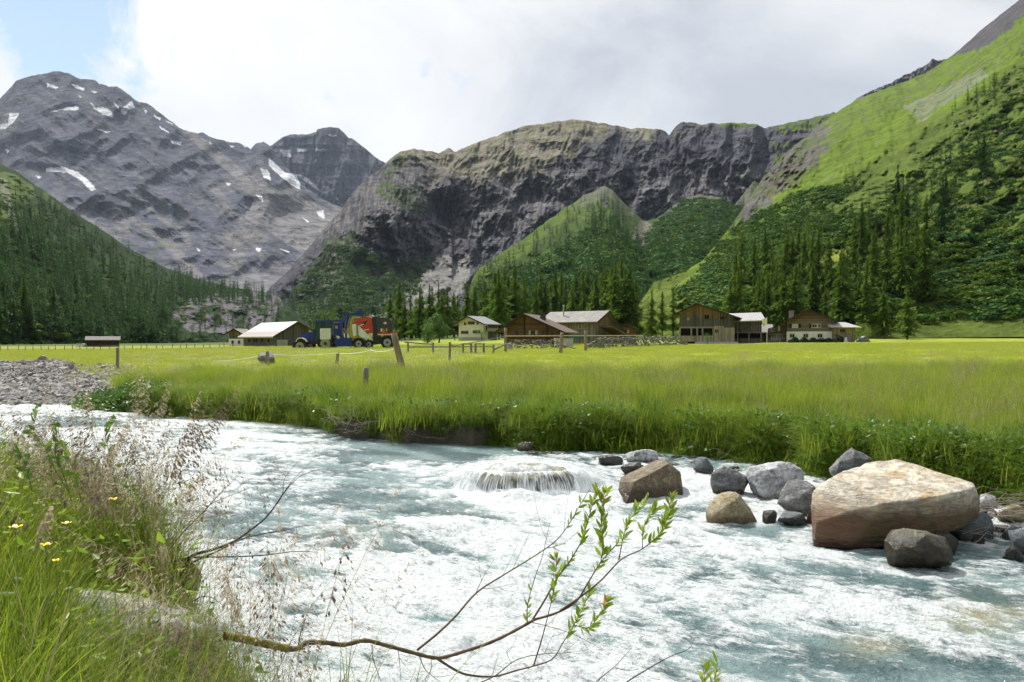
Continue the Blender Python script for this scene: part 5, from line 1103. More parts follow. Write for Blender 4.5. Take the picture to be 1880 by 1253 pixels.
class MB:
    def __init__(s): s.b = bmesh.new()
    def box(s, x0, x1, y0, y1, z0, z1, rot=None, about=None):
        r = bmesh.ops.create_cube(s.b, size=1.0); 
        for v in r['verts']: v.co = Vector((x0 + (v.co.x + .5) * (x1 - x0), y0 + (v.co.y + .5) * (y1 - y0), z0 + (v.co.z + .5) * (z1 - z0)))
        if rot is not None: bmesh.ops.rotate(s.b, verts=r['verts'], cent=about or Vector(((x0 + x1) / 2, (y0 + y1) / 2, (z0 + z1) / 2)), matrix=rot)
        return s
    def prism(s, pts, y0, y1):
        """outline in x,z pushed from y0 to y1"""
        a = [s.b.verts.new((x, y0, z)) for x, z in pts]; c = [s.b.verts.new((x, y1, z)) for x, z in pts]; n = len(pts)
        s.b.faces.new(a); s.b.faces.new(list(reversed(c)))
        for i in range(n): s.b.faces.new((a[(i + 1) % n], a[i], c[i], c[(i + 1) % n]))
        return s
    def cyl(s, p0, p1, r0, r1=None, n=16):
        p0 = Vector(p0); p1 = Vector(p1); d = p1 - p0
        r = bmesh.ops.create_cone(s.b, cap_ends=True, segments=n, radius1=r0, radius2=r0 if r1 is None else r1, depth=d.length)
        bmesh.ops.transform(s.b, verts=r['verts'], matrix=Matrix.Translation((p0 + p1) / 2) @ d.to_track_quat('Z', 'Y').to_matrix().to_4x4()); return s
    def tubeline(s, pts, r, n=8):
        for a, c in zip(pts[:-1], pts[1:]): s.cyl(a, c, r, r, n)
        return s
    def make(s, name, mat, parent=None, bev=0.0, smooth_=False, seg=2):
        if bev: bmesh.ops.bevel(s.b, geom=[e for e in s.b.edges if len(e.link_faces) == 2 and e.calc_face_angle(0) > .6], offset=bev, segments=seg, profile=.7, affect='EDGES')
        return bm_obj(name, s.b, mat, parent, smooth_)
def window(root, x, z, w_, h, y, frame=WHITEW, shutters=None, cross=True, face='front', lintel=False, pane=GLASS):
    """window on the wall plane y (front) or x (side)"""
    def B(mb, x0, x1, d0, d1, z0, z1):
        if face == 'front': mb.box(x0, x1, y - d1, y - d0, z0, z1)
        elif face == 'right': mb.box(y + d0, y + d1, x0, x1, z0, z1)
        else: mb.box(y - d1, y - d0, x0, x1, z0, z1)
    x0, x1, z0, z1 = x - w_ / 2, x + w_ / 2, z - h / 2, z + h / 2; t = .07; f = MB()
    B(f, x0 - t, x0, 0.003, .09, z0 - t, z1 + t); B(f, x1, x1 + t, 0.003, .09, z0 - t, z1 + t); B(f, x0, x1, 0.003, .09, z1, z1 + t); B(f, x0, x1, 0.003, .10, z0 - t, z0)
    if cross: B(f, x - .025, x + .025, 0.05, .075, z0, z1)
    fo = f.make('window', frame, root); g = MB(); B(g, x0, x1, 0.003, .045, z0, z1); g.make('pane', pane, fo)
    if shutters is not None:
        for s in (-1, 1):
            q = MB(); c = x + s * (w_ * .78 + t); B(q, c - w_ * .26, c + w_ * .26, 0.02, .07, z0 - .05, z1 + .05); q.make('shutter', shutters, fo)
    return fo
def house(name, label, loc, yaw, xl, xr, Ln, zl, zr, xk, zk, wall, roofm, osl=.8, osr=.8, of=.8, cat='barn', low=None, lowm=None, thick=.16, under=DARKW):
    """gabled building: front wall in the plane y=0 from xl to xr, ridge at (xk, zk), wall tops zl and zr, running back Ln"""
    root = empty(name, loc, yaw, label, cat); z0 = low or -.4
    MB().prism([(xl, z0), (xr, z0), (xr, zr), (xk, zk - .05), (xl, zl)], 0, Ln).make('wall', wall, root)
    if low: MB().box(xl - .06, xr + .06, -.06, Ln + .06, -.5, low).make('wall_base', lowm, root)
    sl = (zk - zl) / (xk - xl); sr = (zk - zr) / (xr - xk); el = (xl - osl, zl - sl * osl); er = (xr + osr, zr - sr * osr); t = thick
    rf = MB().prism([(el[0], el[1] + .02), (xk, zk + .02), (xk, zk + t), (el[0], el[1] + t)], -of, Ln + of).prism([(xk + .002, zk + .02), (er[0], er[1] + .02), (er[0], er[1] + t), (xk + .002, zk + t)], -of, Ln + of).make('roof', roofm, root)
    MB().prism([(el[0] - .02, el[1] - .10), (xk, zk - .10), (xk, zk + t + .03), (el[0] - .02, el[1] + t + .02)], -of - .07, -of - .002).prism([(xk + .002, zk - .10), (er[0] + .02, er[1] - .10), (er[0] + .02, er[1] + t + .02), (xk + .002, zk + t + .03)], -of - .07, -of - .002).make('barge_board', under, rf)
    return root
K = lambda d: d / F
WG = board_mat('weathered_barn_boards', (.105, .098, .090), (.30, .19, .085), 4.6, 6.0, .22)
W2 = board_mat('grey_barn_boards', (.13, .125, .115), (.24, .17, .09), 3.3, 4.6, .24)
W3 = board_mat('light_new_boards', (.34, .30, .22), None, pitch=.2)
W4 = board_mat('log_wall', (.15, .085, .045), (.24, .14, .065), 2.4, 4, .26, vertical=False)
W5 = board_mat('farmhouse_boards', (.20, .155, .12), (.27, .15, .08), 4.2, 5.6, .24, vertical=False)
W6 = board_mat('yellowish_boards', (.22, .20, .16), (.40, .30, .13), 1.6, 2.4, .2)
W7 = board_mat('brown_grey_boards', (.19, .165, .14), (.34, .21, .12), 3.2, 4.2, .25)
ROOFD = roof_mat('dark_shingles', (.075, .055, .048), (.045, .034, .03)); ROOFB = roof_mat('brown_shingles', (.13, .09, .07), (.08, .058, .046))
ROOFG = roof_mat('grey_slabs', (.25, .24, .235), (.15, .147, .14), pitch=.5, spots=(.26, .26, .21)); ROOFW = roof_mat('pale_stone_slabs', (.44, .44, .44), (.31, .31, .31), pitch=.45, spots=(.40, .41, .37))
ROOFM = roof_mat('bright_sheet_metal', (.66, .68, .70), (.56, .57, .57), .38, 1.0, (.48, .42, .34), along=1)
ROOFS = roof_mat('brown_sheet_metal', (.34, .29, .26), (.27, .23, .21), .5, 1.0)

# 1 the white-based farmhouse
D = 150.0; k = K(D); gx = lambda px: (px - 1483) * k; zb = gz(1483, D) + .05
fh = house('farmhouse', 'farmhouse with white ground floor and dark timber gable behind a low hedge', (P(1483, 0, D).x, D, zb), R(-18), gx(1447), gx(1525), 9, 3.95, 4.15, 0, 5.95, W5, ROOFD, 2.6, 1.0, 1.1, 'farmhouse', 1.95, WALLM)
for wx, sh, pn in ((1461, 1, WHITEW), (1495, 1, GLASS)):
    window(fh, gx(wx), 3.0, .95 if wx == 1461 else .9, .62, 0, WHITEW, DARKW, pane=mat_plain('curtained_glass', (.55, .57, .6), None, 4, .3) if wx == 1461 else GLASS)
window(fh, gx(1501) + .1, 3.0, .6, .62, 0, WHITEW, None, pane=MATS['curtained_glass'])
for wx in (1456, 1479.5, 1504): window(fh, gx(wx), 1.15, .78, .62, -.06, CREAM, None); 
for wx in (1456, 1479.5, 1504): MB().box(gx(wx) - .6, gx(wx) + .6, -.11, -.062, 1.57, 1.68).make('lintel', CREAM, fh)
wing = MB().prism([(gx(1413), -.4), (gx(1446.3), -.4), (gx(1446.3), 3.6), (gx(1413), 2.55)], .9, 8).make('side_wing', W5, fh)
window(fh, gx(1429), 1.05, 1.9, .9, .9, WHITEW, None, pane=mat_plain('grey_glass', (.25, .29, .32), None, 4, .2)); window(fh, gx(1422), 2.3, .45, .55, .9, WHITEW); window(fh, gx(1428) + .5, 2.55, .25, .85, .9, WHITEW, pane=WHITEW)
MB().box(gx(1413), gx(1446), .1, .85, 1.62, 1.78, Euler((0, R(-8), 0)).to_matrix()).make('porch_roof', MIDW, fh); MB().box(gx(1437), gx(1438.5), .2, .35, -.4, 1.7).make('post', MIDW, fh); MB().box(gx(1413), gx(1437), .5, .89, -.4, .5).make('porch_wall', GREYW, fh)
rf_ = [o for o in fh.children if o.name.startswith('roof')][0]
MB().box(gx(1451), gx(1459.5), 3.0, 3.8, 3.6, 5.9).box(gx(1450), gx(1460.5), 2.9, 3.9, 5.9, 6.02).make('chimney', mat_plain('chimney_plaster', (.34, .31, .27), None, 3), rf_)
# shed to its right
D = 149.0; k = K(D)
sh = empty('wooden_shed', (P(1521, 0, D).x, D - 1.5, gz(1540, D)), R(-6), 'yellowish board shed with pale slab roof joined to the farmhouse', 'shed')
MB().box(.35, 4.1, 0, 4, -.4, 2.85).make('wall', W6, sh)
bmx = bmesh.new(); vs = [bmx.verts.new(c) for c in ((-.3, -.7, 2.72), (5.15, -.7, 2.72), (3.0, 2.0, 3.7), (-.3, 2.0, 3.75), (-.3, 4.6, 2.72), (5.15, 4.6, 2.72))]
for f in ((0, 1, 2, 3), (3, 2, 5, 4), (1, 5, 2), (0, 3, 4), (0, 4, 5, 1)): bmx.faces.new([vs[i] for i in f])
bm_obj('roof', bmx, ROOFW, sh, False); window(sh, 1.9, 2.1, .7, .4, 0, MIDW); MB().box(.5, 1.9, -.4, -.003, 1.1, 1.2, Euler((0, R(22), 0)).to_matrix()).make('lean_to_roof', DARKW, sh); MB().box(1.5, 2.05, -.12, -.003, -.1, .75).make('door', DARKW, sh)
# 2 the big weathered barn
D = 145.0; k = K(D); gx = lambda px: (px - 1279) * k; zb = gz(1290, D) - .1
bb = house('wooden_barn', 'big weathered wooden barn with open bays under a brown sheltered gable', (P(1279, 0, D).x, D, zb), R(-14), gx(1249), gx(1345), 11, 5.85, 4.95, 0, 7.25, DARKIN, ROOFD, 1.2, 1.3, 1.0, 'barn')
zz_ = lambda py: (633 - py) * k
xl, xr = gx(1248.4), gx(1345.6)
MB().prism([(xl, zz_(601)), (gx(1325), zz_(601)), (xr, zz_(602)), (xr, 4.93), (0, 7.16), (xl, 5.80)], -.10, -.003).make('gable_boards', WG, bb)
up = MB(); up.box(xl, gx(1311), -.2, -.103, zz_(603.3), zz_(600.5))
for px in (1249, 1269.5, 1280, 1289.5, 1308.5): up.box(gx(px) - .13, gx(px) + .13, -.2, -.104, zz_(618), zz_(603.3))
up.make('post', GREYW, bb)
MB().box(xl, gx(1309), -.12, -.003, zz_(628), zz_(617)).make('plank_wall', W3, bb)
MB().box(gx(1310), gx(1327.5), -.16, -.003, zz_(628), zz_(599.3)).box(gx(1327.6), xr + .05, -.15, -.003, zz_(628), zz_(602.2)).make('board_panel', W3, bb)
window(bb, gx(1314.5), zz_(608.8), .45, .55, -.16, GREYW); window(bb, gx(1297), zz_(583), .75, .7, -.10, MIDW, None, True, pane=DARKIN); window(bb, gx(1264), zz_(586), .5, .55, -.10, MIDW, None, False, pane=GREYW); window(bb, gx(1324), zz_(585), .6, .25, -.10, DARKW, None, False, pane=DARKIN)
MB().box(gx(1276), gx(1352), -.35, -.17, -.6, zz_(628)).make('base_wall', CONC, bb)
MB().box(gx(1281.5), gx(1284.5), 2, 2.5, 6.6, 8.1).make('chimney', MIDW, [o for o in bb.children if o.name.startswith('roof')][0])
# 3 annex right of it
D = 151.0; k = K(D); gx = lambda px: (px - 1346) * k; zb = gz(1375, D) + .1
an = empty('barn_annex', (P(1346, 0, D).x, D, zb), R(-8), 'grey board annex with pale slab roof and open lower bays', 'barn')
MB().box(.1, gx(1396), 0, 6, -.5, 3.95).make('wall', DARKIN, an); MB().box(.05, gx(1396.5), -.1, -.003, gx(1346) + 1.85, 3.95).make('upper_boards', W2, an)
up = MB()
for px in (1347, 1354, 1374, 1395.5): up.box(gx(px) - .1, gx(px) + .1, -.12, -.004, -.5, 1.85)
up.box(0.05, gx(1396), -.18, -.123, 1.78, 1.92); up.make('post', GREYW, an)
MB().box(.05, gx(1396), -.09, -.003, -.5, .78).make('lower_boards', W2, an)
MB().prism([(0, 0), (1, 0)] and [(-.9, 3.95), (5.75, 4.05), (5.75, 4.2), (-.9, 4.1)], 0, .01).b.free()
bmx = bmesh.new(); x0, x1 = gx(1338), gx(1402.5)
vs = [bmx.verts.new(c) for c in ((x0, -.9, 3.80), (x1, -.9, 4.0), (x1 - .2, 3, 5.55), (x0, 3, 5.35), (x0, -.9, 3.98), (x1, -.9, 4.18), (x1 - .2, 3, 5.75), (x0, 3, 5.55), (x0, 7, 3.9), (x1, 7, 4.1))]
for f in ((0, 1, 5, 4), (4, 5, 6, 7), (1, 2, 6, 5), (0, 4, 7, 3), (0, 3, 2, 1), (7, 6, 9, 8)): bmx.faces.new([vs[i] for i in f])
bm_obj('roof', bmx, ROOFW, an, False); window(an, gx(1370), 2.95, .5, .6, -.1, MIDW)
hut = house('small_hut', 'small hut with pale roof half hidden behind the flagpole', (P(1403, 0, 158).x, 158, gz(1403, 158)), R(90), -1.2, 1.2, 2.6, 2.3, 2.3, 0, 3.3, W2, ROOFW, .7, .5, .3, 'hut'); hut.location.x += 1.3
# 4 log cabin
D = 116.0; k = K(D); zb = gz(965, D) - .1
lc = house('log_cabin', 'dark brown log cabin with wide low gable behind the stone wall', (P(972, 0, D).x, D, zb), R(-17), -3.6, 4.3, 7.5, 2.75, 2.35, -.7, 4.55, W4, ROOFB, 1.2, 1.2, 1.0, 'cabin')
for x_, z_, w_ in ((-1.9, 1.9, .5), (.55, 1.95, .55), (2.0, 1.95, .4), (3.4, 1.7, .35)): window(lc, x_, z_, w_, .5, 0, MIDW, PALEW if x_ == .55 else None)
MB().box(-.85, -.65, -.12, -.003, -.3, 4.2).box(2.55, 2.75, -.12, -.003, -.3, 3.0).make('post', DARKW, lc)
MB().box(.8, 1.5, 3.0, 3.7, 3.2, 4.75).make('chimney', mat_plain('dark_stone_chimney', (.08, .07, .065), None, 5), [o for o in lc.children if o.name.startswith('roof')][0])
# 5 grey-roofed barn behind it
D = 131.0; zb = gz(1090, D) - .1
gb = house('timber_barn', 'long timber barn with grey slab roof, steel stovepipe and green tarpaulin', (P(1093, 0, D).x, D, zb), R(52), 0, 6.6, 10.2, 4.0, 2.9, 3.0, 5.5, W7, ROOFG, .8, 1.0, .9, 'barn')
for y_, w_ in ((1.6, .35), (2.35, .35), (5.2, .35)): window(gb, y_ + .6, 2.95, .42, .55, 0, PALEW, face='left')
MB().box(-.05, -.003, 1.0, 8.0, 1.0, 1.62).make('tarpaulin', mat_plain('green_tarpaulin', (.02, .13, .11), (.015, .09, .08), 3, .5), gb)
MB().cyl((1.4, 7.2, 4.3), (1.4, 7.2, 6.5), .12).cyl((1.4, 7.2, 6.5), (1.4, 7.2, 6.75), .2, .16).make('stovepipe', STOVE, [o for o in gb.children if o.name.startswith('roof')][0])
MB().box(1.2, 8.6, -2.6, -.05, 1.75, 1.9, Euler((0, R(17), 0)).to_matrix()).make('lean_to_roof', ROOFB, gb)
MB().box(.4, 3.2, -1.6, -.01, .2, 1.5).make('lean_to_wall', W7, gb)
# 6 little house right of it
D = 150.0; sm = house('small_house', 'little brown house with a wide low gable at the end of the stone wall', (P(1147, 0, D).x, D, gz(1147, D)), R(-6), -1.9, 2.1, 5, 2.55, 2.5, 0, 3.5, W4, ROOFB, .7, .6, .6, 'house')
window(sm, .1, 2.2, .6, .5, 0, MIDW, PALEW)
# 7 white house
D = 168.0; zb = gz(866, D)
wh = house('white_house', 'cream plastered house with wooden side and dark shuttered windows', (P(862, 0, D).x, D, zb), R(-30), -2.7, 3.3, 5.6, 3.75, 3.55, -.2, 5.0, CREAM, roof_mat('slate_roof', (.26, .27, .29), (.19, .20, .215)), 1.0, .7, .7, 'house')
for x_, z_, w_ in ((-1.1, 3.5, .4), (.45, 3.65, .75), (2.0, 3.6, .3), (-1.2, 1.7, .8), (1.75, 1.8, .8)): window(wh, x_, z_, w_, .5, 0, MIDW, DARKW if w_ > .5 else None, pane=GLASS)
MB().box(-4.2, -2.75, .6, 4.2, 1.9, 2.05).box(-4.2, -4.1, .6, .75, -.3, 3.2).box(-4.2, -4.1, 4.1, 4.2, -.3, 3.2).box(-4.2, -4.12, .7, 4.2, 2.05, 2.8).make('balcony', DARKW, wh)
MB().box(3.303, 3.4, 2.0, 5.6, -.3, 3.3).make('side_boards', W2, wh); MB().box(3.41, 4.1, .5, 5.4, 1.9, 2.0).box(4.0, 4.08, .5, 5.4, 2.0, 2.6).make('gallery', GREYW, wh); window(wh, 1.4, 2.6, .4, .7, 3.303, MIDW, face='right')
MB().box(-2.75, 3.35, -.05, -.003, -.4, .7).make('plinth', mat_plain('grey_plaster', (.36, .37, .34), None, 3), wh)
# 8 metal-roofed barn on the left
D = 140.0; zb = gz(520, D) - .1; k = K(D)
mb_ = house('metal_roofed_barn', 'long barn with bright sheet metal roof and grey board gable', (P(508, 0, D).x, D, zb), R(40), 0, 6.0, 15, 2.15, 3.1, 3.7, 4.35, board_mat('dark_grey_boards', (.12, .115, .11), (.20, .145, .095), 3.2, 4.2, .25), ROOFM, .9, .9, .5)
MB().box(-.05, -.003, .3, 14.7, 1.35, 2.1).make('upper_planks', W6, mb_)
s_ = (4.35 - 2.15) / 3.7
MB().prism([(-.95, 2.15 - s_ * .95 + .19), (.75, 2.15 + s_ * .75 + .19), (.75, 2.15 + s_ * .75 + .22), (-.95, 2.15 - s_ * .95 + .22)], -.5, 15.5).make('lower_roof_strip', ROOFS, [o for o in mb_.children if o.name.startswith('roof')][0])
for y_ in (3.4, 6.2, 8.8, 9.9, 12.2): window(mb_, y_, 1.15, .55, .65, -.0, MIDW, face='left', cross=False, pane=DARKIN)
MB().box(.05, 2.0, -.08, -.003, -.3, 1.25).make('plaster_panel', mat_plain('pale_green_plaster', (.42, .45, .38), None, 2), mb_); MB().box(3.8, 5.9, -.07, -.003, -.3, .75).make('plaster_base', CONC, mb_)
window(mb_, 3.2, .7, .8, .4, 0, GREYW, pane=GLASS)
D = 163.0; ls = house('white_based_house', 'little wooden house with white ground floor left of the metal-roofed barn', (P(432, 0, D).x, D, gz(432, D) - .1), R(-8), -1.35, 1.5, 4.5, 2.75, 2.6, 0, 3.45, board_mat('yellow_grey_boards', (.13, .12, .10), (.34, .26, .11), 1.9, 2.7, .2), ROOFG, .9, .7, .6, 'house', 1.55, WALLM)
for x_ in (-.55, .85): window(ls, x_, .85, .3, .5, -.06, MIDW, cross=False)
# 9 dark shed far left
D = 168.0; ds = house('dark_shed', 'low dark shed with grey roof alone in the far meadow', (P(160, 0, D).x, D, gz(180, D) - .1), R(-62), -1.6, 1.6, 6.0, 1.5, 1.5, 0, 2.15, DARKW, roof_mat('dark_grey_slabs', (.15, .145, .135), (.085, .08, .075)), .3, .3, .3, 'shed')
ds.rotation_euler.z = R(-66)
wt = empty('white_hut', on_ground(146, 166), 0, 'tiny white hut beside the low dark shed', 'hut'); MB().box(-.75, .75, 0, 1.2, -.2, .55).make('wall', WALLM, wt); MB().prism([(-.85, .56), (.85, .56), (.6, .78), (-.6, .78)], -.1, 1.3).make('roof', CONC, wt)
pole = MB().cyl((0, 0, 0), (0, 0, 7.2), .07, .05, 8).cyl((0, 0, 7.1), (0, 0, 7.35), .2, .14, 8).make('mast', STOVE); pole.location = on_ground(504, 172); tag(pole, 'thin pale mast rising behind the metal-roofed barn', 'mast')

# flagpole with its flag
fp = empty('flagpole', on_ground(1408, 141), 0, 'white flagpole with a yellow and white flag before the small hut', 'flagpole')
MB().cyl((0, 0, -.2), (0, 0, 4.6), .05, .035, 8).make('pole', WHITEW, fp)
m, nt, p, out = new_mat('flag_cloth'); tcn = N(nt, 'ShaderNodeTexCoord'); s = N(nt, 'ShaderNodeSeparateXYZ'); L(nt, tcn.outputs['UV'], s.inputs[0])
a_ = N(nt, 'ShaderNodeAttribute', attribute_name='fall'); s = N(nt, 'ShaderNodeSeparateXYZ'); L(nt, a_.outputs['Color'], s.inputs[0])
cc_ = ramp(nt, s.outputs[0], [(0, (.75, .76, .8)), (.36, (.78, .62, .06)), (.64, (.72, .72, .8))], 'CONSTANT'); nb_ = noise_(nt, mapping(nt, a_.outputs['Color'], (3, 2, 1)), 1.0, 2)
L(nt, mixc(nt, ramp(nt, nb_, [(.58, 0), (.62, 1)]), cc_, (.05, .05, .10)), p.inputs['Base Color'])
uu, vv = np.meshgrid(np.linspace(0, 1, 14), np.linspace(0, 1, 16)); hw = .82
mesh_np('flag', np.stack([-uu * hw - .05 * np.sin(vv * 5), .10 * np.sin(uu * 9 + vv * 3), 4.45 - vv * 1.25 - uu * .25 + .0 * uu], -1).reshape(-1, 3), grid_faces(16, 14), m, fp, cols={'fall': np.stack([uu, vv, 0 * uu], -1).reshape(-1, 3)})
# hedge
V, Fq = [], []; r = np.random.default_rng(9); x0 = P(1440, 0, 147).x; x1 = P(1531, 0, 147).x
for i in range(5200):
    x = r.uniform(x0, x1); hh = .45 + .35 * abs(math.sin(x * 1.7)) + .2 * math.sin(x * 4.1); c = np.array([x, 147.2 + r.uniform(-.4, .4), r.uniform(0, max(hh, .2))]); q = r.normal(0, 1, (2, 3)) * .085; k = len(V)
    V += [tuple(c - q[0]), tuple(c - q[1]), tuple(c + q[0]), tuple(c + q[1])]; Fq.append((k, k + 1, k + 2, k + 3))
hg = mesh_np('hedge', V, Fq, leaf_mat('hedge_leaves', (.02, .05, .012), (.035, .075, .016), (.05, .10, .02), trans=.25), smooth_=False); hg.location = (-.2, -3.2, gz(1485, 144) - .02); tag(hg, 'low dark green hedge along the front of the farmhouse', 'hedge')
rt = empty('garden_table', on_ground(1563, 150), R(10), 'faded red and white garden table by the farmhouse shed', 'table')
RED = mat_plain('faded_red_paint', (.55, .20, .16), (.42, .14, .12), 6, .6)
MB().box(-.9, .9, -.5, .5, .78, .86).make('tabletop', RED, rt); MB().box(-.85, .85, -.52, -.505, .3, .72).make('cloth', mat_plain('pink_cloth', (.62, .42, .38), None, 8), rt)
for sx in (-.8, .8):
    for sy in (-.4, .4): MB().box(sx - .04, sx + .04, sy - .04, sy + .04, -.05, .78).make('leg', GREYW, rt)
tp = MB(); tp.prism([(-1.0, -.05), (1.15, -.05), (.75, .55), (.1, 1.15), (-.4, .7)], -.6, .8); tpo = tp.make('covered_pile', mat_plain('grey_tarpaulin', (.22, .23, .24), (.15, .16, .17), 3, .6), None, .08); tpo.location = on_ground(1585, 149); tag(tpo, 'pile under a grey cover between the garden table and the bush', 'covered pile')
wb = MB().box(-.2, .2, -.12, .12, -.05, .9).prism([(-.35, .0), (.42, .0), (.3, .25), (-.25, .3)], -.2, .2).make('white_tank', WHITEW, None, .05); wb.location = on_ground(1553, 146.5); tag(wb, 'small white container standing against the farmhouse shed', 'container')

# ---------------------------------------------------------------- dry stone walls
STW = rock_mat('wall_stone', (.20, .195, .175), (.09, .09, .08), (.26, .25, .19), 3.0, wet=-2, bs=.4); STW2 = rock_mat('light_wall_stone', (.42, .41, .38), (.28, .275, .25), None, 3.0, wet=-2, bs=.4)
def stone_wall(px0, px1, d0, d1, h, label, seed, wdt=.7):
    r = np.random.default_rng(seed); V, Fq, MI = [], [], []
    a = Vector(((px0 - CX) / F * d0, d0, 0)); c = Vector(((px1 - CX) / F * d1, d1, 0)); L_ = (c - a).length; n = int(L_ * 46)
    base = [hull_mesh(random_rock_pts(.5, .45, .36, 900 + s, 10), 1, 1, .03, s, 0) for s in range(5)]; bv = [(np.array([v.co[:] for v in b.verts]), [tuple(v.index for v in f.verts) for f in b.faces]) for b in base]
    for i in range(n):
        t = r.uniform(); hh = h * (1 + .22 * float(fbm(t * L_ / 1.5, 3.0, 3, seed))) * min(1, 7 * min(t, 1 - t) + .25); z = r.uniform(-.05, hh); x = r.uniform(-wdt, wdt) * .5 * (1.3 - .6 * z / h)
        p_ = a.lerp(c, t); px = CX + p_.x / p_.y * F; g = 0
        vb, fb_ = bv[r.integers(0, 5)]; s = r.uniform(.16, .40); q = Euler((r.uniform(-.4, .4), r.uniform(-.4, .4), r.uniform(0, 6.3))).to_matrix(); pts = vb @ np.array(q).T * s
        k = len(V); gg = gzl(px, p_.y + x); V += [(p_.x + u[0], p_.y + x + u[1], gg + z + u[2]) for u in pts]; mi = 1 if r.uniform() < .18 else 0
        for f in fb_: Fq.append(tuple(k + j for j in f)); MI.append(mi)
    for b in base: b.free()
    o = mesh_np('stone_wall', V, Fq, None, mats=[STW, STW2], mat_idx=MI, smooth_=False); return tag(o, label, 'stone wall')
_gc = {}
def gzl(px, d):
    kx, kd = round(px / 6), round(d * 2)
    if (kx, kd) not in _gc: _gc[(kx, kd)] = gz(kx * 6, kd / 2)
    return _gc[(kx, kd)]
stone_wall(926, 1040, 88, 92, 1.05, 'short lichen-grey dry stone wall in front of the log cabin', 41)
stone_wall(1076, 1262, 91, 118, 1.30, 'long dry stone wall running to the big wooden barn', 42)
boulder(1156 - 60, 1172 - 60, 617, 640, 'grey', 'upright grey slab leaning against the long stone wall', 95, cat='stone', base_z=gz(1104, 89), d=89, n=12, boxy=.7)
boulder(927, 942, 630, 644, 'pale', 'pale stone at the left foot of the short stone wall', 96, cat='stone', base_z=gz(934, 85), d=85, n=12)
TK = empty('water_trough', on_ground(1036, 98), R(5), 'white tank standing behind the leaning fence post', 'tank'); MB().box(-1.1, 1.1, 0, .9, -.1, 1.15).make('body', mat_plain('dull_white_paint', (.5, .5, .48), (.4, .4, .38), 3), TK, .05); MB().box(-1.15, 1.15, -.05, .95, 1.15, 1.22).make('rim', CONC, TK)

# ---------------------------------------------------------------- fences
POSTW = mat_plain('old_post_wood', (.33, .27, .20), (.17, .13, .095), 9, .9, .2, .8, .02, (1, 1, .15))
def post(px, ytop, yb, d, wpx, lean_px, label, sq=False, lean_y=0, mat=POSTW):
    """fence post: foot at px,yb ; top shifted sideways by lean_px"""
    kk = K(d); h = (yb - ytop) * kk; r_ = wpx * kk / 2; z0 = gz(px, d); x0 = (px - CX) / F * d; hg = CH + (CY - ytop) / F * d - z0
    b = MB(); n = 4 if sq else 12; seg = 7; rings = []
    for i in range(seg + 1):
        t = -.12 + 1.12 * i / seg; ring = []
        for q in range(n):
            a = q / n * 2 * math.pi + (.785 if sq else 0); rr = r_ * (1.08 - .10 * t) * (1.25 if sq else 1) * (1 + .06 * math.sin(3 * a + i) + .04 * math.sin(7 * a))
            ring.append(b.b.verts.new((math.cos(a) * rr + lean_px * kk * t, math.sin(a) * rr + lean_y * t, hg * t)))
        rings.append(ring)
    for i in range(seg):
        for q in range(n): b.b.faces.new((rings[i][q], rings[i][(q + 1) % n], rings[i + 1][(q + 1) % n], rings[i + 1][q]))
    b.b.faces.new(rings[-1]); b.b.faces.new(list(reversed(rings[0])))
    o = b.make('fence_post', mat, None, 0, not sq); o.location = (x0, d, z0); return tag(o, label, 'fence post')
post(740, 612, 658, 36, 12, -17, 'thick round fence post leaning to the left beside the trailer')
post(672, 675, 726, 21.5, 10.5, 0, 'short grey fence post alone in the tall grass above the river', mat=GREYW)
post(618, 646, 671, 47, 5.5, 3, 'small dark fence post tilted to the right in the flowery meadow')
post(491, 645, 674, 46, 6.5, 0, 'weathered fence post standing in front of the grey rock')
post(826, 628, 652, 52, 4.5, 0, 'slim square fence post left of the white house track', True)
post(1029, 610, 644, 70, 6.5, 3, 'fence post leaning right at the end of the short stone wall')
post(928, 602, 640, 74, 5, 0, 'fence post at the left end of the short stone wall')
post(1075, 607, 641, 78, 5, 0, 'dark fence post left of the long stone wall')
post(216, 638, 662, 44, 4.5, 0, 'grey square fence post beyond the gravel bank', True, mat=GREYW)
post(681, 640, 667, 40, 1.6, 0, 'thin white plastic stake carrying the fence tape', mat=WHITEW)
# white electric tape from post to post
def sag(a, c, n=14, s=.12): return [a.lerp(c, i / n) - Vector((0, 0, s * 4 * (i / n) * (1 - i / n))) for i in range(n + 1)]
tape = MB(); pts = [P(390, 663, 45), P(491, 650, 46), P(618, 648, 47), P(681, 643, 40), P(726, 640, 36)]
tp_ = []
for a, c in zip(pts[:-1], pts[1:]): tp_ += sag(a, c, 8, .10)
tape.tubeline(tp_, .016, 5); to_ = tape.make('fence_tape', WHITEW); tag(to_, 'white electric fence tape strung between the leaning posts', 'fence tape')
rl = empty('rail_fence', on_ground(800, 70), 0, 'low broken rail fence of grey poles along the track', 'fence'); og = rl.location
def rail(name, a, c, r_=.06): o = MB().cyl(a - og, c - og, r_, r_ * .8, 8).make(name, GREYW, rl); return o
for px, yt, d in ((749, 627, 72), (795, 629, 71), (850, 630, 70), (865, 629, 70), (873, 630, 69), (888, 630, 69), (906, 633, 69)): a = on_ground(px, d); rail('post', a - Vector((0, 0, .2)), P(px, yt, d), .11)
for a, c, d in (((743, 628), (796, 632), 71.8), ((849, 631), (866, 631), 69.8), ((872, 631), (890, 631), 68.8), ((749, 637), (906, 636), 71.7), ((826, 632), (835, 636), 70)): rail('rail', P(*a, d), P(*c, d), .07)
rail('rail', P(833, 635, 70), P(928, 618, 74), .045)
rl2 = empty('pole_rail', on_ground(1000, 74), 0, 'long thin pole rail running above the stone walls', 'rail'); og = rl2.location
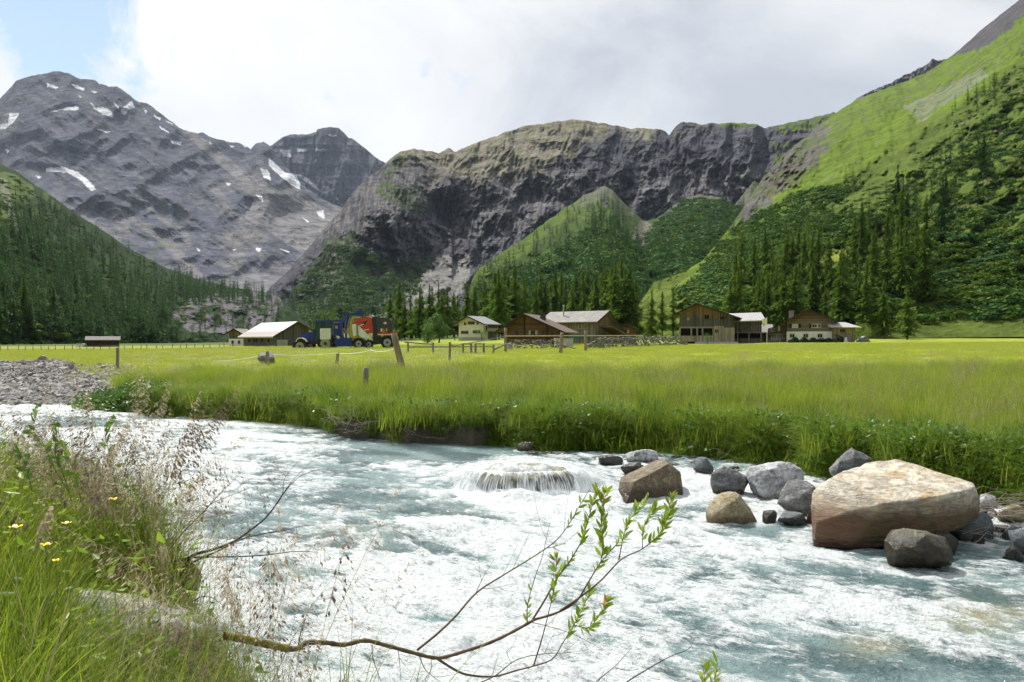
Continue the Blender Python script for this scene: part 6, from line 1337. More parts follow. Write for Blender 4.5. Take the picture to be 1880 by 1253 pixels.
for a, c, d in (((928, 617), (1029, 616.5), 73), ((1029, 616.5), (1180, 616), 78)): MB().cyl(P(*a, d) - og, P(*c, d + 3) - og, .045, .045, 8).make('rail', PALEW, rl2)
lp = MB().cyl(P(908, 641, 72), P(932, 630, 73), .10, .06, 8).make('fallen_pole', GREYW); tag(lp, 'bleached pole leaning on the left end of the short stone wall', 'pole')
lp = MB().cyl(P(1032, 633, 72), P(1056, 640, 70), .05, .04, 8).make('fallen_pole', MIDW); tag(lp, 'thin dark pole lying in the grass right of the leaning post', 'pole')
# far wire fence on the left: many small posts and two wires
ff = empty('wire_fence', on_ground(240, 112), 0, 'long wire fence with thin dark posts crossing the far left meadow', 'fence'); og = Vector(ff.location); prev = None
r = random.Random(4); w_ = MB(); pm = None
for i in range(34):
    px = -40 + i * 14.2 + r.uniform(-3, 3); d = 112 + .010 * px; a = on_ground(px, d) - og; top = a + Vector((r.uniform(-.06, .06), 0, r.uniform(.62, .85)))
    o = MB().cyl(a - Vector((0, 0, .2)), top, .045, .04, 6).make('post', DARKW, ff)
    if prev is not None:
        for u in (.92, .55): w_.cyl(prev[0].lerp(prev[1], u), a.lerp(top, u), .008, .008, 4)
    prev = (a, top)
w_.make('wire', STOVE, ff)
dw = MB().cyl(on_ground(30, 46.5, .12), on_ground(100, 47.5, .12), .09, .06, 8).make('beam', GREYW); tag(dw, 'long grey beam lying in the grass behind the gravel bank', 'beam')

# ---------------------------------------------------------------- tractor and baler, traced in the side view, built with real widths
BLU = mat_plain('blue_paint', (.015, .035, .24), (.012, .025, .16), 2, .3, .5); REDP = mat_plain('red_paint', (.52, .055, .02), (.40, .04, .016), 2, .3, .5); BLK = mat_plain('black_plastic', (.018, .02, .024), (.010, .010, .012), 3, .35, .5)
YEL = mat_plain('yellow_paint', (.55, .38, .04), (.42, .28, .03), 3, .4, .5); TYR = mat_plain('tyre_rubber', (.022, .021, .020), (.04, .035, .03), 6, .85, .2); RIM = mat_plain('wheel_rim', (.42, .43, .42), (.30, .30, .29), 5, .45, .5); RIMY = mat_plain('dusty_rim', (.40, .38, .26), (.26, .25, .17), 5, .6, .4)
WPL = mat_plain('white_plastic', (.74, .76, .70), (.60, .64, .55), 2, .35, .4); CABG, _n, _p, _o = new_mat('tinted_glass'); _p.inputs['Base Color'].default_value = (.02, .07, .05, 1); _p.inputs['Roughness'].default_value = .05
DT = 97.5; SC = .00742; X0 = P(530 + 900 / 8.952, 0, DT).x; ZB = gz(630, DT)
T = lambda cx, cz: ((cx - 900) * SC, (712 - cz) * SC + .04)
def poly(*pts): return [T(*q) for q in pts]
tr_ = empty('tractor', (X0, DT, ZB), R(0), 'blue tractor with white front fender parked before the metal-roofed barn', 'tractor')
bl_ = empty('baler_trailer', (X0, DT, ZB), R(0), 'red and black baling trailer with blue frame and yellow wrapping ring', 'trailer')
def wheel(root, cx, cz, rad, y0, y1, rim):
    """tyre with lugs, dished rim and hub"""
    x, z = T(cx, cz); b = MB(); n = 40; prof = [(.62, y0 + .03), (.93, y0), (1.0, y0 + .06), (1.0, y1 - .06), (.93, y1), (.62, y1 - .03)]
    rings = [[b.b.verts.new((x + math.cos(i / n * 6.2832) * rad * q, y, z + math.sin(i / n * 6.2832) * rad * q)) for i in range(n)] for q, y in prof]
    for a, c in zip(rings, rings[1:] + rings[:1]):
        for i in range(n): b.b.faces.new((a[i], a[(i + 1) % n], c[(i + 1) % n], c[i]))
    for i in range(n // 2):
        an_ = i / (n // 2) * 6.2832; c_ = Vector((x + math.cos(an_) * rad * 1.01, (y0 + y1) / 2, z + math.sin(an_) * rad * 1.01)); b.box(c_.x - .05, c_.x + .05, y0 + .03, y1 - .03, c_.z - .04, c_.z + .04, Euler((0, -an_, R(0))).to_matrix())
    w_ = b.make('wheel', TYR, root); MB().cyl((x, y0 + .06, z), (x, y1 - .06, z), rad * .63, n=28).make('rim', rim, w_); MB().cyl((x, y0 - .01, z), (x, y0 + .07, z), rad * .20, n=16).make('hub', BLK, w_)
    MB().cyl((x, y0 + .035, z), (x, y0 + .065, z), rad * .50, rad * .44, 28).make('rim_dish', rim, w_); return w_
wheel(tr_, 225, 690 - 0, .86 * 1.0, -1.15, -.65, RIMY).location.z = .0; wheel(tr_, 300, 690, .86, .75, 1.2, RIMY)
wheel(tr_, 640, 640, .98, -1.2, -.72, RIMY); wheel(tr_, 640, 640, .98, .7, 1.2, RIMY)
MB().prism(poly((205, 520), (250, 482), (330, 458), (455, 445), (460, 600), (330, 600), (225, 560)), -.42, .42).make('hood', BLU, tr_, .06)
MB().prism(poly((235, 560), (400, 560), (470, 600), (860, 600), (860, 660), (300, 650)), -.35, .35).make('chassis', BLK, tr_, .02)
fb = MB(); pr = [(160, 610), (175, 570), (205, 545), (260, 545), (310, 565), (345, 612)]; pr2 = [(333, 612), (300, 577), (258, 558), (208, 558), (186, 580), (172, 612)]
fb.prism(poly(*pr, *pr2), -1.2, -.6).make('fender', WPL, tr_)
cabp = MB(); cabp.prism(poly((455, 590), (480, 290), (560, 285), (545, 590)), -.78, .78).prism(poly((620, 400), (620, 290), (730, 290), (730, 400)), -.78, .78).prism(poly((560, 400), (620, 400), (620, 286), (560, 286)), -.70, .70).make('cab_glass', CABG, tr_)
MB().prism(poly((448, 592), (470, 282), (484, 282), (462, 592)), -.82, -.74).prism(poly((600, 592), (604, 282), (618, 282), (616, 592)), -.82, -.74).prism(poly((728, 592), (728, 282), (745, 282), (745, 592)), -.82, -.74).make('cab_frame', BLK, tr_)
MB().prism(poly((465, 283), (480, 264), (860, 258), (868, 290), (475, 292)), -.88, .88).make('cab_roof', BLU, tr_, .03)
MB().prism(poly((470, 592), (545, 585), (730, 590), (745, 500), (760, 500), (780, 610), (470, 612)), -.8, .8).make('cab_base', BLK, tr_)
tk = MB()
for i in range(4): tk.prism(poly((558 + i * 43, 562), (558 + i * 43, 410), (565 + i * 43, 395), (592 + i * 43, 395), (598 + i * 43, 410), (598 + i * 43, 562)), -1.28, -.92)
tk.prism(poly((560, 575), (560, 560), (728, 560), (728, 575)), -1.27, -.93); tk.make('white_canisters', WPL, tr_, .03)
MB().prism(poly((385, 290), (465, 290), (465, 302), (385, 302)), -1.1, -.8).prism(poly((392, 302), (402, 302), (402, 380), (392, 380)), -1.0, -.96).make('mirror', BLK, tr_)
MB().cyl((T(440, 0)[0], -.5, T(0, 460)[1]), (T(440, 0)[0], -.5, T(0, 400)[1]), .05).make('exhaust', BLK, tr_); MB().cyl((T(575, 0)[0], 0, T(0, 262)[1]), (T(575, 0)[0], 0, T(0, 250)[1] + .08), .06).make('beacon', mat_plain('orange_lens', (.7, .2, .02), None, 3, .3), tr_)
MB().prism(poly((560, 610), (770, 600), (850, 640), (560, 660)), -.9, -.5).make('step', GREYW, tr_)
# trailer
fr_ = MB()
fr_.prism(poly((870, 270), (960, 150), (1040, 145), (1040, 182), (975, 185), (905, 290), (905, 560), (862, 560)), -.85, -.6).prism(poly((870, 270), (960, 150), (1040, 145), (1040, 182), (975, 185), (905, 290), (905, 560), (862, 560)), .5, .75)
fr_.prism(poly((1035, 145), (1115, 140), (1120, 105), (1210, 105), (1218, 190), (1035, 184)), -.5, .5).prism(poly((950, 330), (985, 210), (1010, 185), (1025, 190), (985, 330), (975, 560), (950, 560)), -.7, -.5)
fr_.make('frame', BLU, bl_, .02)
MB().prism(poly((762, 310), (862, 305), (870, 540), (762, 540)), -.75, .6).make('blue_panel', BLU, bl_, .03); MB().prism(poly((790, 350), (825, 350), (825, 395), (790, 395)), -.77, -.755).make('sign_plate', YEL, bl_)
MB().prism(poly((800, 690), (800, 560), (1062, 545), (1062, 685)), -1.1, .9).make('blue_box', BLU, bl_, .04)
MB().prism(poly((760, 600), (1700, 590), (1700, 640), (760, 640)), -.4, .4).make('chassis', BLK, bl_)
rg = MB(); n = 34; yc = (1120, 370)
o_ = []
for i in range(n + 1):
    a = R(-105 + 210 * i / n - 0); o_.append((yc[0] - 88 * math.cos(a), yc[1] - 178 * math.sin(a)))
inn = [(yc[0] - 60 * math.cos(R(-105 + 210 * i / n)), yc[1] - 150 * math.sin(R(-105 + 210 * i / n))) for i in range(n, -1, -1)]
o2 = [(1200, 205), (1100, 196), (1055, 230), (1035, 300), (1030, 420), (1042, 520), (1072, 540), (1085, 522), (1062, 500), (1052, 420), (1056, 305), (1075, 245), (1110, 215), (1200, 222)]
rg.prism(poly(*o2), -.95, -.72).prism(poly(*o2), -.1, .1).make('wrapping_ring', YEL, bl_, .01)
MB().prism(poly((1070, 330), (1135, 320), (1142, 510), (1085, 512)), -1.18, -.9).prism(poly((1165, 340), (1380, 550), (1245, 552), (1170, 500)), -1.12, -.82).make('film_guard', WPL, bl_, .02)
MB().prism(poly((1138, 320), (1162, 320), (1168, 520), (1142, 520)), -1.2, -.85).make('film_roll', GREYW, bl_)
MB().prism(poly((1085, 520), (1240, 520), (1260, 552), (1080, 545)), -1.1, .9).make('deck', YEL, bl_)
MB().prism(poly((1090, 290), (1180, 235), (1315, 200), (1365, 215), (1385, 240), (1408, 440), (1400, 465), (1310, 480), (1250, 440), (1190, 360), (1110, 320)), -.95, .95).make('red_hood', REDP, bl_, .05)
MB().prism(poly((1185, 342), (1255, 315), (1262, 328), (1190, 356)), -.965, -.955).prism(poly((1255, 418), (1340, 400), (1342, 413), (1258, 431)), -.965, -.955).make('side_lettering', WPL, bl_)
MB().prism(poly((1215, 300), (1325, 255), (1300, 300), (1245, 360), (1240, 330)), -.962, -.953).make('side_stripe', BLK, bl_)
MB().prism(poly((1385, 215), (1450, 205), (1490, 420), (1500, 560), (1400, 560), (1408, 440)), -1.0, 1.0).make('chamber', BLK, bl_, .04)
dr = MB().prism(poly((1455, 222), (1480, 212), (1665, 225), (1690, 260), (1730, 400), (1725, 450), (1480, 440)), -1.05, 1.05).make('rear_door', mat_plain('dark_grey_panel', (.045, .05, .058), (.03, .033, .04), 2, .28, .5), bl_, .07)
MB().prism(poly((1572, 305), (1605, 282), (1638, 305), (1605, 330)), -1.066, -1.056).make('emblem', mat_plain('emblem_print', (.7, .55, .58), (.6, .35, .4), 30), dr)
MB().prism(poly((1478, 460), (1760, 458), (1765, 490), (1490, 485)), -1.12, 1.1).make('red_bumper', REDP, bl_, .02); MB().prism(poly((1480, 486), (1750, 490), (1750, 500), (1480, 498)), -1.13, 1.1).make('reflective_strip', WPL, bl_)
MB().prism(poly((1560, 455), (1580, 385), (1604, 455)), -1.1, -1.06).make('warning_triangle', mat_plain('orange_reflector', (.8, .12, .02), None, 4, .4), bl_)
for x_, c_ in ((1545, WPL), (1628, YEL)): MB().prism(poly((x_ - 12, 440), (x_ - 12, 395), (x_ + 12, 395), (x_ + 12, 440)), -1.11, -1.06).make('tail_light', c_, bl_)
MB().prism(poly((1400, 555), (1720, 500), (1700, 560), (1560, 640), (1400, 660)), -.8, .8).make('underside', BLK, bl_)
wheel(bl_, 1178, 640, .60, -1.25, -.85, RIM); wheel(bl_, 1178, 640, .60, .85, 1.25, RIM); wheel(bl_, 1330, 650, .52, -.8, -.45, RIM); wheel(bl_, 1640, 620, .74, -1.2, -.75, RIM); wheel(bl_, 1640, 620, .74, .75, 1.2, RIM)
fd = MB(); fd.prism(poly((1095, 610), (1110, 560), (1170, 540), (1235, 552), (1285, 600), (1290, 690), (1275, 690), (1265, 615), (1225, 570), (1170, 556), (1120, 572), (1110, 612)), -1.28, -.8).make('fender', BLK, bl_)
cn_ = MB()
for x_ in (940, 1000): cn_.tubeline([Vector((T(x_, 0)[0], -.9, T(0, 540)[1])), Vector((T(x_ - 25, 0)[0], -.9, T(0, 430)[1])), Vector((T(x_ - 5, 0)[0], -.9, T(0, 390)[1])), Vector((T(x_ + 20, 0)[0], -.9, T(0, 440)[1]))], .04, 6)
cn_.make('yellow_hose', YEL, bl_); MB().prism(poly((930, 470), (950, 470), (955, 540), (935, 540)), -.95, -.85).prism(poly((985, 490), (1015, 485), (1020, 540), (990, 545)), -.95, -.85).prism(poly((800, 510), (860, 520), (865, 545), (830, 545)), -.95, -.8).make('white_fittings', WPL, bl_)
MB().cyl((T(700, 0)[0], 0, T(0, 620)[1]), (T(820, 0)[0], 0, T(0, 620)[1]), .07).make('drawbar', BLK, bl_)
tr_.location.z += .02
# ---------------------------------------------------------------- foreground branches, shoots, flowers
BARKG = mat_plain('willow_bark', (.17, .12, .06), (.08, .055, .035), 14, .7, .3, .5, .004); BARKD = mat_plain('dead_twig_bark', (.055, .045, .038), (.03, .025, .022), 14, .8, .2)
LICH = mat_plain('lichen_bark', (.30, .26, .04), (.14, .12, .04), 30, .9, .1, .6, .004); TWIG = mat_plain('bleached_twig', (.40, .35, .28), (.26, .22, .18), 10, .8, .2)
WLEAF = leaf_mat('willow_leaves', (.22, .34, .03), (.34, .46, .05), (.46, .50, .08), trans=.5, rough=.4); RLEAF = leaf_mat('young_reddish_leaves', (.40, .20, .05), (.50, .26, .07), (.34, .30, .05), trans=.5, rough=.4)
def curve_pts(pts, n=5):
    """smooth path through points"""
    out = []; m = len(pts)
    for i in range(m - 1):
        p0, p1, p2, p3 = pts[max(i - 1, 0)], pts[i], pts[i + 1], pts[min(i + 2, m - 1)]
        for k in range(n):
            t = k / n; out.append(.5 * ((2 * p1) + (p2 - p0) * t + (2 * p0 - 5 * p1 + 4 * p2 - p3) * t * t + (3 * p1 - p0 - 3 * p2 + p3) * t ** 3))
    return out + [pts[-1]]
def branch(V, Fq, pts, r0, r1, n=7, jit=.0):
    c = curve_pts(pts); m = len(c); tube(V, Fq, c, [(r0 + (r1 - r0) * (i / (m - 1)) ** .8) * (1 + jit * math.sin(i * 2.3)) for i in range(m)], n); return c
def leaves_on(V, Fq, path, u0, u1, n, ln, wd, r, up=.35):
    m = len(path)
    for i in range(n):
        u = u0 + (u1 - u0) * (i + r.uniform()) / n; f = u * (m - 1); i0 = min(int(f), m - 2); c = path[i0].lerp(path[i0 + 1], f - i0); t = (path[i0 + 1] - path[i0]).normalized()
        a = r.uniform(0, 6.283); o = t.orthogonal().normalized(); o = Matrix.Rotation(a, 3, t) @ o; d = (t * r.uniform(.5, 1.1) + o * r.uniform(.5, 1.0) + Vector((0, 0, up * r.uniform(-.3, 1)))).normalized(); s = r.uniform(.55, 1.2)
        nr = np.array(o.cross(d)) + r.normal(0, .4, 3); dd_ = np.array(d); nr -= dd_ * nr.dot(dd_); nr /= np.linalg.norm(nr); leaf_quads(V, Fq, np.array(c), dd_, nr, ln * s, wd * s * r.uniform(.8, 1.2), .12 * wd)
c6 = lambda x, y, d: P(440 + x / 2.089, 860 + y / 2.089, d)
wbr = empty('willow_branch', c6(20, 655, 3.0), 0, 'long willow branch with young yellow-green leaves reaching over the water', 'branch'); O6 = wbr.location.copy()
r = np.random.default_rng(61)
def ln6(pts, d0, d1): m = len(pts); return [c6(x, y, d0 + (d1 - d0) * i / (m - 1)) - O6 for i, (x, y) in enumerate(pts)]
V, Fq = [], []; LV, LF, RV, RF = [], [], [], []
main = branch(V, Fq, ln6([(150, 684), (215, 692), (260, 668), (330, 668), (400, 676), (480, 660), (560, 678), (670, 708), (760, 727), (850, 705), (960, 668), (1050, 625), (1130, 580)], 3.05, 3.5), .0115, .0062, 9, .14)
lv, lf = [], []; branch(lv, lf, ln6([(-60, 640), (20, 655), (80, 668), (150, 684), (180, 690)], 2.9, 3.07), .014, .0145, 9, .12); mesh_np('lichened_stub', lv, lf, LICH, wbr)
subs = {'s1': ([(680, 697), (760, 632), (830, 565), (885, 500), (930, 460), (1010, 410), (1100, 355), (1170, 310), (1220, 270), (1262, 215), (1300, 150), (1345, 75)], 3.35, 3.7, .0055, .0012),
 's1b': ([(930, 460), (980, 458), (1050, 440)], 3.45, 3.5, .0016, .0006), 's1c': ([(905, 480), (935, 415), (975, 350)], 3.43, 3.4, .0018, .0006), 's1d': ([(1180, 305), (1240, 288), (1305, 235)], 3.6, 3.62, .0018, .0006),
 's2': ([(1120, 585), (1170, 505), (1215, 425), (1260, 365), (1305, 290), (1330, 220), (1350, 150), (1375, 80)], 3.5, 3.65, .0050, .0012), 's2b': ([(1130, 580), (1220, 552), (1290, 510), (1335, 440), (1385, 360), (1455, 280)], 3.5, 3.6, .0060, .002), 's2c': ([(1385, 360), (1395, 280), (1385, 180), (1400, 90)], 3.6, 3.62, .003, .001),
 's3': ([(1230, 545), (1310, 490), (1385, 430), (1465, 348), (1545, 308), (1605, 255), (1642, 185), (1655, 105)], 3.52, 3.75, .0050, .0012), 's3b': ([(1455, 350), (1470, 270), (1500, 190), (1560, 120)], 3.62, 3.66, .0028, .001), 's3c': ([(1545, 308), (1550, 220), (1600, 150)], 3.68, 3.7, .0022, .001),
 's4': ([(1103, 588), (1105, 520), (1132, 420), (1160, 340), (1176, 270), (1190, 208)], 3.5, 3.45, .0026, .0008), 's5': ([(1127, 757), (1160, 650), (1188, 540), (1210, 440), (1215, 340)], 3.35, 3.5, .0036, .001),
 'l1': ([(755, 728), (840, 780), (900, 795), (980, 797), (1060, 775), (1130, 757), (1200, 730), (1240, 668), (1282, 600), (1315, 540), (1345, 465)], 3.38, 3.6, .0060, .0012), 'l2': ([(900, 830), (980, 795), (1060, 735), (1160, 712), (1260, 706), (1335, 695)], 3.3, 3.4, .0030, .0008),
 'l3': ([(1120, 590), (1200, 610), (1290, 640), (1395, 697)], 3.5, 3.5, .002, .0006), 'l4': ([(970, 790), (990, 720)], 3.35, 3.35, .0015, .0006), 'l5': ([(1040, 745), (1025, 700), (1060, 680)], 3.35, 3.3, .0012, .0006), 'l6': ([(1170, 710), (1190, 660), (1210, 630)], 3.4, 3.4, .0012, .0006),
 'l7': ([(1282, 600), (1340, 610), (1380, 560), (1410, 505)], 3.55, 3.6, .0022, .0008), 'l8': ([(1160, 760), (1215, 762)], 3.4, 3.4, .0015, .0006), 'h1': ([(508, 676), (512, 730), (545, 825)], 3.22, 3.15, .0028, .0008), 'h2': ([(608, 695), (614, 750), (618, 812)], 3.28, 3.2, .002, .0008), 'h3': ([(688, 715), (715, 775), (780, 825)], 3.32, 3.2, .0028, .0008),
 'h4': ([(735, 735), (730, 780), (690, 830)], 3.33, 3.25, .0018, .0006), 't1': ([(250, 690), (225, 690), (235, 630), (250, 580)], 3.1, 3.1, .004, .0010)}
paths = {}
for k_, (pts, d0, d1, a, b_) in subs.items(): paths[k_] = branch(V, Fq, ln6(pts, d0, d1), a, b_, 6)
for k_ in list(paths):                                      # fine side twigs
    pp = paths[k_]; m_ = len(pp)
    if k_[0] in 'slh' and m_ > 8:
        for q in range(3 if k_ in ('s1', 's2', 's3', 'l1', 'l2') else 1):
            i_ = int(r.uniform(.25, .8) * m_); t = (pp[i_ + 1] - pp[i_]).normalized(); sgn = r.choice([-1, 1]); o_ = Vector((-t.z, r.uniform(-.2, .2), t.x)) * sgn; L_ = r.uniform(.05, .14)
            branch(V, Fq, [pp[i_], pp[i_] + (t * .7 + o_ * .5) * L_ * .5, pp[i_] + (t + o_ * .6 + Vector((0, 0, .2))) * L_], .0013, .0004, 5)
mesh_np('bark', V, Fq, BARKG, wbr)
for k_, u0, u1, n, s in (('s2', .55, 1, 34, 1), ('s2c', .1, 1, 44, 1.05), ('s2b', .7, 1, 12, .9), ('s3', .62, 1, 52, 1), ('s3b', .3, 1, 28, 1), ('s3c', .2, 1, 22, 1), ('s5', .55, 1, 26, .85), ('s1', .78, .95, 10, .8), ('s1', .55, .62, 2, .6), ('s4', .0, .35, 9, .7), ('s2', .3, .5, 12, .8), ('l1', .72, 1, 30, .95), ('l7', .1, 1, 30, .9), ('s1d', .1, .5, 3, .6)):
    leaves_on(LV, LF, paths[k_], u0, u1, int(n * 1.35), .052 * s, .0145 * s, r)
for k_ in ('s3', 's2c', 'l7', 's5', 's2'): leaves_on(RV, RF, paths[k_], .8, 1, 6, .040, .011, r)
mesh_np('leaves', LV, LF, WLEAF, wbr); mesh_np('reddish_leaves', RV, RF, RLEAF, wbr)
def twig_thing(name, origin, lines, mat, label, cat='twig', leaves=None):
    e = empty(name, origin, 0, label, cat); V, Fq = [], []; ps = []
    for pts, a, b_ in lines: ps.append(branch(V, Fq, [p_ - Vector(origin) for p_ in pts], a, b_, 6))
    mesh_np('bark', V, Fq, mat, e)
    if leaves: LV, LF = [], []; rr = np.random.default_rng(5); [leaves_on(LV, LF, ps[i], u0, 1, n, ln, wd, rr) for i, u0, n, ln, wd in leaves[1]]; mesh_np('leaves', LV, LF, leaves[0], e)
    return e
D6 = lambda pts, d0, d1: [c6(x, y, d0 + (d1 - d0) * i / (len(pts) - 1)) for i, (x, y) in enumerate(pts)]
twig_thing('bare_twig', c6(1470, 821, 3.2), [(D6([(1440, 870), (1470, 830), (1560, 772), (1650, 722), (1722, 692), (1742, 655)], 3.1, 3.3), .0034, .0008), (D6([(1330, 880), (1372, 815), (1440, 758), (1503, 688)], 3.1, 3.25), .0028, .0008), (D6([(1440, 765), (1490, 775), (1530, 770)], 3.2, 3.2), .0014, .0006), (D6([(1372, 830), (1400, 770)], 3.15, 3.2), .0012, .0005)], BARKD, 'thin bare twig rising from the bottom edge right of the willow branch')
twig_thing('leafy_shoot', c6(1790, 860, 3.1), [(D6([(1780, 880), (1785, 820), (1775, 755)], 3.1, 3.12), .002, .001), (D6([(1800, 880), (1822, 815), (1832, 745)], 3.1, 3.12), .002, .001)], BARKG, 'small leafy willow shoot poking in at the bottom edge', 'shoot', (WLEAF, [(0, .3, 12, .045, .012), (1, .3, 14, .045, .012)]))
c5 = lambda x, y, d: P(x / 2.442, 740 + y / 2.442, d)
D5 = lambda pts, d0, d1: [c5(x, y, d0 + (d1 - d0) * i / (len(pts) - 1)) for i, (x, y) in enumerate(pts)]
twig_thing('dead_branch', c5(800, 740, 5.0), [
 (D5([(770, 790), (820, 735), (868, 682), (960, 655), (1050, 620), (1122, 570), (1200, 505), (1262, 418), (1305, 365), (1355, 322), (1440, 295)], 4.8, 5.6), .013, .0012), (D5([(1195, 508), (1262, 420), (1272, 350), (1302, 300), (1352, 248)], 5.3, 5.5), .004, .001), (D5([(1262, 418), (1310, 350), (1390, 268), (1425, 255)], 5.4, 5.5), .003, .001),
 (D5([(800, 750), (850, 720), (1000, 652), (1085, 610), (1180, 586), (1280, 570), (1380, 545)], 4.8, 5.4), .008, .0016), (D5([(1180, 586), (1300, 560), (1400, 548), (1475, 582)], 5.2, 5.4), .002, .0007), (D5([(840, 692), (960, 690), (1080, 688), (1200, 680), (1320, 665), (1415, 668)], 4.9, 5.3), .0062, .0020),
 (D5([(755, 660), (830, 570), (900, 500), (950, 450), (1020, 420), (1095, 390)], 4.9, 5.5), .006, .0010), (D5([(905, 497), (955, 440), (992, 400), (1052, 340), (1085, 305)], 5.2, 5.5), .004, .0008), (D5([(990, 400), (1050, 390), (1105, 350), (1160, 320)], 5.3, 5.5), .0022, .0007), (D5([(1200, 505), (1185, 450), (1215, 400), (1220, 370)], 5.3, 5.3), .0018, .0006), (D5([(1330, 560), (1340, 620), (1400, 640)], 5.3, 5.3), .0018, .0006)],
 BARKD, 'dark bare branch fanning out over the foam from the mossy near bank', 'branch')
twig_thing('dead_twig', c5(890, 890, 4.2), [(D5([(870, 885), (905, 868), (950, 872), (1000, 908)], 4.2, 4.3), .003, .001), (D5([(905, 868), (895, 850), (880, 858)], 4.2, 4.2), .0015, .0006)], BARKD, 'short dark curled twig above the pale rock on the near bank')
# leafy shoots on the left
SLEAF = leaf_mat('shoot_leaves', (.10, .22, .03), (.16, .30, .035), (.26, .36, .05), trans=.5, rough=.4)
for i, (pts, lb, d, n) in enumerate([([(128, 905), (100, 860), (80, 815), (62, 790), (66, 765), (70, 742)], 'tallest leafy shoot standing on the left of the near bank', 4.6, 24), ([(128, 905), (112, 860), (100, 830), (104, 800), (100, 782)], 'leafy shoot right beside the tallest one on the left', 4.7, 22),
   ([(150, 925), (140, 880), (128, 845), (120, 815)], 'short leafy shoot below the two tall ones on the left', 4.5, 22), ([(215, 905), (205, 860), (198, 820), (192, 782), (208, 770)], 'slender leafy shoot among the drooping seed heads', 5.0, 16), ([(60, 905), (48, 860), (36, 830)], 'low leafy shoot at the left edge of the picture', 4.6, 18)]):
    a = [P(x, y, d + .05 * j) for j, (x, y) in enumerate(pts)]; twig_thing('leafy_shoot', a[0], [(a, .003, .001)], BARKG, lb, 'shoot', (SLEAF, [(0, .15, n, .062, .030)]))
# buttercups
PET, _n, _p, _o = new_mat('yellow_petals'); _p.inputs['Base Color'].default_value = (.85, .62, .01, 1); _p.inputs['Roughness'].default_value = .35
for i, (x, y, d, s, lb) in enumerate([(207, 919, 3.9, .020, 'yellow flower nearest the water on the near bank'), (29, 971, 3.1, .021, 'large yellow flower by the left edge'), (122, 963, 3.4, .017, 'yellow flower between the seed heads on the left'), (84, 1003, 3.2, .019, 'yellow flower in the middle of the left grass'), (103, 1031, 3.1, .014, 'lowest yellow flower, half hidden by grass')]):
    p_ = P(x, y, d); g = on_ground(x, d); e = empty('yellow_flower', (g.x, g.y, g.z), 0, lb, 'flower', 'yellow flowers on the near bank'); h = p_.z - g.z
    V, Fq = [], []; branch(V, Fq, [Vector((0, .03, 0)), Vector((.01, .01, h * .5)), Vector((0, 0, h))], .0018, .0012, 5); mesh_np('stem', V, Fq, STEM, e)
    V, Fq = [], []
    for k in range(5):
        a = k / 5 * 6.283 + i; u = np.array([math.cos(a), math.sin(a), 0]); w_ = np.array([-math.sin(a), math.cos(a), 0]); q = len(V); c = np.array([0, 0, h])
        V += [tuple(c), tuple(c + u * s * .6 + w_ * s * .55 + [0, 0, s * .25]), tuple(c + u * s * 1.15 + w_ * s * .35 + [0, 0, s * .6]), tuple(c + u * s * 1.15 - w_ * s * .35 + [0, 0, s * .6]), tuple(c + u * s * .6 - w_ * s * .55 + [0, 0, s * .25])]; Fq += [(q, q + 1, q + 2, q + 3), (q, q + 3, q + 4, q)][:1] ; Fq.append((q, q + 3, q + 4, q + 4))
    me = bpy.data.meshes.new('petals'); me.from_pydata([Vector(v) for v in V], [], [tuple(dict.fromkeys(f)) for f in Fq]); me.materials.append(PET); o = bpy.data.objects.new('petals', me); COL.objects.link(o); o.parent = e
    o.rotation_euler = (0, 0, 0); MB().cyl((0, 0, h), (0, 0, h + s * .4), s * .22, s * .18, 10).make('flower_centre', PET, e)
# pale rock under the near grass, and the mossy hummock by it
boulder(-60, 452, 1096, 1235, rock_mat('lichened_granite', (.78, .76, .68), (.46, .46, .46), (.50, .44, .26), 7.0, ((1, 1, 3), (.4, .2, 0), 3), wet=-1, speck=.55, bs=1.0), 'long pale granite rock showing through the grass on the near bank', 91, depth=.55, n=26, boxy=.6, base_z=.46, d=4.15)
MOSS = mat_plain('moss', (.16, .14, .03), (.05, .05, .02), 26, 1.0, .05, 1.0, .02, (1, 1, 1), 0, 8)
b = hull_mesh(random_rock_pts(.30, .30, .24, 31, 26, .2), 4, 2, .12, 4, .06); mo = bm_obj('mossy_hummock', b, MOSS, loc=P(285, 1085, 4.9)); tag(mo, 'mossy brown hummock overhanging the water above the pale rock', 'hummock')
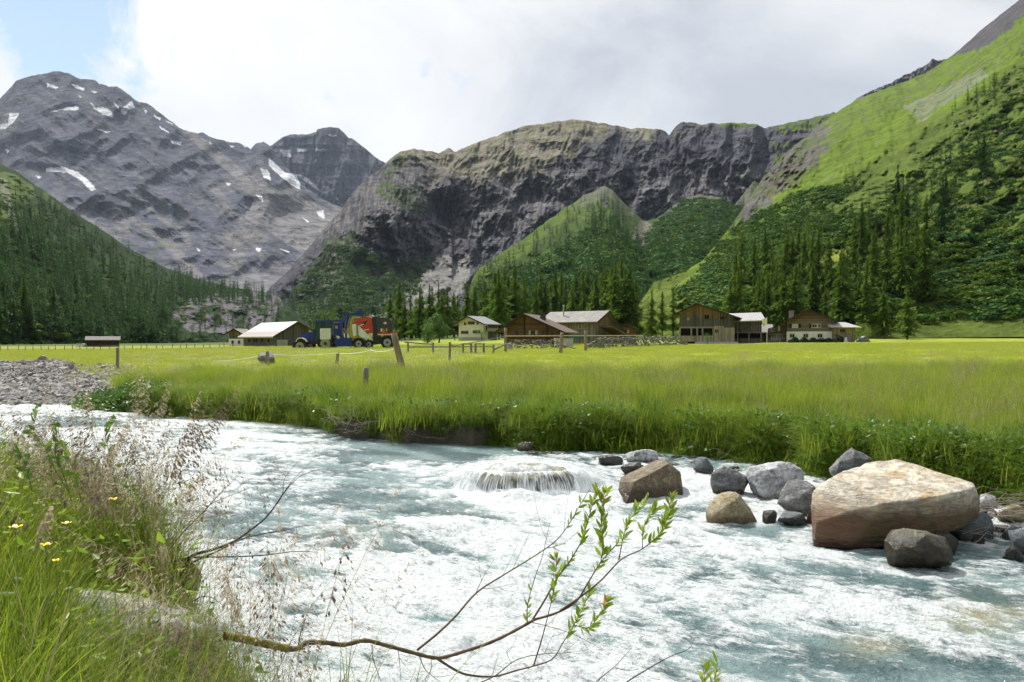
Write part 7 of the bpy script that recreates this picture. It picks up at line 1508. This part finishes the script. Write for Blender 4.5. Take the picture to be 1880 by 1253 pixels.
# bleached twigs caught on the far bank and among the stones
def twig_heap(name, px, py, d, w_, h, n, label, seed, mat=TWIG, r0=.010, fl=0):
    rr = np.random.default_rng(seed); c = P(px, py, d); V, Fq = [], []
    for i in range(n):
        a = Vector((rr.normal(0, w_ * .25), rr.uniform(-.1, .25), rr.uniform(-.2, .5) * h)); an_ = rr.uniform(0, 3.14) if not fl else rr.normal(.1, .35) ; L_ = rr.uniform(.3, 1.0) * w_; dr = Vector((math.cos(an_) * (1 if rr.uniform() > .5 or fl else -1), rr.uniform(-.4, .2), math.sin(an_) * (.55 if not fl else .5)))
        pts = [a, a + dr * L_ * .4 + Vector((0, 0, rr.normal(0, .05))), a + dr * L_ * .75 + Vector((0, 0, rr.normal(0, .08))), a + dr * L_ + Vector((rr.normal(0, .05), 0, -abs(rr.normal(0, .15)) * h * 2))]
        branch(V, Fq, pts, r0 * rr.uniform(.4, 1), r0 * .25, 5)
    return tag(mesh_np(name, V, Fq, mat), label, 'twigs') if False else _tw(name, V, Fq, mat, c, label)
def _tw(name, V, Fq, mat, c, label): o = mesh_np(name, V, Fq, mat); o.location = c; return tag(o, label, 'twigs')
twig_heap('twig_tangle', 655, 792, 17.9, 1.1, .42, 34, 'tangle of bleached twigs hanging on the dark cut bank', 41, r0=.009)
twig_heap('twig_tangle', 760, 800, 17.1, .7, .3, 7, 'few thin dry stems leaning on the cut bank', 42, r0=.006)
twig_heap('twig_tangle', 1812, 935, 9.3, 1.0, .30, 26, 'sweep of bare grey twigs right of the large tan boulder', 43, r0=.007, fl=1)
twig_heap('twig_tangle', 1775, 990, 8.7, .5, .18, 7, 'short bleached sticks caught on the slab right of the large tan boulder', 44, r0=.006, fl=1)
twig_heap('twig_tangle', 1345, 845, 14.8, .9, .3, 7, 'dry stick lying on the bank above the grey boulders', 45, r0=.007)
twig_heap('twig_tangle', 1270, 820, 15.9, 1.6, .25, 14, 'dark roots sticking out of the crumbling bank', 46, BARKD, .012)
# ---------------------------------------------------------------- valley air
me = bpy.data.meshes.new('haze'); b = bmesh.new(); bmesh.ops.create_cube(b, size=1.0)
lo = Vector((-12500, -400, -2.2)); hi = Vector((9500, 9500, 2600))
for vtx in b.verts: vtx.co = Vector([lo[i] + (vtx.co[i] + .5) * (hi[i] - lo[i]) for i in range(3)])
b.to_mesh(me); b.free()
hz = bpy.data.objects.new('haze', me); COL.objects.link(hz)
hm = bpy.data.materials.new('valley_air'); hm.use_nodes = True; nt = hm.node_tree; nt.nodes.clear()
vo = N(nt, 'ShaderNodeVolumePrincipled'); vo.inputs['Color'].default_value = (.66, .80, 1.0, 1); vo.inputs['Density'].default_value = HAZE
vo.inputs['Anisotropy'].default_value = 0.1
out = N(nt, 'ShaderNodeOutputMaterial'); L(nt, vo.outputs[0], out.inputs['Volume']); me.materials.append(hm)
tag(hz, 'thin bluish air softening the far mountains', kind='stuff')
